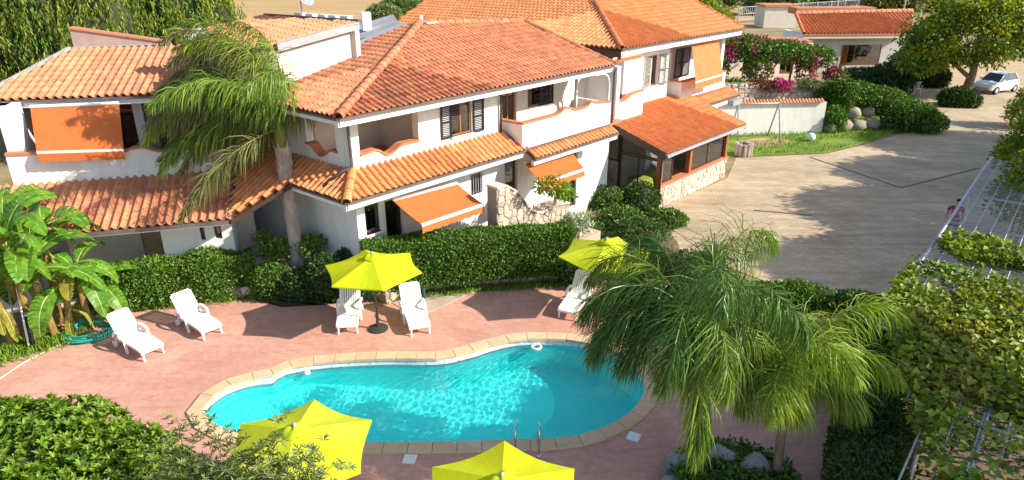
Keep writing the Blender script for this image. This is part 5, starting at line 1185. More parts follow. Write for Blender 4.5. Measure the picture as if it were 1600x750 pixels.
# ---- distant fence and white lodge
fz = 0.0; fa, fb_ = G0(1152, 37), G0(1440, 14); fd = unit(fb_-fa); fl = np.linalg.norm(fb_-fa)
fe = thing('boundary_fence', 'pale metal boundary fence on the slope behind the cottage', 'fence', fa)
for k in range(int(fl/4)+1): b = MB(); p = fa+fd*4*k; b.tube([p, p+UP*2.6], .09, 6); b.build('post', M_galv, fe)
for z in (.5, 1.4, 2.4): b = MB(); b.tube([fa+UP*z, fb_+UP*z], .05, 5); b.build('rail', M_galv, fe)
b = MB()
for k in range(min(280, int(fl/.45))): p = fa+fd*.45*k; b.box(p+UP*.5, fd*.05, V3(0, .05, 0), UP*1.9)
tag(b.build('bars', M_galv, fe), kind='stuff')
q = G0(1192, 44); lo = thing('white_lodge', 'small pale block with a pink roof slab left of the cottage', 'outbuilding', q); wl_ = (G0(1243, 44)-q)[0]
b = MB(); b.box(q, V3(wl_, 0, 0), V3(0, 4, 0), UP*2.9); b.build('wall', M_cream, lo); b = MB(); b.box(q+UP*2.9-V3(.2, .2, 0), V3(wl_+.4, 0, 0), V3(0, 4.4, 0), UP*.3); b.build('roof', M_terra, lo)
for (px, py, h) in ((1305, 28, 5.5), (1410, 26, 5)): b = MB(); p = G0(px, py); b.tube([p, p+UP*h], .12, 6); tag(b.build('utility_pole', M_galv, origin=p), 'thin grey pole rising %s' % ('behind the middle of the cottage roof' if px < 1350 else 'behind the right end of the cottage roof'), 'pole', 'poles behind the cottage')
# ---- white hatchback
def make_car(fw, rwp):
    d = unit(fw-rwp); t = thing('parked_car', 'white hatchback car parked beyond the fruit tree at the drive end', 'car', (fw+rwp)/2*V3(1, 1, 0))
    o = (fw+rwp)/2; o[2] = 0; e = V3(-d[1], d[0], 0); wb = 2.4
    P = lambda x, y, z: o+d*x+e*y+UP*z
    xs_ = [-1.72, -1.70, -1.45, -.6, .2, .75, 1.35, 1.72, 1.84]
    zb = [.42, .30, .25, .22, .22, .22, .24, .30, .42]; zt_ = [.72, .92, .96, .95, .94, .92, .82, .70, .55]; hw_ = [.66, .76, .80, .82, .82, .82, .79, .72, .62]
    b = MB(); rings = []
    for x, a, c_, h in zip(xs_, zb, zt_, hw_):
        rings.append([P(x, -h*.92, a), P(x, -h, a+.12), P(x, -h, (a+c_)/2+.06), P(x, -h*.93, c_), P(x, 0, c_+.04), P(x, h*.93, c_), P(x, h, (a+c_)/2+.06), P(x, h, a+.12), P(x, h*.92, a)])
    for i in range(len(rings)-1):
        for k in range(9): b.face([rings[i][k], rings[i][(k+1) % 9], rings[i+1][(k+1) % 9], rings[i+1][k]])
    b.face(rings[0][::-1]); b.face(rings[-1]); b.build('body', M_carw, t, True)
    b = MB(); top = [(-1.15, 1.44, .54), (-.3, 1.50, .57), (.25, 1.42, .55)]; base = [(-1.62, .95, .70), (-.3, .95, .76), (.95, .90, .72)]
    T = [[P(x, -h, z) for x, z, h in top], [P(x, h, z) for x, z, h in top]]; B2 = [[P(x, -h, z) for x, z, h in base], [P(x, h, z) for x, z, h in base]]
    b.mesh(T[0]+T[1]+[x-UP*.05 for x in T[0]+T[1]], [(0, 1, 4, 3), (1, 2, 5, 4), (9, 10, 7, 6), (10, 11, 8, 7), (0, 6, 7, 1), (1, 7, 8, 2), (3, 4, 10, 9), (4, 5, 11, 10), (0, 3, 9, 6), (2, 8, 11, 5)]); b.build('roof', M_carw, t)
    dk = pm('car_glass', (.03, .035, .04), None, rough=.08, spec=.6)
    def glass(nm, q): b = MB(); b.face(q); b.build(nm, dk, t)
    glass('windscreen', [T[0][2], T[1][2], B2[1][2], B2[0][2]]); glass('rear_window', [T[0][0], B2[0][0], B2[1][0], T[1][0]])
    for s_ in (0, 1):
        for k in (0, 1):
            q = [B2[s_][k], B2[s_][k+1], T[s_][k+1], T[s_][k]]; glass('side_window', q)
        b = MB(); b.tube([T[s_][1], B2[s_][1]], .035, 5); b.tube([T[s_][2], B2[s_][2]], .035, 5); b.tube([T[s_][0], B2[s_][0]], .05, 5); b.build('pillar', M_carw, t)
    for x in (-1.2, 1.2):
        for y in (-.74, .74):
            b = MB(); K = 18; c_ = P(x, y, .30); vs = []
            for yy in (-.1, .1):
                for r_ in (.30, .19): vs += [c_+e*yy+d*r_*cos(2*pi*k/K)+UP*r_*sin(2*pi*k/K) for k in range(K)]
            fs = []
            for k in range(K): n2 = (k+1) % K; fs += [(k, n2, 2*K+n2, 2*K+k), (k, K+k, K+n2, n2), (2*K+k, 2*K+n2, 3*K+n2, 3*K+k)]
            b.mesh(vs, fs); wh = b.build('wheel', M_black, t)
            b = MB()
            for yy in (-.085, .085): b.face([c_+e*yy+d*.19*cos(2*pi*k/K)+UP*.19*sin(2*pi*k/K) for k in range(K)])
            b.build('hubcap', M_galv, wh)
    for y in (-.55, .55): b = MB(); b.cbox(P(1.74, y, .62), .12, .26, .15, 0, d); b.build('headlight', M_glass if False else M_alu, t); b = MB(); b.cbox(P(-1.70, y*1.15, .85), .06, .16, .3, 0, d); b.build('tail_light', pm('red_lens', (.4, .02, .02), None, rough=.2), t)
    b = MB(); b.cbox(P(1.80, 0, .42), .1, 1.15, .14, 0, d); b.build('bumper', M_grey, t)
    for y in (-.84, .84): b = MB(); b.cbox(P(.72, y, 1.0), .12, .16, .12, 0, d); b.build('mirror', M_carw, t)
    for y in (-.828, .828): b = MB(); b.box(P(-.75, y-.006, .55), d*1.5, e*.012, UP*.05); b.build('door_strip', M_grey, t)
fwp = G0(1539, 145); rwp_ = G0(1588, 138); make_car(fwp, fwp+unit(rwp_-fwp)*2.4)
deck_begin()
# ---- planter ring at the palms
c = (G0(1100, 742)+G0(1180, 748))/2+V3(0, -.1, 0); pl_ = thing('rock_planter', 'round rock edged planter bed at the foot of the near palms', 'planter', c)
for k in range(16):
    a = 2*pi*k/16+.1; p = c+V3(1.15*cos(a), .85*sin(a), .02); rr = random.uniform(.17, .27); rg = np.random.default_rng(k); b = MB()
    vs = []; fs = []; K, J = 9, 5
    for j in range(J+1):
        for i in range(K): th_ = pi*j/J-pi/2; q = rr*(1+rg.uniform(-.16, .16)); vs.append(p+V3(q*cos(th_)*cos(2*pi*i/K)*1.2, q*cos(th_)*sin(2*pi*i/K), q*.75*sin(th_)))
    for j in range(J):
        for i in range(K): fs.append((j*K+i, j*K+(i+1) % K, (j+1)*K+(i+1) % K, (j+1)*K+i))
    b.mesh(vs, fs); b.build('rock', M_rock, pl_, True)
b = MB(); b.lathe(c, [(0, .16), (.9, .14), (1.2, .04)], 18); b.build('soil', M_soil, pl_)
# floats beside the pool
c = G0(1044, 592); b = MB(); b.tube([c+V3(.27*cos(a), .27*sin(a), .1) for a in np.linspace(0, 2*pi, 22)], .09, 9); tag(b.build('swim_ring', pm('yellow_orange_vinyl', (.75, .42, .02), (.70, .16, .02), 5, .35), smooth=True, origin=c), 'yellow and orange swim ring on the pool edge under the palm', 'swim ring')
c = G0(965, 520); b = MB(); b.cbox(c+UP*.09, .5, .35, .16, 0, V3(1, .4, 0)); b.cbox(c+UP*.2, .4, .25, .06, 0, V3(1, .6, 0)); tag(b.build('folded_towel', pm('blue_towel', (.05, .28, .42), (.10, .36, .5), 9, .9), origin=c), 'folded blue towel on the deck behind the palm fronds', 'towel')
deck_end()
# ================================================================== vine trellis
TA = V3(11.2, 16.75, 2.5); du = azv(40); dr_ = V3(du[1], -du[0], 0)
tr_ = thing('vine_trellis', 'galvanised pipe trellis with wire mesh carrying vines on the right', 'trellis', TA*V3(1, 1, 0))
def Q(a, c_, z=2.5): q = TA+du*a+dr_*c_; return V3(q[0], q[1], z)
def bar(name, pts, r_=.035, mat=None): b = MB(); b.tube(pts, r_, 8); return b.build(name, mat or M_galv, tr_, True)
bar('beam', [Q(0, 0), Q(12.2, 0)], .05); bar('beam', [Q(-5, 0), Q(-.02, 0)]); bar('beam', [Q(-11, 2.3), Q(12, 2.3)]); bar('beam', [Q(-11, 4.6), Q(12, 4.6)])
for a in (-7.5, -5.0, -2.4, 3.2, 6.5, 10): bar('crossbar', [Q(a, 0 if a > -6 else 1.3), Q(a, 4.6)])
hoop = smooth_open([Q(0, .0), Q(-.35, -.12, 2.35), Q(-.75, -.28, 1.95), Q(-1.0, -.36, 1.35), Q(-1.05, -.38, .7), Q(-1.05, -.38, 0)], 5)
bar('hoop', hoop, .04)
hoop2 = [Q(-4.2, -.3, 0), Q(-4.2, -.3, 2.45)]
for a, c_ in ((.0, .75), (-4.2, .05), (-8.0, 1.5), (3.2, 2.3), (-2.4, 2.3), (-5.0, 2.3), (-7.5, 2.3), (7.5, .05), (10, 2.3), (3.2, 4.6), (-2.4, 4.6), (-7.5, 4.6)): bar('post', [Q(a, c_, 0), Q(a, c_, 2.52)], .05)
b = MB()
for c_ in np.arange(.35, 4.6, .38): b.tube([Q(-4.6-c_/.38 if c_ < 1.4 else -11, c_, 2.55), Q(11.9, c_, 2.55)], .016, 4)
tag(b.build('long_wires', M_galv, tr_), kind='stuff')
b = MB()
for a in np.arange(-11, 11.9, .19): b.tube([Q(a, max(.02, .38*(-4.6-a)), 2.555), Q(a, 4.6, 2.555)], .008, 4)
tag(b.build('cross_wires', M_galv, tr_), kind='stuff')
b = MB()
for k in range(7): p = hoop[min(5+k*3, len(hoop)-1)]; b.tube([p, p+dr_*1.15+du*.0], .008, 4)
for k in range(5): b.tube([Q(-.1, .15+.22*k, 2.5), Q(-.9, .15+.22*k-.3, 1.5), Q(-1.05, .15+.22*k-.35, .4)], .007, 4)
tag(b.build('side_wires', M_galv, tr_), kind='stuff')
# ================================================================== person walking behind the trellis
def make_person(c, face):
    t = thing('person', 'person in a magenta striped top and dark shorts walking behind the wire trellis', 'person', c)
    d = unit(face); e = V3(-d[1], d[0], 0); P = lambda f_, s_, z: c+d*f_+e*s_+UP*z
    def skin(name, nodes, edges, mat, root=0):
        me = bpy.data.meshes.new(name); off = np.array(wpos(t)); me.from_pydata([tuple(np.array(n[0])-off) for n in nodes], edges, []); o = bpy.data.objects.new(name, me); COL.objects.link(o)
        m = o.modifiers.new('skin', 'SKIN'); m.use_smooth_shade = True
        for i, n in enumerate(nodes): me.skin_vertices[0].data[i].radius = (n[1], n[2] if len(n) > 2 else n[1])
        me.skin_vertices[0].data[root].use_root = True; s_ = o.modifiers.new('sub', 'SUBSURF'); s_.levels = 2; s_.render_levels = 2
        dg_ = bpy.context.evaluated_depsgraph_get(); me2 = bpy.data.meshes.new_from_object(o.evaluated_get(dg_)); o.modifiers.clear(); o.data = me2; me2.materials.append(mat); o.parent = t; return o
    M_skin = pm('skin', (.42, .22, .15), None, rough=.55); M_top = None
    m, tn, bs_ = newmat('striped_top'); g_ = tn.nodes.new('ShaderNodeNewGeometry'); sx = tn.nodes.new('ShaderNodeSeparateXYZ'); tn.links.new(g_.outputs['Position'], sx.inputs[0]); mm = tn.nodes.new('ShaderNodeMath'); mm.operation = 'MULTIPLY'; mm.inputs[1].default_value = 16; tn.links.new(sx.outputs[2], mm.inputs[0]); fr = tn.nodes.new('ShaderNodeMath'); fr.operation = 'FRACT'; tn.links.new(mm.outputs[0], fr.inputs[0]); rp = tn.nodes.new('ShaderNodeValToRGB'); rp.color_ramp.interpolation = 'CONSTANT'; rp.color_ramp.elements[0].color = (.38, .03, .13, 1); rp.color_ramp.elements[1].color = (.20, .02, .07, 1); rp.color_ramp.elements[1].position = .5; tn.links.new(fr.outputs[0], rp.inputs[0]); tn.links.new(rp.outputs[0], bs_.inputs[0]); bs_.inputs['Roughness'].default_value = .9
    nodes = [(P(0, 0, .92), .13, .10), (P(0, 0, 1.12), .115, .085), (P(.01, 0, 1.34), .15, .10), (P(.01, 0, 1.44), .10, .075), (P(.02, 0, 1.51), .05), (P(.035, 0, 1.585), .082, .095), (P(.035, 0, 1.68), .078, .09),
             (P(.0, .09, .88), .085), (P(.16, .10, .50), .055), (P(.12, .10, .30), .055), (P(.17, .10, .07), .035), (P(.30, .11, .035), .03),
             (P(.0, -.09, .88), .085), (P(-.06, -.10, .50), .055), (P(-.22, -.10, .32), .052), (P(-.34, -.10, .12), .033), (P(-.24, -.10, .04), .03),
             (P(.01, .19, 1.40), .055), (P(-.06, .25, 1.14), .042), (P(.06, .26, .93), .032), (P(.01, -.19, 1.40), .055), (P(.08, -.25, 1.15), .042), (P(.24, -.24, 1.0), .032)]
    E_ = [(0, 1), (1, 2), (2, 3), (3, 4), (4, 5), (5, 6), (0, 7), (7, 8), (8, 9), (9, 10), (10, 11), (0, 12), (12, 13), (13, 14), (14, 15), (15, 16), (3, 17), (17, 18), (18, 19), (3, 20), (20, 21), (21, 22)]
    skin('body', nodes, E_, M_skin)
    skin('striped_top', [(P(0, 0, .98), .155, .125), (P(0, 0, 1.14), .14, .11), (P(.01, 0, 1.34), .172, .122), (P(.01, 0, 1.43), .12, .095), (P(.01, .20, 1.41), .07), (P(-.02, .235, 1.27), .064), (P(.01, -.20, 1.41), .07), (P(.05, -.235, 1.28), .064)], [(0, 1), (1, 2), (2, 3), (3, 4), (4, 5), (3, 6), (6, 7)], m)
    skin('shorts', [(P(0, 0, .96), .15, .12), (P(0, .09, .88), .108), (P(.09, .10, .66), .09), (P(0, -.09, .88), .108), (P(-.03, -.10, .66), .09)], [(0, 1), (1, 2), (0, 3), (3, 4)], pm('dark_cloth', (.06, .05, .06), None, rough=.9))
    skin('hair', [(P(.015, 0, 1.745), .088, .08), (P(-.035, 0, 1.67), .082, .07), (P(-.06, 0, 1.56), .05, .045)], [(0, 1), (1, 2)], pm('dark_hair', (.03, .02, .015), None, rough=.6))
    for s_ in (.03, -.03): b = MB(); q = P(.118, s_, 1.645); b.lathe(q, [(0, .008), (.009, 0), (0, -.008)], 8); b.build('eye', M_black, t, True)
    b = MB(); q = P(.125, 0, 1.62); b.mesh([q+UP*.035, q+e*.016, q-e*.016, q+d*.025+UP*.0], [(0, 1, 3), (0, 3, 2), (1, 2, 3)]); b.build('nose', M_skin, t)
    for hnd, dn in ((P(.07, .262, .91), unit(d*.35-UP)), (P(.27, -.24, .98), unit(d*.8-UP*.6))):
        nod = [(hnd, .035, .02), (hnd+dn*.07, .038, .018)]; ed = [(0, 1)]
        for k, L_ in enumerate((.062, .072, .068, .052)):
            b0 = hnd+dn*.085+d*(.03-.02*k); nod += [(b0, .0095), (b0+dn*L_*.6-e*.004, .0085), (b0+dn*L_*.95-d*.012, .007)]; i = len(nod)-3; ed += [(1, i), (i, i+1), (i+1, i+2)]
        nod += [(hnd+dn*.03+d*.035, .011), (hnd+dn*.065+d*.06, .009)]; i = len(nod)-2; ed += [(0, i), (i, i+1)]
        skin('hand', nod, ed, M_skin)
make_person(G0(1480, 380), V3(-.55, -.8, 0))
# ================================================================== VEGETATION
def noise3(P, f=1.0, seed=0):
    r = np.random.default_rng(seed); out = np.zeros(len(P))
    for k in range(7): d = r.normal(size=3); d /= np.linalg.norm(d); out += np.sin(P@d*f*r.uniform(.6, 2.2)*2+r.uniform(0, 6.3))
    return out/7
def clump_leaves(name, parent, C_, R_, m, Ln, Wd, mat, shape=(1, 1, 1), up=.4, out=None, flat=.0):
    """leaf clumps: C_ (k,3) centres, R_ radius, m leaves each"""
    k = len(C_); P = np.repeat(C_, m, 0); d = rdirs(k*m); rr = RNG.uniform(0, 1, (k*m, 1))**.5
    off = d*rr*np.array(shape)*np.repeat(np.broadcast_to(R_, k), m)[:, None]; P = P+off
    D = nrm(d*.7+rdirs(k*m)*.6+np.array([0, 0, -.15])); Nn = nrm(rdirs(k*m)*.8+np.array([0, 0, up+.3])+(d*.4))
    L = Ln*RNG.uniform(.7, 1.25, k*m); return leaves(name, P, D, Nn, L, L*Wd, mat, parent)
def blob_mesh(name, parent, c, r, mat, seed=0, nu=20, nv=12, amp=.12):
    rg = np.random.default_rng(seed); b = MB(); c = np.array(c); vs = []
    for j in range(nv+1):
        for i in range(nu):
            t, a = pi*j/nv-pi/2, 2*pi*i/nu; q = 1+amp*sin(3*a+seed)*cos(t)+amp*sin(5*t+a*2+seed*2)*cos(t); vs.append(c+np.array(r)*q*np.array([cos(t)*cos(a), cos(t)*sin(a), sin(t)]))
    b.mesh(vs, [(j*nu+i, j*nu+(i+1) % nu, (j+1)*nu+(i+1) % nu, (j+1)*nu+i) for j in range(nv) for i in range(nu)]); return b.build(name, mat, parent, True)
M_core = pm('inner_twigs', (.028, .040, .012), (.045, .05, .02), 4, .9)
def shell_points(lumps, n, lo=.82, hi=1.06, zmin=None):
    """points near the surface of a union of ellipsoids; returns P, outward"""
    L = np.array([np.r_[c, r] for c, r in lumps]); area = (L[:, 3]*L[:, 4]+L[:, 3]*L[:, 5]+L[:, 4]*L[:, 5]); idx = RNG.choice(len(L), n, p=area/area.sum())
    d = rdirs(n); d[:, 2] = np.where(RNG.random(n) < .3, np.abs(d[:, 2]), d[:, 2]); q = L[idx]; P = q[:, :3]+d*q[:, 3:]*RNG.uniform(lo, hi, (n, 1)); O = nrm(d/q[:, 3:])
    keep = np.ones(n, bool)
    for l in L:
        e = ((P-l[:3])/l[3:]); keep &= (e*e).sum(1) > .62*lo
    if zmin is not None: keep &= P[:, 2] > zmin
    return P[keep], O[keep]
def shrub(name, label, cat, lumps, n, Ln, mat, base, wd=.5, core=True, group=None, parent=None, lo=.8, hi=1.08, stems=3, mat2=None, share2=.15):
    t = parent or thing(name, label, cat, base, group)
    P, O = shell_points(lumps, n, lo, hi, base[2]+.02); P = P+O*(noise3(P, 2.2, 3)*.06)[:, None]
    k = len(P); D = nrm(O*.7+rdirs(k)*.75+np.array([0, 0, .15])); Nn = nrm(O*.6+rdirs(k)*.7+np.array([0, 0, .4])); L = Ln*RNG.uniform(.65, 1.3, k)
    if mat2:
        s_ = RNG.random(k) < share2; leaves('yellow_foliage' if mat2 is not M_pink and mat2 is not M_red else 'blossom', P[s_], D[s_], Nn[s_], L[s_], L[s_]*wd, mat2, t); P, D, Nn, L = P[~s_], D[~s_], Nn[~s_], L[~s_]
    leaves('foliage', P, D, Nn, L, L*wd, mat, t)
    if core:
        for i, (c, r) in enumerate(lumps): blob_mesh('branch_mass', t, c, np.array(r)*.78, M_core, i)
    for k in range(stems):
        c, r = lumps[k % len(lumps)]; b = MB(); p = np.array(base)+V3(random.uniform(-.12, .12), random.uniform(-.12, .12), -.02); b.tube([p, (p+np.array(c))/2+V3(.04, 0, 0), np.array(c)], [.03, .025, .012], 6); b.build('stem', M_barkd, t)
    return t
def hedge(name, label, pts, depth_, z0, z1, n, Ln, mat, wd=.5, wob=.08, mat2=None, z1b=None, round_=.28, core_mat=None):
    """clipped hedge along pts (front ground line, left to right): rounded box of leaves, twiggy inside, stems"""
    P_ = [np.array(p, float) for p in pts]; t = thing(name, label, 'hedge', P_[0]); L = np.r_[0, np.cumsum([np.linalg.norm(b_-a_) for a_, b_ in zip(P_[:-1], P_[1:])])]
    zb = z0; T = L[-1]
    def frame(s_):
        p = np.stack([np.interp(s_, L, [q[k] for q in P_]) for k in range(3)], 1); q = np.stack([np.interp(np.minimum(s_+.05, T), L, [x[k] for x in P_]) for k in range(3)], 1); o = np.stack([np.interp(np.maximum(s_-.05, 0), L, [x[k] for x in P_]) for k in range(3)], 1)
        d = nrm(q-o); nn = np.stack([d[:, 1], -d[:, 0], np.zeros(len(d))], 1); return p, d, nn
    s_ = RNG.uniform(-.05, T+.05, n); side = RNG.random(n); H_ = z1-z0; per = 2*H_+depth_; q = side*per
    lx = np.where(q < H_, 0, np.where(q < H_+depth_, q-H_, depth_)); lz = np.where(q < H_, q, np.where(q < H_+depth_, H_, H_-(q-H_-depth_)))
    # round the top edges and close the ends
    ex = RNG.random(n) < (depth_*H_*2)/(per*T); s_ = np.where(ex, np.where(RNG.random(n) < .5, 0, T), s_); lx = np.where(ex, RNG.uniform(0, depth_, n), lx); lz = np.where(ex, RNG.uniform(0, H_, n), lz)
    cx, cz = lx-depth_/2, lz-H_/2; r_ = round_
    ox = np.clip(cx, -depth_/2+r_, depth_/2-r_); oz = np.clip(cz, -H_/2+r_, H_/2-r_); v = np.stack([cx-ox, cz-oz], 1); ln = np.linalg.norm(v, axis=1)+1e-6; sc = np.minimum(1, r_/ln); cx, cz = ox+v[:, 0]*sc, oz+v[:, 1]*sc
    p, d, nn = frame(np.clip(s_, 0, T)); hz = np.interp(s_, [0, T], [1, (z1b-z0)/H_ if z1b else 1])
    W_ = p-nn*(cx+depth_/2)[:, None]; W_[:, 2] = p[:, 2]+z0+(cz+H_/2)*hz; W_ += d*np.where(ex, np.where(s_ > T/2, 1, -1)*RNG.uniform(-.1, .1, n), 0)[:, None]
    O = nrm(-nn*(v[:, 0]/ln)[:, None]+np.array([0, 0, 1])*(v[:, 1]/ln)[:, None]+d*np.where(ex, np.sign(s_-T/2)*1.5, 0)[:, None])
    W_ += O*((noise3(W_, 1.6, 5)*wob*1.4)+RNG.uniform(-.09, .05, n))[:, None]
    D = nrm(O*.55+rdirs(n)*.8+np.array([0, 0, .2])); Nn = nrm(O*.7+rdirs(n)*.7+np.array([0, 0, .3])); LL = Ln*RNG.uniform(.65, 1.3, n)
    if mat2: sel = noise3(W_, .9, 8)+RNG.normal(0, .25, n) > .38; leaves('young_foliage', W_[sel], D[sel], Nn[sel], LL[sel], LL[sel]*wd, mat2, t); W_, D, Nn, LL = W_[~sel], D[~sel], Nn[~sel], LL[~sel]
    leaves('foliage', W_, D, Nn, LL, LL*wd, mat, t)
    b = MB(); m = max(3, int(T/.5)); ss = np.linspace(.08, T-.08, m); p, d, nn = frame(ss); sec = [(-depth_/2+.1, 0), (-depth_/2+.10, .75), (-depth_/2+.25, .93), (depth_/2-.25, .93), (depth_/2-.1, .75), (depth_/2-.1, 0)]; K = len(sec); vs = []
    for i in range(m):
        hz = 1+((z1b-z0)/H_-1)*ss[i]/T if z1b else 1
        for x, z in sec: q = p[i]-nn[i]*(x+depth_/2); vs.append((q[0], q[1], p[i][2]+z0+.06+z*(H_-.06)*hz-.03))
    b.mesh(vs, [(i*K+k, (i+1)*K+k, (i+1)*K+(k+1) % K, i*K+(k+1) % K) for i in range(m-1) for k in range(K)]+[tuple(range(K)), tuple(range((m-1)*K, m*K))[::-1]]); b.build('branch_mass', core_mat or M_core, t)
    if z0 > .1:
        for i in range(int(T/.55)):
            p, d, nn = frame(np.array([.3+.55*i])); q = p[0]-nn[0]*(depth_*random.uniform(.15, .5)); b = MB(); b.tube([q-UP*.02, q+V3(random.uniform(-.06, .06), 0, z0*.6), q+V3(random.uniform(-.1, .1), 0, z0+.2)], .022, 5); b.build('stem', M_barkd, t)
    return t
def tree(name, label, base, height, lumps, clumps, m, cr, Ln, mat, wd=.5, tr=.2, group=None, limbs=5, bark=None, mats=None, weep=False):
    t = thing(name, label, 'tree', base, group); base = np.array(base, float); b = MB()
    top = np.array(lumps[0][0]); mid = base+(top-base)*.45+V3(.1, 0, 0); b.tube(smooth_open([base-UP*.1, base+(mid-base)*.5+V3(-.06, .05, 0), mid, top], 4), list(np.linspace(tr, tr*.35, 13)), 9); b.build('trunk', bark or M_barkd, t, True)
    for k in range(limbs):
        c, r = lumps[k % len(lumps)]; e = np.array(c)+rdirs(1)[0]*np.array(r)*.55; s_ = base+(top-base)*random.uniform(.3, .6); b = MB(); b.tube(smooth_open([s_, (s_+e)/2+V3(0, 0, .35), e], 5), list(np.linspace(tr*.45, tr*.1, 11)), 6); b.build('limb', bark or M_barkd, t, True)
    P, O = shell_points(lumps, clumps, .62, 1.04); P = P[:clumps]
    ms = mats or [mat]; part = RNG.integers(0, len(ms), len(P))
    for i, mt in enumerate(ms):
        Q = P[part == i]
        if weep:
            k = len(Q); st = 9; L_ = RNG.uniform(.7, 2.6, k); V = []
            ang = RNG.uniform(0, 2*pi, k); dx = np.stack([np.cos(ang), np.sin(ang), np.zeros(k)], 1)*.28
            PP = []; DD = []
            for j in range(st*2): f = j/(st*2); PP.append(Q+dx*np.sin(f*2)[..., None] if False else Q+dx*min(f*2.5, 1)*.6+np.array([0, 0, -1])*(L_*f)[:, None]+RNG.normal(0, .035, (k, 3))); DD.append(nrm(rdirs(k)*.55+np.array([0, 0, -1.0])))
            PP = np.concatenate(PP); DD = np.concatenate(DD); n = len(PP); LL = Ln*RNG.uniform(.7, 1.3, n); leaves('crown', PP, DD, rdirs(n), LL, LL*wd, mt, t)
        else: clump_leaves('crown', t, Q, cr*RNG.uniform(.6, 1.3, len(Q)), m, Ln, wd, mt, (1, 1, .75))
    return t
# ------------------------------------------------------------------ palms
def frond(parent, base, az, el, L, mats, nl=110, ll=.55, droop=1.0, wind=(0, 0, 0), lw=.03, seed=0, hang=1.0, plume=.5, leafwind=1.2):
    rg = np.random.default_rng(seed); d = np.array([cos(az)*cos(el), sin(az)*cos(el), sin(el)]); wind = np.array(wind); p = np.array(base, float); N_ = 26; ds = L/N_; R_ = [p.copy()]; T_ = [d.copy()]
    for i in range(N_):
        f = i/N_; d = d+(np.array([0, 0, -1])*droop*(.25+1.3*f)*1.1+wind*(.3+f))*ds/L*1.25; d /= np.linalg.norm(d); p = p+d*ds; R_.append(p.copy()); T_.append(d.copy())
    R_ = np.array(R_); T_ = np.array(T_); b = MB(); b.tube(list(R_[::2]), list(np.linspace(.019, .004, len(R_[::2]))), 5); o = b.build('frond', M_rachis, parent)
    n = nl*2; s_ = rg.uniform(.10, 1.0, n); s_.sort(); ii = s_*N_; i0 = np.minimum(ii.astype(int), N_-1); fr = (ii-i0)[:, None]; P = R_[i0]*(1-fr)+R_[i0+1]*fr; T = nrm(T_[i0]*(1-fr)+T_[i0+1]*fr)
    side = np.where(np.arange(n) % 2, 1, -1)[:, None]; S = np.cross(T, np.array([0, 0, 1.0])); S = nrm(S+1e-4); Nn = np.cross(S, T); an = rg.normal(0, plume, n)[:, None]
    D0 = nrm(side*S*np.cos(an)+Nn*np.sin(an)+T*(.55+.5*s_[:, None]))
    l = (ll*(.45+1.05*np.sin(np.pi*np.clip(s_*.9+.12, 0, 1)))*rg.uniform(.8, 1.15, n))[:, None]; g = np.array([0, 0, -1.0]); w_ = wind*leafwind
    hg = (hang*rg.uniform(.25, 1.35, n))[:, None]; jit = rg.normal(0, .22, (n, 3)); D1 = nrm(D0+g*.40*hg+w_*.5+jit); D2 = nrm(D1+g*.8*hg+w_*.6); D3 = nrm(D2+g*1.0*hg+w_*.4)
    a = P; b1 = a+D1*l*.34; c1 = b1+D2*l*.34; e1 = c1+D3*l*.34; X_ = nrm(np.cross(D1, rg.normal(size=(n, 3))))*lw*.5
    v = np.stack([a-X_*.6, a+X_*.6, b1-X_, b1+X_, c1-X_*.8, c1+X_*.8, e1], 1); k = (np.arange(n)*7)[:, None]
    f3 = np.concatenate([k+np.array(q) for q in ([0, 1, 3], [0, 3, 2], [2, 3, 5], [2, 5, 4], [4, 5, 6])])
    raw_mesh('leaflets', v.reshape(-1, 3), f3, mats[int(rg.integers(len(mats)))], o)
def palm(label, base, ztrunk, zc, nf, L, ll, mats, wind, rad, seed, azs=None, bark=None, old=None, nl=110, droop=1.0, top=None, lw=.03, hang=1.0, plume=.5, shrink=0.0, leafwind=1.2):
    t = thing('palm_tree', label, 'palm tree', base); rg = random.Random(seed); base = np.array(base, float); tp = base+UP*ztrunk if top is None else np.array(top)
    b = MB(); m = 26; pts = [base+(tp-base)*k/m-UP*(.05 if k == 0 else 0) for k in range(m+1)]; rr = [rad*(1.25-.25*min(1, k/4)+.03*((k*7) % 3-1)+(.10 if k > m-7 else 0)) for k in range(m+1)]; b.tube(pts, rr, 12); tk = b.build('trunk', bark or M_bark, t)
    b = MB()
    for k in range(30):                                     # old leaf bases, the ragged collar under the crown
        a = k*2.4; z = -.9*rg.random(); p = tp+UP*z+V3(cos(a), sin(a), 0)*rad*.95; q = p+V3(cos(a), sin(a), 0)*.07+UP*.26; s_ = V3(-sin(a), cos(a), 0)*.05; b.mesh([p-s_*1.5, p+s_*1.5, q+s_*.4, q-s_*.4, p+V3(cos(a), sin(a), 0)*.04], [(0, 1, 2, 3), (0, 3, 4), (1, 4, 2)])
    tag(b.build('leaf_bases', bark or M_bark, tk), kind='stuff')
    c = tp+UP*(zc-ztrunk)
    b = MB(); b.tube([tp-UP*.05, tp+UP*.35, c+UP*.3], [rad*1.05, rad*.8, .05], 10); b.build('crownshaft', M_rachis, t, True)
    for k in range(nf):
        az = k*2.39996+rg.uniform(-.25, .25); f = k/max(1, nf-1); el = radians(84-96*f**.95+rg.uniform(-7, 7))
        if azs: az, el = azs(k, f, az, el)
        mt = old if (old and f > .86) else mats
        frond(t, c+V3(cos(az)*.08, sin(az)*.08, -.25*f), az, el, L*rg.uniform(.85, 1.1)*(1-shrink*f), mt, nl, ll, droop*rg.uniform(.85, 1.2), wind, lw, seed*100+k, hang, plume, leafwind)
    return t
M_trunkd = pm('brown_palm_bark', (.30, .21, .15), (.16, .11, .08), 5, .9, .5, 20, stretch=((1.5, 1.5, .5), 0))
deck_begin()
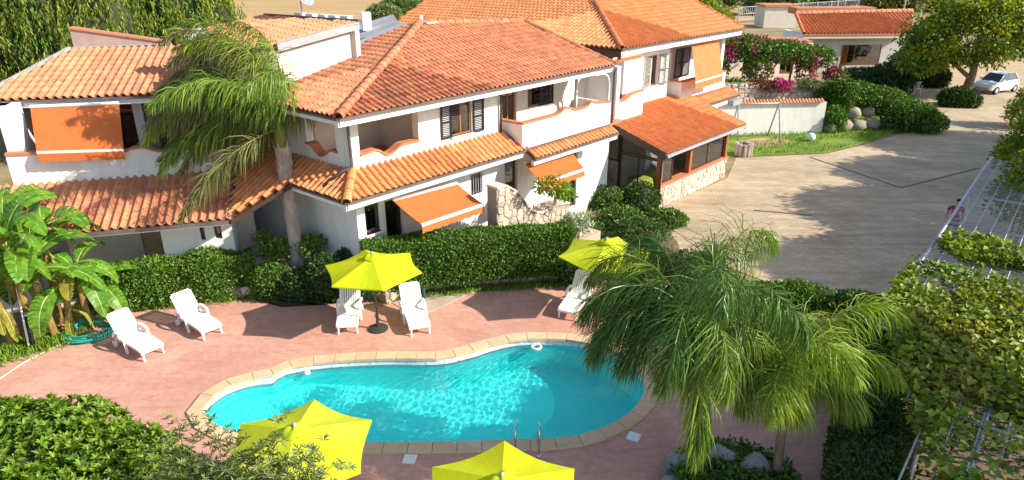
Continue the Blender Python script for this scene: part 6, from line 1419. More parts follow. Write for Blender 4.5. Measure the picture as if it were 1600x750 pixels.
pb = G0(470, 442); zt = float(Wp(443, 228, pb, V3(1, 0, 0))[2])-LVL
def windy(k, f, az, el):
    r = random.Random(k*13+1)
    if k % 10 < 7: az = pi+r.uniform(-1.35, 1.35)
    else: return az, radians(r.uniform(40, 82))
    return az, radians(88-96*f**1.1+r.uniform(-8, 8))
palm('tall windblown palm with a ragged pale trunk in front of the house corner', pb, zt, zt+.75, 34, 3.95, .66, [M_palm, M_palml, M_palmd, M_palmo], (-1.35, -.15, .0), .20, 3, azs=windy, nl=190, old=[M_palmo], droop=1.75, lw=.021, hang=2.0, plume=.95, leafwind=.45, shrink=.1)
pa = G0(1090, 738); tpa = Wp(1066, 505, pa, V3(1, 0, 0)); tpa[2] -= LVL; zt = float(tpa[2])
def mop(k, f, az, el): return az, radians(58-60*f**1.0+random.Random(k).uniform(-10, 10))
palm('near palm with a dense dark green crown hanging over the pool edge', pa, zt-.1, zt+.35, 23, 2.7, .72, [M_palmd, M_palmd, M_palm], (-.34, .1, .0), .10, 5, azs=mop, nl=190, droop=2.0, lw=.0145, top=tpa, hang=2.1, plume=.9, shrink=.5)
frond(bpy.data.objects['palm_tree.001'], V3(tpa[0]-.02, tpa[1]-.14, zt-.05), radians(-84), radians(5), 2.6, [M_palmo, M_palm], 240, .6, 4.5, (0, 0, 0), .020, 991, 2.4, .8); pc_ = G0(1212, 752); tpp = Wp(1232, 590, pc_, V3(1, 0, 0)); tpp[2] -= LVL; zt = float(tpp[2])
palm('right hand near palm with bright green fronds and a slender bare trunk', pc_, zt-.1, zt+.40, 17, 2.1, .62, [M_palml, M_palml, M_palm], (.45, .05, 0), .085, 8, azs=mop, nl=180, droop=1.75, lw=.0145, top=tpp, hang=2.2, plume=.85, shrink=.48, bark=M_trunkd)
# one more palm just outside the left edge, one frond tip shows
# ------------------------------------------------------------------ banana clump
bt = thing('banana_clump', 'clump of banana plants with broad torn leaves at the left edge', 'banana plants', G0(70, 528))
def banana_leaf(parent, base, az, el, L, W, mat, seed, droop=1.0):
    rg = random.Random(seed); d = np.array([cos(az)*cos(el), sin(az)*cos(el), sin(el)]); p = np.array(base, float); N_ = 18; R_ = [p]; T_ = [d]
    for i in range(N_): d = unit(d+V3(0, 0, -1)*droop*(.04+.11*i/N_)); p = p+d*L/N_; R_.append(p); T_.append(d)
    b = MB(); st = 3
    roll = rg.uniform(-.5, .5)
    for sd in (-1, 1):
        prev = None; sag = 0
        for i in range(st, N_):
            f0, f1 = (i-st)/(N_-st), (i+1-st)/(N_-st); w0, w1 = W*sin(pi*min(1, f0*.93+.07))**.55, W*(sin(pi*min(1, f1*.93+.07))**.55 if f1 < 1 else .02)
            if rg.random() < .35: sag = rg.uniform(-.22, .12)
            S0 = unit(np.cross(T_[i], UP)+V3(0, 0, 1e-3)); N0 = np.cross(S0, T_[i]); e = unit(S0*sd*cos(roll)+N0*(.28+sag+roll*sd*.9)); g = rg.choice([0, 0, .10, .2])*L/N_
            a, c_ = R_[i], R_[i+1]; m0, m1 = a+e*w0*.27+T_[i]*.05*L/N_, c_+e*w1*.27-T_[i]*g*.5; o0, o1 = a+e*w0*.5-UP*w0*.10+T_[i]*.3*L/N_, c_+e*w1*.5-UP*w1*.10-T_[i]*g+T_[i]*.3*L/N_
            if sd > 0: b.face([a, m0, m1, c_]); b.face([m0, o0, o1, m1])
            else: b.face([a, c_, m1, m0]); b.face([m0, m1, o1, o0])
    o = b.build('banana_leaf', mat, parent); b = MB(); b.tube(R_[::3]+[R_[-1]], list(np.linspace(.032, .006, len(R_[::3])+1)), 5); b.build('midrib', M_bananarib, o)
rg = random.Random(21)
stems_ = [((22, 545), 2.1), ((58, 534), 2.7), ((88, 530), 2.2), ((112, 522), 1.5), ((10, 520), 2.9), ((140, 508), 1.7), ((45, 515), 3.1), ((-30, 540), 2.6), ((95, 505), 2.7), ((165, 500), 1.1)]
n_l = 0
for i, (pp, h) in enumerate(stems_):
    p = G0(*pp); ln_ = V3(rg.uniform(-.15, .25), rg.uniform(-.15, .15), 0); b = MB(); b.tube(smooth_open([p-UP*.05, p+ln_*.4+UP*h*.5, p+ln_+UP*h], 4), list(np.linspace(.105, .06, 9)), 9); b.build('pseudostem', M_pseudo, bt, True)
    tp = p+ln_+UP*h; k = 8 if h > 2 else 6
    for j in range(k):
        az = j*2.4+i*1.1+rg.uniform(-.3, .3); el = radians(rg.uniform(12, 76)-(14 if j > 5 else 0)); L_ = rg.uniform(1.6, 2.4)*(.8 if h < 2 else 1)
        banana_leaf(bt, tp+UP*rg.uniform(-.3, .12), az, el, L_, rg.uniform(.42, .58), M_bananay if (j == k-1 and i % 2) else M_banana, i*50+j, rg.uniform(1.0, 2.0))
    for j in range(2):
        az = rg.uniform(0, 6.3); banana_leaf(bt, tp-UP*rg.uniform(.5, .9), az, radians(-20), 1.1, .22, M_bananay, i*50+30+j, 3.2)
# ------------------------------------------------------------------ hedges
hb = hedge('clipped_hedge', 'tall clipped green hedge between the pool deck and the house', [G0(578, 478), G0(640, 470), G0(730, 460), G0(820, 452), G0(893, 446)], .95, .32, 1.78, 36000, .085, M_hedge, mat2=M_hedgeb)
hb2 = hedge('left_hedge', 'loose leafy hedge along the left deck edge behind two loungers', [G0(150, 497), G0(230, 484), G0(300, 476), G0(398, 462)], 1.0, .12, 1.25, 24000, .10, M_hedgeb, mat2=M_citrus, wob=.22)
hedge('dark_hedge', 'dark shaded hedge along the right edge of the pool deck', [V3(6.35, 7.0, 0), V3(6.3, 10.5, 0), G0(1312, 640), G0(1318, 575)], 1.0, .05, 1.35, 16000, .10, M_darkleaf, wob=.15) if False else None
def revhedge(): pass
ph = [G0(1316, 560), G0(1308, 640), G0(1305, 750), G0(1300, 860)]
hedge('dark_hedge', 'dark shaded hedge along the right edge of the pool deck', [p-V3(0, 0, 0) for p in ph][::-1] if False else ph, -1.0, .05, 1.45, 15000, .10, M_darkleaf, wob=.12) if False else None
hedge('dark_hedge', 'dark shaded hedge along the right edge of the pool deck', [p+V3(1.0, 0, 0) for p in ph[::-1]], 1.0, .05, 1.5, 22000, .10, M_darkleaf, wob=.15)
hedge('rear_hedge', 'dark hedge behind the near palms bordering the paved courtyard', [G0(1150, 496), G0(1230, 494), G0(1300, 500), G0(1385, 520)], .8, .05, .75, 12000, .10, M_hedge, wob=.15)
# foliage at the foot of the palm and along the hedges
shrub('citrus_bush', 'bright green citrus bush wrapped round the palm trunk', 'shrub', [(G0(450, 440)+V3(-.15, -.2, 1.15), (.55, .4, .35)), (G0(490, 440)+V3(.05, -.1, 1.25), (.5, .4, .3)), (G0(425, 440)+V3(-.1, 0, 1.4), (.3, .3, .3))], 1500, .12, M_citrus, G0(465, 446), core=False, lo=.3)
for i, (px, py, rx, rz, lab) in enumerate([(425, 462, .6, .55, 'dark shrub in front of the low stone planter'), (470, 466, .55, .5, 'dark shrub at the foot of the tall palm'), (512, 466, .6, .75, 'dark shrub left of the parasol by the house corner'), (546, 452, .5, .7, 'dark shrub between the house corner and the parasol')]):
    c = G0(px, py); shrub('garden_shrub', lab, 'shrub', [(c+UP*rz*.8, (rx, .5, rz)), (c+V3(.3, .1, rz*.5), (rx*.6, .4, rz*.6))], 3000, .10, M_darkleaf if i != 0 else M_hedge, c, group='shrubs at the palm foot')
# foreground shrub bottom left: whorls of glossy leaves
def whorls(name, parent, C_, O, m, Ln, wd, mat, qm=1.0):
    k = len(C_); P = np.repeat(C_, m, 0); A = nrm(O); t1 = nrm(np.cross(A, rdirs(k))); t2 = np.cross(A, t1); a = np.tile(np.arange(m)*2*pi/m, k)+np.repeat(RNG.uniform(0, 6, k), m)
    R_ = np.repeat(t1, m, 0)*np.cos(a)[:, None]+np.repeat(t2, m, 0)*np.sin(a)[:, None]; AA = np.repeat(A, m, 0); q = RNG.uniform(.1, qm, (k*m, 1)); D = nrm(R_+AA*q+rdirs(k*m)*.25); Nn = nrm(AA-R_*.4); L = Ln*RNG.uniform(.75, 1.2, k*m); return leaves(name, P, D, Nn, L, L*wd, mat, parent)
fb = thing('foreground_bush', 'glossy leafed bush filling the bottom left corner of the view', 'bush', V3(-7.6, 9.3, 0))
lump = [(V3(-8.6, 10.0, .7), (1.5, 1.2, 1.0)), (V3(-7.2, 9.5, .5), (1.3, 1.1, .95)), (V3(-6.0, 8.9, .35), (1.1, 1.0, .85)), (V3(-9.8, 10.3, .6), (1.1, 1.0, .95)), (V3(-7.6, 8.3, .55), (1.5, 1.0, 1.0)), (V3(-5.1, 8.4, .2), (.8, .8, .75))]
P, O = shell_points(lump, 5200, .8, 1.1, 0.0)
P = P+O*(noise3(P, 2.5, 4)*.10)[:, None]; O = nrm(O*.8+rdirs(len(P))*.5+np.array([0, 0, .5]))
sel = noise3(P, 1.2, 9) > .22; whorls('foliage', fb, P[~sel], O[~sel], 9, .14, .42, M_bush, 1.5); whorls('young_foliage', fb, P[sel], O[sel], 9, .14, .42, M_citrus, 1.5)
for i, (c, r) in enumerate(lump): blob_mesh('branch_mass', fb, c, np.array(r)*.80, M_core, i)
ol = thing('twiggy_shrub', 'grey green twiggy shrub rising in front of the near lime parasol', 'shrub', V3(-4.4, 8.2, 0)); rgt = random.Random(5)
tips = [(320, 655, 1.55), (300, 690, 1.4), (345, 690, 1.5), (265, 680, 1.3), (390, 700, 1.7), (420, 690, 1.9), (440, 725, 1.8), (500, 695, 1.95), (480, 735, 1.8), (370, 735, 1.5), (290, 735, 1.3), (335, 745, 1.5), (400, 745, 1.7), (455, 755, 1.7), (250, 720, 1.2), (520, 725, 1.9), (430, 665, 2.0), (360, 670, 1.6), (235, 745, 1.2), (275, 650, 1.3), (395, 722, 1.6), (415, 738, 1.7), (350, 720, 1.5), (310, 715, 1.4), (470, 712, 1.85), (445, 748, 1.7), (385, 760, 1.5), (325, 770, 1.4)]
PP = []; DD = []
for px, py, z in tips:
    e = G(px, py, z+1.0); root = V3(-3.9+rgt.uniform(-.8, .5), 6.9+rgt.uniform(-.4, .4), 0); mid = (root+e)/2+V3(rgt.uniform(-.2, .2), rgt.uniform(-.2, .2), .25); C_ = smooth_open([root, mid, e], 8); b = MB(); b.tube(C_, list(np.linspace(.02, .004, len(C_))), 5); b.build('branch', M_barkd, ol)
    for j in range(7, len(C_)):
        for s_ in range(4): PP.append(C_[j]+np.array([rgt.gauss(0, .10), rgt.gauss(0, .10), rgt.gauss(0, .08)])); DD.append(unit(C_[j]-C_[j-1])+np.array([rgt.gauss(0, .5), rgt.gauss(0, .5), .3]))
whorls('foliage', ol, np.array(PP), np.array(DD), 9, .12, .2, M_olive)
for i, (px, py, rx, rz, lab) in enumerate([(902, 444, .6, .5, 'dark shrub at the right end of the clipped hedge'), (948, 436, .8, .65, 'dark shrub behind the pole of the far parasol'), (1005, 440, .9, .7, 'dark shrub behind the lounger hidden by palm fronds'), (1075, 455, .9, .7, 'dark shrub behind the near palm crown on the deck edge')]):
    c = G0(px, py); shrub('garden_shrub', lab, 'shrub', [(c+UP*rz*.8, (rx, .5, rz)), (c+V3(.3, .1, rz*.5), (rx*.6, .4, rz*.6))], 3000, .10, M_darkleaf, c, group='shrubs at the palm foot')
# ground cover in the rock planter
c = np.array(pl_.location)-V3(0, 0, LVL) if False else (G0(1100, 742)+G0(1180, 748))/2+V3(0, -.1, 0)
n = 2600; a = RNG.uniform(0, 2*pi, n); r_ = np.sqrt(RNG.uniform(0, 1, n)); P = np.stack([c[0]+1.15*r_*np.cos(a), c[1]+.85*r_*np.sin(a), c[2]+.15+.18*RNG.random(n)], 1)
gco = leaves('ground_cover', P, nrm(rdirs(n)+np.array([0, 0, .6])), nrm(rdirs(n)*.5+np.array([0, 0, 1])), .11*RNG.uniform(.6, 1.3, n), .06, M_hedge, None); gco['kind'] = 'stuff'
for i, (px, py, r) in enumerate([(1125, 727, .30), (1178, 742, .33), (1060, 735, .25)]): blob_mesh('rock', None, G0(px, py)+UP*.2, (r, r*.8, r*.7), M_rock, i+3, 12, 8); tag(bpy.data.objects['rock' if False else bpy.context.scene.collection.objects[-1].name], ['smooth grey boulder left of the largest one in the planter', 'large grey boulder at the right of the rock planter', 'grey boulder at the left rim of the rock planter'][i], 'rock', 'boulders in the rock planter')
# grass tufts at the hedge feet
def grass(name, pts_px, n, h, mat, spread=.25, lvl=True):
    P = []
    for k in range(n):
        i = RNG.integers(len(pts_px)-1); f = RNG.random(); a, q = pts_px[i], pts_px[i+1]; p = G0(a[0]+(q[0]-a[0])*f, a[1]+(q[1]-a[1])*f); P.append(p+np.array([RNG.normal(0, spread), RNG.normal(0, spread), 0]))
    P = np.array(P); D = nrm(rdirs(n)*.5+np.array([0, 0, 1])); L = h*RNG.uniform(.5, 1.3, n); o = leaves(name, P, D, rdirs(n), L, L*.16, mat, None); o['kind'] = 'stuff'
grass('weeds', [(150, 488), (230, 479), (300, 472), (398, 462)], 2200, .18, M_grass, .16); grass('weeds', [(590, 470), (660, 461), (740, 453), (880, 446)], 2000, .15, M_grass, .15); grass('weeds', [(-10, 560), (40, 545), (110, 528)], 1500, .22, M_grass, .25)
deck_end()
# ------------------------------------------------------------------ planting by the house and the sunroom
for i, (px, py, rx, rz, mt, lab) in enumerate([(945, 332, .75, .66, M_hedge, 'round green bush left of the sunroom corner'), (1000, 330, .8, .7, M_darkleaf, 'darker bush in front of the sunroom corner'), (968, 352, .9, .4, M_hedge, 'low bush before the two round ones by the sunroom'), (905, 372, 1.0, .4, M_darkleaf, 'low dark plants right of the clipped hedge end'), (1040, 352, .8, .35, M_hedge, 'low bush at the paved courtyard edge by the sunroom'), (1000, 375, 1.1, .45, M_darkleaf, 'dark ground shrub behind the near palm crown')]):
    c = G0(px, py); shrub('garden_shrub', lab, 'shrub', [(c+UP*rz*.75, (rx, rx*.8, rz)), (c+V3(.4, .2, rz*.5), (rx*.6, rx*.6, rz*.7)), (c+V3(-.4, -.1, rz*.45), (rx*.6, rx*.6, rz*.6))], 3600, .12, mt, c, group='shrubs by the sunroom', mat2=M_hedgeb, share2=.3, core=i < 4, lo=.5)
c = G0(921, 350); tf_ = thing('variegated_tuft', 'pale variegated tuft of leaves on the bed by the sunroom path', 'plant', c); n = 500; leaves('foliage', c+np.stack([RNG.normal(0, .28, n), RNG.normal(0, .2, n), RNG.uniform(.05, .4, n)], 1), nrm(rdirs(n)*.6+np.array([0, 0, .9])), rdirs(n), .22*RNG.uniform(.6, 1.2, n), .035, pm('cream_green_leaves', (.40, .40, .20), (.5, .44, .26), 6, .6, island=.3, trans=.2), tf_)
c = Lc(7.2, -2.4, .65); shrub('lily_pot', 'pale green leafy potted plant behind the stone terrace wall', 'plant', [(c+UP*.75, (.5, .4, .35))], 700, .15, pm('pale_leaves', (.28, .38, .16), (.5, .52, .4), 5, .5, island=.3, trans=.2), c, core=False, lo=.3)
c = Lc(6.9, -1.2, .65); shrub('red_plant', 'dark red leafed plant by the house door behind the stone wall', 'plant', [(c+UP*.9, (.5, .35, .3))], 600, .14, M_red, c, core=False, lo=.3)
c = S4(846, 322, -2.6)*V3(1, 1, 0)+UP*.65; ot = thing('small_tree', 'small leaning tree with orange and green leaves before the second awning', 'tree', c)
tip = S4(868, 298, -2.6); b = MB(); b.tube(smooth_open([c, (c+tip)/2+V3(.05, 0, 0), tip], 5), list(np.linspace(.04, .02, 11)), 6); b.build('trunk', M_bark, ot)
clump_leaves('crown', ot, np.array([S4(x, y, -2.6+d_) for x, y, d_ in [(855, 290, 0), (870, 286, .2), (872, 300, -.1), (862, 294, .2), (845, 290, 0), (888, 304, .1), (880, 294, 0)]]), .26, 70, .16, .45, M_citrus)
clump_leaves('orange_leaves', ot, np.array([S4(x, y, -2.7) for x, y in [(862, 284), (850, 288), (868, 280)]]), .2, 60, .15, .45, M_orangefl)
# ------------------------------------------------------------------ trees behind the wing
for i, (x, y, zc, rx, rz, mt, lab) in enumerate([(-29.5, 33, 5.5, 4.2, 5, [M_darkleaf, M_hedge, M_weep], 'dark weeping tree at the top left corner'), (-23.5, 37, 5.8, 4.6, 5.4, [M_weep, M_weep, M_weep, M_hedge], 'bright weeping tree with hanging strands behind the wing roof'), (-18.6, 40, 5.4, 3.8, 5.0, [M_weep, M_hedgeb, M_weep], 'broad weeping tree behind the palm crown, nearest the field'), (-36, 40, 6, 5, 5.5, [M_darkleaf], 'dark tree mass at the far left edge')]):
    bs = V3(x, y, 0); lm = [(V3(x, y, zc+2.0), (rx*.8, rx*.7, rz*.6)), (V3(x-rx*.5, y-.8, zc), (rx*.6, rx*.55, rz*.6)), (V3(x+rx*.5, y-.6, zc+.2), (rx*.6, rx*.55, rz*.6)), (V3(x, y-1.6, zc-.6), (rx*.7, rx*.5, rz*.55)), (V3(x+rx*.2, y-1.9, zc-2.6), (rx*.7, rx*.45, rz*.45))]
    tree('weeping_tree', lab, bs, 8, lm, 2300, 0, 0, .26, mt[0], .26, .32, 'weeping trees behind the house', 6, mats=mt, weep=True)
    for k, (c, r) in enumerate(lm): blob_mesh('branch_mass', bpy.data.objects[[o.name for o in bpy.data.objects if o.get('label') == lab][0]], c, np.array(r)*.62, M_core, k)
for i, (px, py, rx, rz, mt, lab) in enumerate([(600, 46, 2.6, 2.6, M_olive, 'grey green shrub at the field edge left of the big roof'), (628, 40, 3.4, 3.2, M_hedge, 'green shrub at the field edge touching the big roof'), (648, 32, 3.0, 3.4, M_olive, 'olive shrub partly behind the big roof on the left'), (335, 60, 2.2, 3.6, M_olive, 'thin olive tree at the field edge behind the palm crown')]):
    c = G0(px, py); shrub('field_shrub', lab, 'shrub', [(c+UP*rz*.6, (rx, rx*.8, rz*.7)), (c+V3(rx*.5, -.4, rz*.4), (rx*.6, rx*.5, rz*.5)), (c+V3(-rx*.5, .2, rz*.35), (rx*.6, rx*.5, rz*.45))], 4200, .38, mt, c, group='shrubs at the field edge')
# far scrub right of the big roof
for i, (x, y, r, h, mt) in enumerate([(25, 98, 5, 5, M_olive), (46, 126, 6.5, 5.4, M_hedge), (57, 132, 7.5, 6.2, M_olive), (69, 130, 7.5, 6, M_weep), (82, 134, 8, 6.4, M_olive), (94, 130, 8, 6, M_hedge), (107, 134, 9, 6.6, M_olive), (24, 90, 4.5, 4.2, M_weep), (62, 150, 10, 8, M_olive), (86, 154, 10, 8, M_hedge), (110, 154, 11, 8, M_olive), (38, 140, 9, 7.5, M_hedge)]):
    c = V3(x, y, 0); shrub('scrub_tree', (['grey green scrub tree beyond the fence left of the lodge', 'green scrub tree above the pale lodge roof', 'pale olive scrub tree above the left end of the cottage', 'bright scrub tree above the middle of the cottage', 'olive scrub tree above the right end of the cottage', 'green scrub tree behind the fruit tree crown', 'olive scrub tree at the far right edge', 'bright scrub tree just right of the big roof edge']+['large olive scrub tree of the rear belt above the cottage chimney side','large green scrub tree of the rear belt right of the cottage','rearmost olive scrub tree at the far right','green scrub tree of the rear belt above the big roof end'])[i], 'tree', [(c+UP*h*.55, (r*.6, r*.5, h*.5)), (c+V3(r*.4, -.6, h*.4), (r*.45, r*.4, h*.4)), (c+V3(-r*.45, -.3, h*.4), (r*.45, r*.4, h*.42))], 3000, .55, mt, c, group='scrub trees beyond the fence', stems=2)
# ------------------------------------------------------------------ fruit tree, shady shrubs and mound on the right
tb_ = G0(1510, 152); tree('fruit_tree', 'large yellow green fruit tree standing between the cottage and the parked car', tb_, 5, [(tb_+V3(-.2, 0, 4.6), (3.6, 3.0, 2.2)), (tb_+V3(-2.8, .3, 4.2), (2.6, 2.4, 1.9)), (tb_+V3(2.9, .2, 4.9), (2.8, 2.4, 2.0)), (tb_+V3(0, .4, 6.0), (3.2, 2.6, 1.7)), (tb_+V3(-4.0, -.2, 3.2), (1.7, 1.6, 1.3)), (tb_+V3(4.9, 0, 5.4), (2.4, 2.2, 2.0)), (tb_+V3(7.2, .5, 6.0), (2.2, 2.0, 1.9))], 1250, 24, .62, .30, M_tree, .5, .42, mats=[M_tree, M_tree, M_tree, M_hedgeb])
for i, (px, py, rx, rz, mt, lab) in enumerate([(1345, 140, 2.2, .95, M_darkleaf, 'dark blue green shrub below the cottage window'), (1418, 128, 2.0, 1.6, M_darkleaf, 'dark tall shrub between the cottage and the fruit tree'), (1385, 142, 1.8, 1.2, M_darkleaf, 'low dark shrub behind the plastic chairs'), (1494, 165, 1.2, .7, M_darkleaf, 'small dark bush at the foot of the fruit tree'), (1452, 135, 1.2, 1.1, M_darkleaf, 'dark spiky plant right of the plastic chairs')]):
    c = G0(px, py); shrub('shady_shrub', lab, 'shrub', [(c+UP*rz*.7, (rx, rx*.7, rz)), (c+V3(rx*.5, -.3, rz*.5), (rx*.6, rx*.5, rz*.7)), (c+V3(-rx*.5, -.2, rz*.45), (rx*.6, rx*.5, rz*.65))], 3600, .24, mt, c, group='shady shrubs at the cottage')
M_rockb = pm('earthy_rock', (.34, .29, .22), (.22, .19, .15), 4, .9, .4, 18, island=.2); md = G0(1362, 204); mo = thing('rock_garden', 'mound of leafy bushes over grey boulders at the lawn edge', 'rock garden', md)
lm = [(md+V3(-2.2, 1.3, 1.2), (1.4, 1.1, 1.3)), (md+V3(-.6, 1.7, 1.7), (1.5, 1.1, .9)), (md+V3(.9, 1.5, 1.5), (1.6, 1.1, .8)), (md+V3(2.3, .3, .8), (1.5, 1.1, .9)), (md+V3(3.2, -.2, .5), (1.1, .9, .6)), (md+V3(-2.6, .0, .6), (.8, .8, .8)), (md+V3(-1.8, .8, 2.2), (.9, .8, .7))]
shrub('rock_garden', '', '', lm, 17000, .19, M_hedge, md, parent=mo, mat2=M_hedgeb, share2=.3)
for i, (px, py, r, zz_) in enumerate([(1298, 208, .5, .3), (1320, 206, .55, .3), (1342, 205, .5, .3), (1362, 203, .55, .32), (1382, 201, .45, .28), (1334, 204, .5, 1.0), (1358, 202, .5, 1.0)]): blob_mesh('boulder', mo, G0(px, py)+V3(0, .15+zz_*.35, zz_), (r, r*.7, r*.72), M_rockb, i, 10, 7)
# bougainvillea on its pergola
bg_ = thing('bougainvillea_pergola', 'timber pergola overgrown with pink and red bougainvillea above the white garden wall', 'pergola', V3(16.5, 44.5, 2.2))
for x in (13.2, 15.4, 17.6, 19.9):
    b = MB(); b.tube([V3(x, 43.6, 2.2), V3(x, 43.6, 4.25)], .07, 7); b.build('post', M_wood, bg_); b = MB(); b.box(V3(x-.05, 43.2, 4.25), V3(.1, 0, 0), V3(0, 4, 0), UP*.14); b.build('rafter', M_wood, bg_)
lm = [(V3(13.0, 43.8, 4.3), (1.4, 1.2, .9)), (V3(15.0, 43.9, 4.5), (1.6, 1.3, .75)), (V3(17.2, 43.9, 4.3), (1.6, 1.3, .7)), (V3(19.0, 43.7, 4.0), (1.2, 1.0, .65)), (V3(12.8, 43.2, 3.2), (.7, .6, 1.2)), (V3(15.3, 43.0, 3.3), (.9, .6, .9)), (V3(18.3, 43.0, 3.2), (.6, .5, 1.1)), (V3(20.2, 43.0, 2.9), (.7, .6, .6)), (V3(14.0, 45.2, 4.7), (1.6, 1.2, .6))]
P, O = shell_points(lm, 15000, .55, 1.08); k = len(P); sel = noise3(P, 1.5, 2)+RNG.normal(0, .25, k); D = nrm(O*.6+rdirs(k)*.8); Nn = nrm(rdirs(k)+np.array([0, 0, .5])); L = .20*RNG.uniform(.6, 1.3, k)
for nm_, mk, mt in (('foliage', sel < .12, M_hedge), ('red_foliage', (sel >= .12) & (sel < .36), M_red), ('blossom', sel >= .36, M_pink)): leaves(nm_, P[mk], D[mk], Nn[mk], L[mk], L[mk]*.6, mt, bg_)
for i, (x, y, z, mt, lab) in enumerate([(13.6, 42.1, 2.5, M_hedge, 'green trailing plant on the rubble wall at its left end'), (15.2, 42.0, 2.5, M_red, 'reddish trailing plant on the rubble wall, left of the pink one'), (16.3, 41.9, 2.55, M_pink, 'bright pink flowers on the rubble wall above the swing'), (18.2, 42.1, 2.5, M_olive, 'grey green trailing plant on the rubble wall right of the pink flowers'), (19.7, 42.0, 2.4, M_hedgeb, 'yellow green bush at the right end of the rubble wall')]):
    c = V3(x, y, z-.3); shrub('wall_plant', lab, 'plant', [(c+UP*.35, (.7 if mt is not M_pink else .35, .4, .35)), (c+V3(.5, 0, .3), (.4, .3, .3))], 900, .16, mt, c, core=False, lo=.3, group='plants on the rubble wall', stems=1)
c = G0(1500, 95, 2.0)
# ------------------------------------------------------------------ vines on the trellis, shade trees beyond the right edge
sheet('vineyard_soil', [Q(-13, 1.2)[:2].tolist(), Q(-5, -.2)[:2].tolist(), Q(.5, .2)[:2].tolist(), Q(2.5, 5.2)[:2].tolist(), Q(-13, 5.5)[:2].tolist()][::-1], M_soil, -.008)
n = 9000; A_ = RNG.uniform(-12, 1.5, n); B_v = RNG.uniform(.2, 5.2, n); Pq = np.array(TA)+A_[:, None]*du+B_v[:, None]*dr_; Pq[:, 2] = RNG.uniform(0, .3, n); mk = (noise3(Pq*np.array([1, 1, 0]), .8, 4) > -.3) & (B_v > .38*(-4.6-A_)); Pq = Pq[mk]; k = len(Pq); L = .2*RNG.uniform(.5, 1.3, k)
o = leaves('undergrowth', Pq, nrm(rdirs(k)*.8+np.array([0, 0, .5])), rdirs(k), L, L*.4, M_darkleaf, None); o['kind'] = 'stuff'
vn = thing('grapevine', 'grapevine with green and yellowing leaves spread over the wire trellis', 'vine', Q(-4, 2, 0))
n = 54000; A_ = RNG.uniform(-11.5, 6.5, n); B_v = RNG.uniform(-.15, 4.9, n); Pq = np.array(TA)+A_[:, None]*du+B_v[:, None]*dr_; Pq[:, 2] = 2.56+RNG.uniform(-.12, .32, n)
dens = noise3(Pq*np.array([1, 1, 0]), .75, 12)*.95+noise3(Pq, 2.0, 6)*.35
thr = np.where(A_ < -1.2, -.58+.10*np.clip(A_+6, 0, 4), .12+.10*(A_+1.2))-np.where((B_v > 3.2) & (A_ > -1), .55, 0); thr = np.where(A_ > 4.5, thr+.3, thr)
gap = ((A_ > -9.3) & (A_ < -7.1) & (B_v > 1.8) & (B_v < 3.5)) | ((A_ > -3.0) & (A_ < -1.5) & (B_v > .0) & (B_v < 1.1)); keep = (dens > thr) & (B_v > .38*(-4.6-A_)+.1*noise3(Pq, 2, 1)) & ~(gap & (RNG.random(n) < .85)); Pq = Pq[keep]; k = len(Pq)
L = .145*RNG.uniform(.6, 1.25, k); leaves('foliage', Pq, nrm(rdirs(k)*np.array([1, 1, .5])), nrm(rdirs(k)*.7+np.array([0, 0, .9])), L, L*.85, M_vine, vn)
for j, (sg, z_) in enumerate([([Q(-1.0, -.38, 1.55), Q(-.9, .5, 1.75), Q(-.7, 1.2, 1.6), Q(-.9, 2.0, 1.5), Q(-.6, 2.8, 1.9)], 0)]):
    C_ = smooth_open(sg, 14); b = MB(); b.tube(C_, .012, 5); b.build('runner', M_barkd, vn); C_ = np.array(C_); m = 9; Pv = np.repeat(C_, m, 0)+RNG.normal(0, .06, (len(C_)*m, 3)); kk = len(Pv); leaves('foliage', Pv, rdirs(kk), nrm(rdirs(kk)+np.array([0, 0, .8])), .12*RNG.uniform(.6, 1.2, kk), .11, M_vine, vn)
for k in range(6): b = MB(); s_ = Q(-7.5+k*1.6, .3+(k % 3)*1.6, 0); b.tube(smooth_open([s_, s_+V3(.1, .05, 1.2), s_+V3(-.05, .1, 2.55)], 5), .035, 6); b.build('trunk', M_barkd, vn, True)
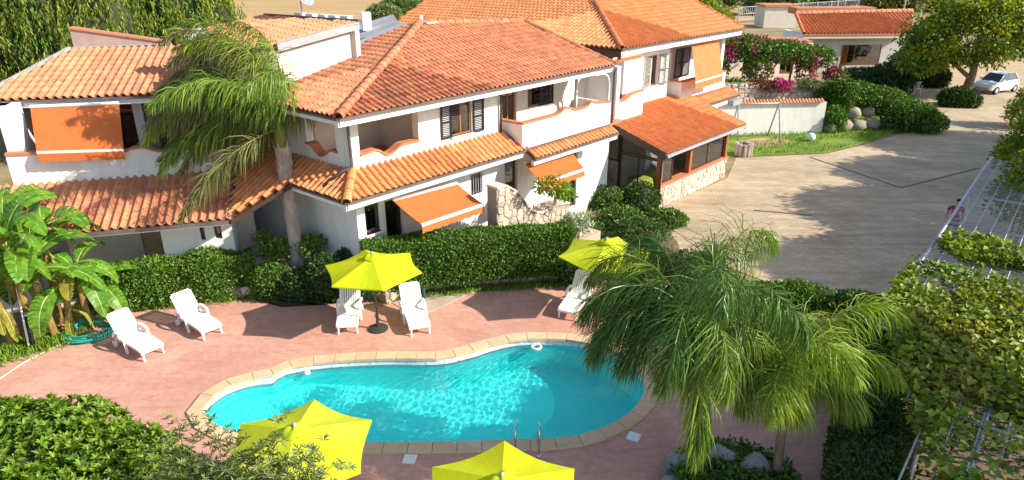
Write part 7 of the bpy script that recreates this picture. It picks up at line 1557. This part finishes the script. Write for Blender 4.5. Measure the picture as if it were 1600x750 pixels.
for i, (bx, by, hh, rr_, lab) in enumerate([(26.5, 24.0, 6.2, 3.6, 'shade tree just beyond the right edge over the courtyard'), (35.0, 35.0, 6.5, 3.6, 'shade tree at the right edge along the drive'), (21.5, 19.0, 5.6, 2.5, 'shade tree by the trellis beyond the right edge'), (17.6, 8.0, 9.9, 2.7, 'tall tree right of the pool beyond the picture'), (31.0, 29.0, 6.6, 3.2, 'shade tree beyond the right edge between two others')]):
    bs = V3(bx, by, 0); tree('shade_tree', lab, bs, hh, [(bs+UP*hh, (rr_ if hh < 9 else 1.0, rr_, 1.9 if hh < 9 else .7)), (bs+V3(-rr_*.5 if hh < 9 else -.3, -.6, hh-(.9 if hh < 9 else 0)), (rr_*.7 if hh < 9 else .8, rr_*.7, 1.5 if hh < 9 else .6)), (bs+V3(rr_*.4 if hh < 9 else .3, .8, hh-(.5 if hh < 9 else 0)), (rr_*.7 if hh < 9 else .8, rr_*.7, 1.5 if hh < 9 else .6))], 1500, 22, .6, .30, M_tree, .5, .25, 'shade trees along the drive')  # the tallest is added, its thin crown shaped to shade the deck alone
for i, (px, py, z, rx, lab) in enumerate([(1590, 235, 1.8, 1.0, 'leafy branch mass hanging in at the right edge above the trellis'), (1600, 300, 2.4, 1.0, 'lower leafy bush at the right edge over the trellis beams'), (1597, 170, 1.2, 1.0, 'small leafy bush at the right edge beside the drive')]):
    c = G0(px+8, py, z); bse = c*V3(1, 1, 0); shrub('edge_bush', lab, 'bush', [(c, (rx, rx, rx*.8)), (c+V3(rx*.6, .3, .6), (rx, rx, rx*.9)), (c+V3(.2, .6, -.6), (rx*.9, rx, rx*.7))], 3200, .20, M_vine, bse, core=False, lo=.35, group='leafy bushes at the right edge')
# lawn blades and field tufts
lw = [G(x, y) for x, y in lawn_px]; xs_, ys_ = [p[0] for p in lw], [p[1] for p in lw]; n = 26000; P = np.stack([RNG.uniform(min(xs_), max(xs_), n), RNG.uniform(min(ys_), max(ys_), n), np.zeros(n)], 1); mk = inside_np(np.array(lw), P[:, 0], P[:, 1]) & (noise3(P, .6, 3) > -.35); P = P[mk]; k = len(P); L = .16*RNG.uniform(.5, 1.4, k)
o = leaves('grass', P, nrm(rdirs(k)*.5+np.array([0, 0, 1])), rdirs(k), L, L*.2, M_grass, None); o['kind'] = 'stuff'
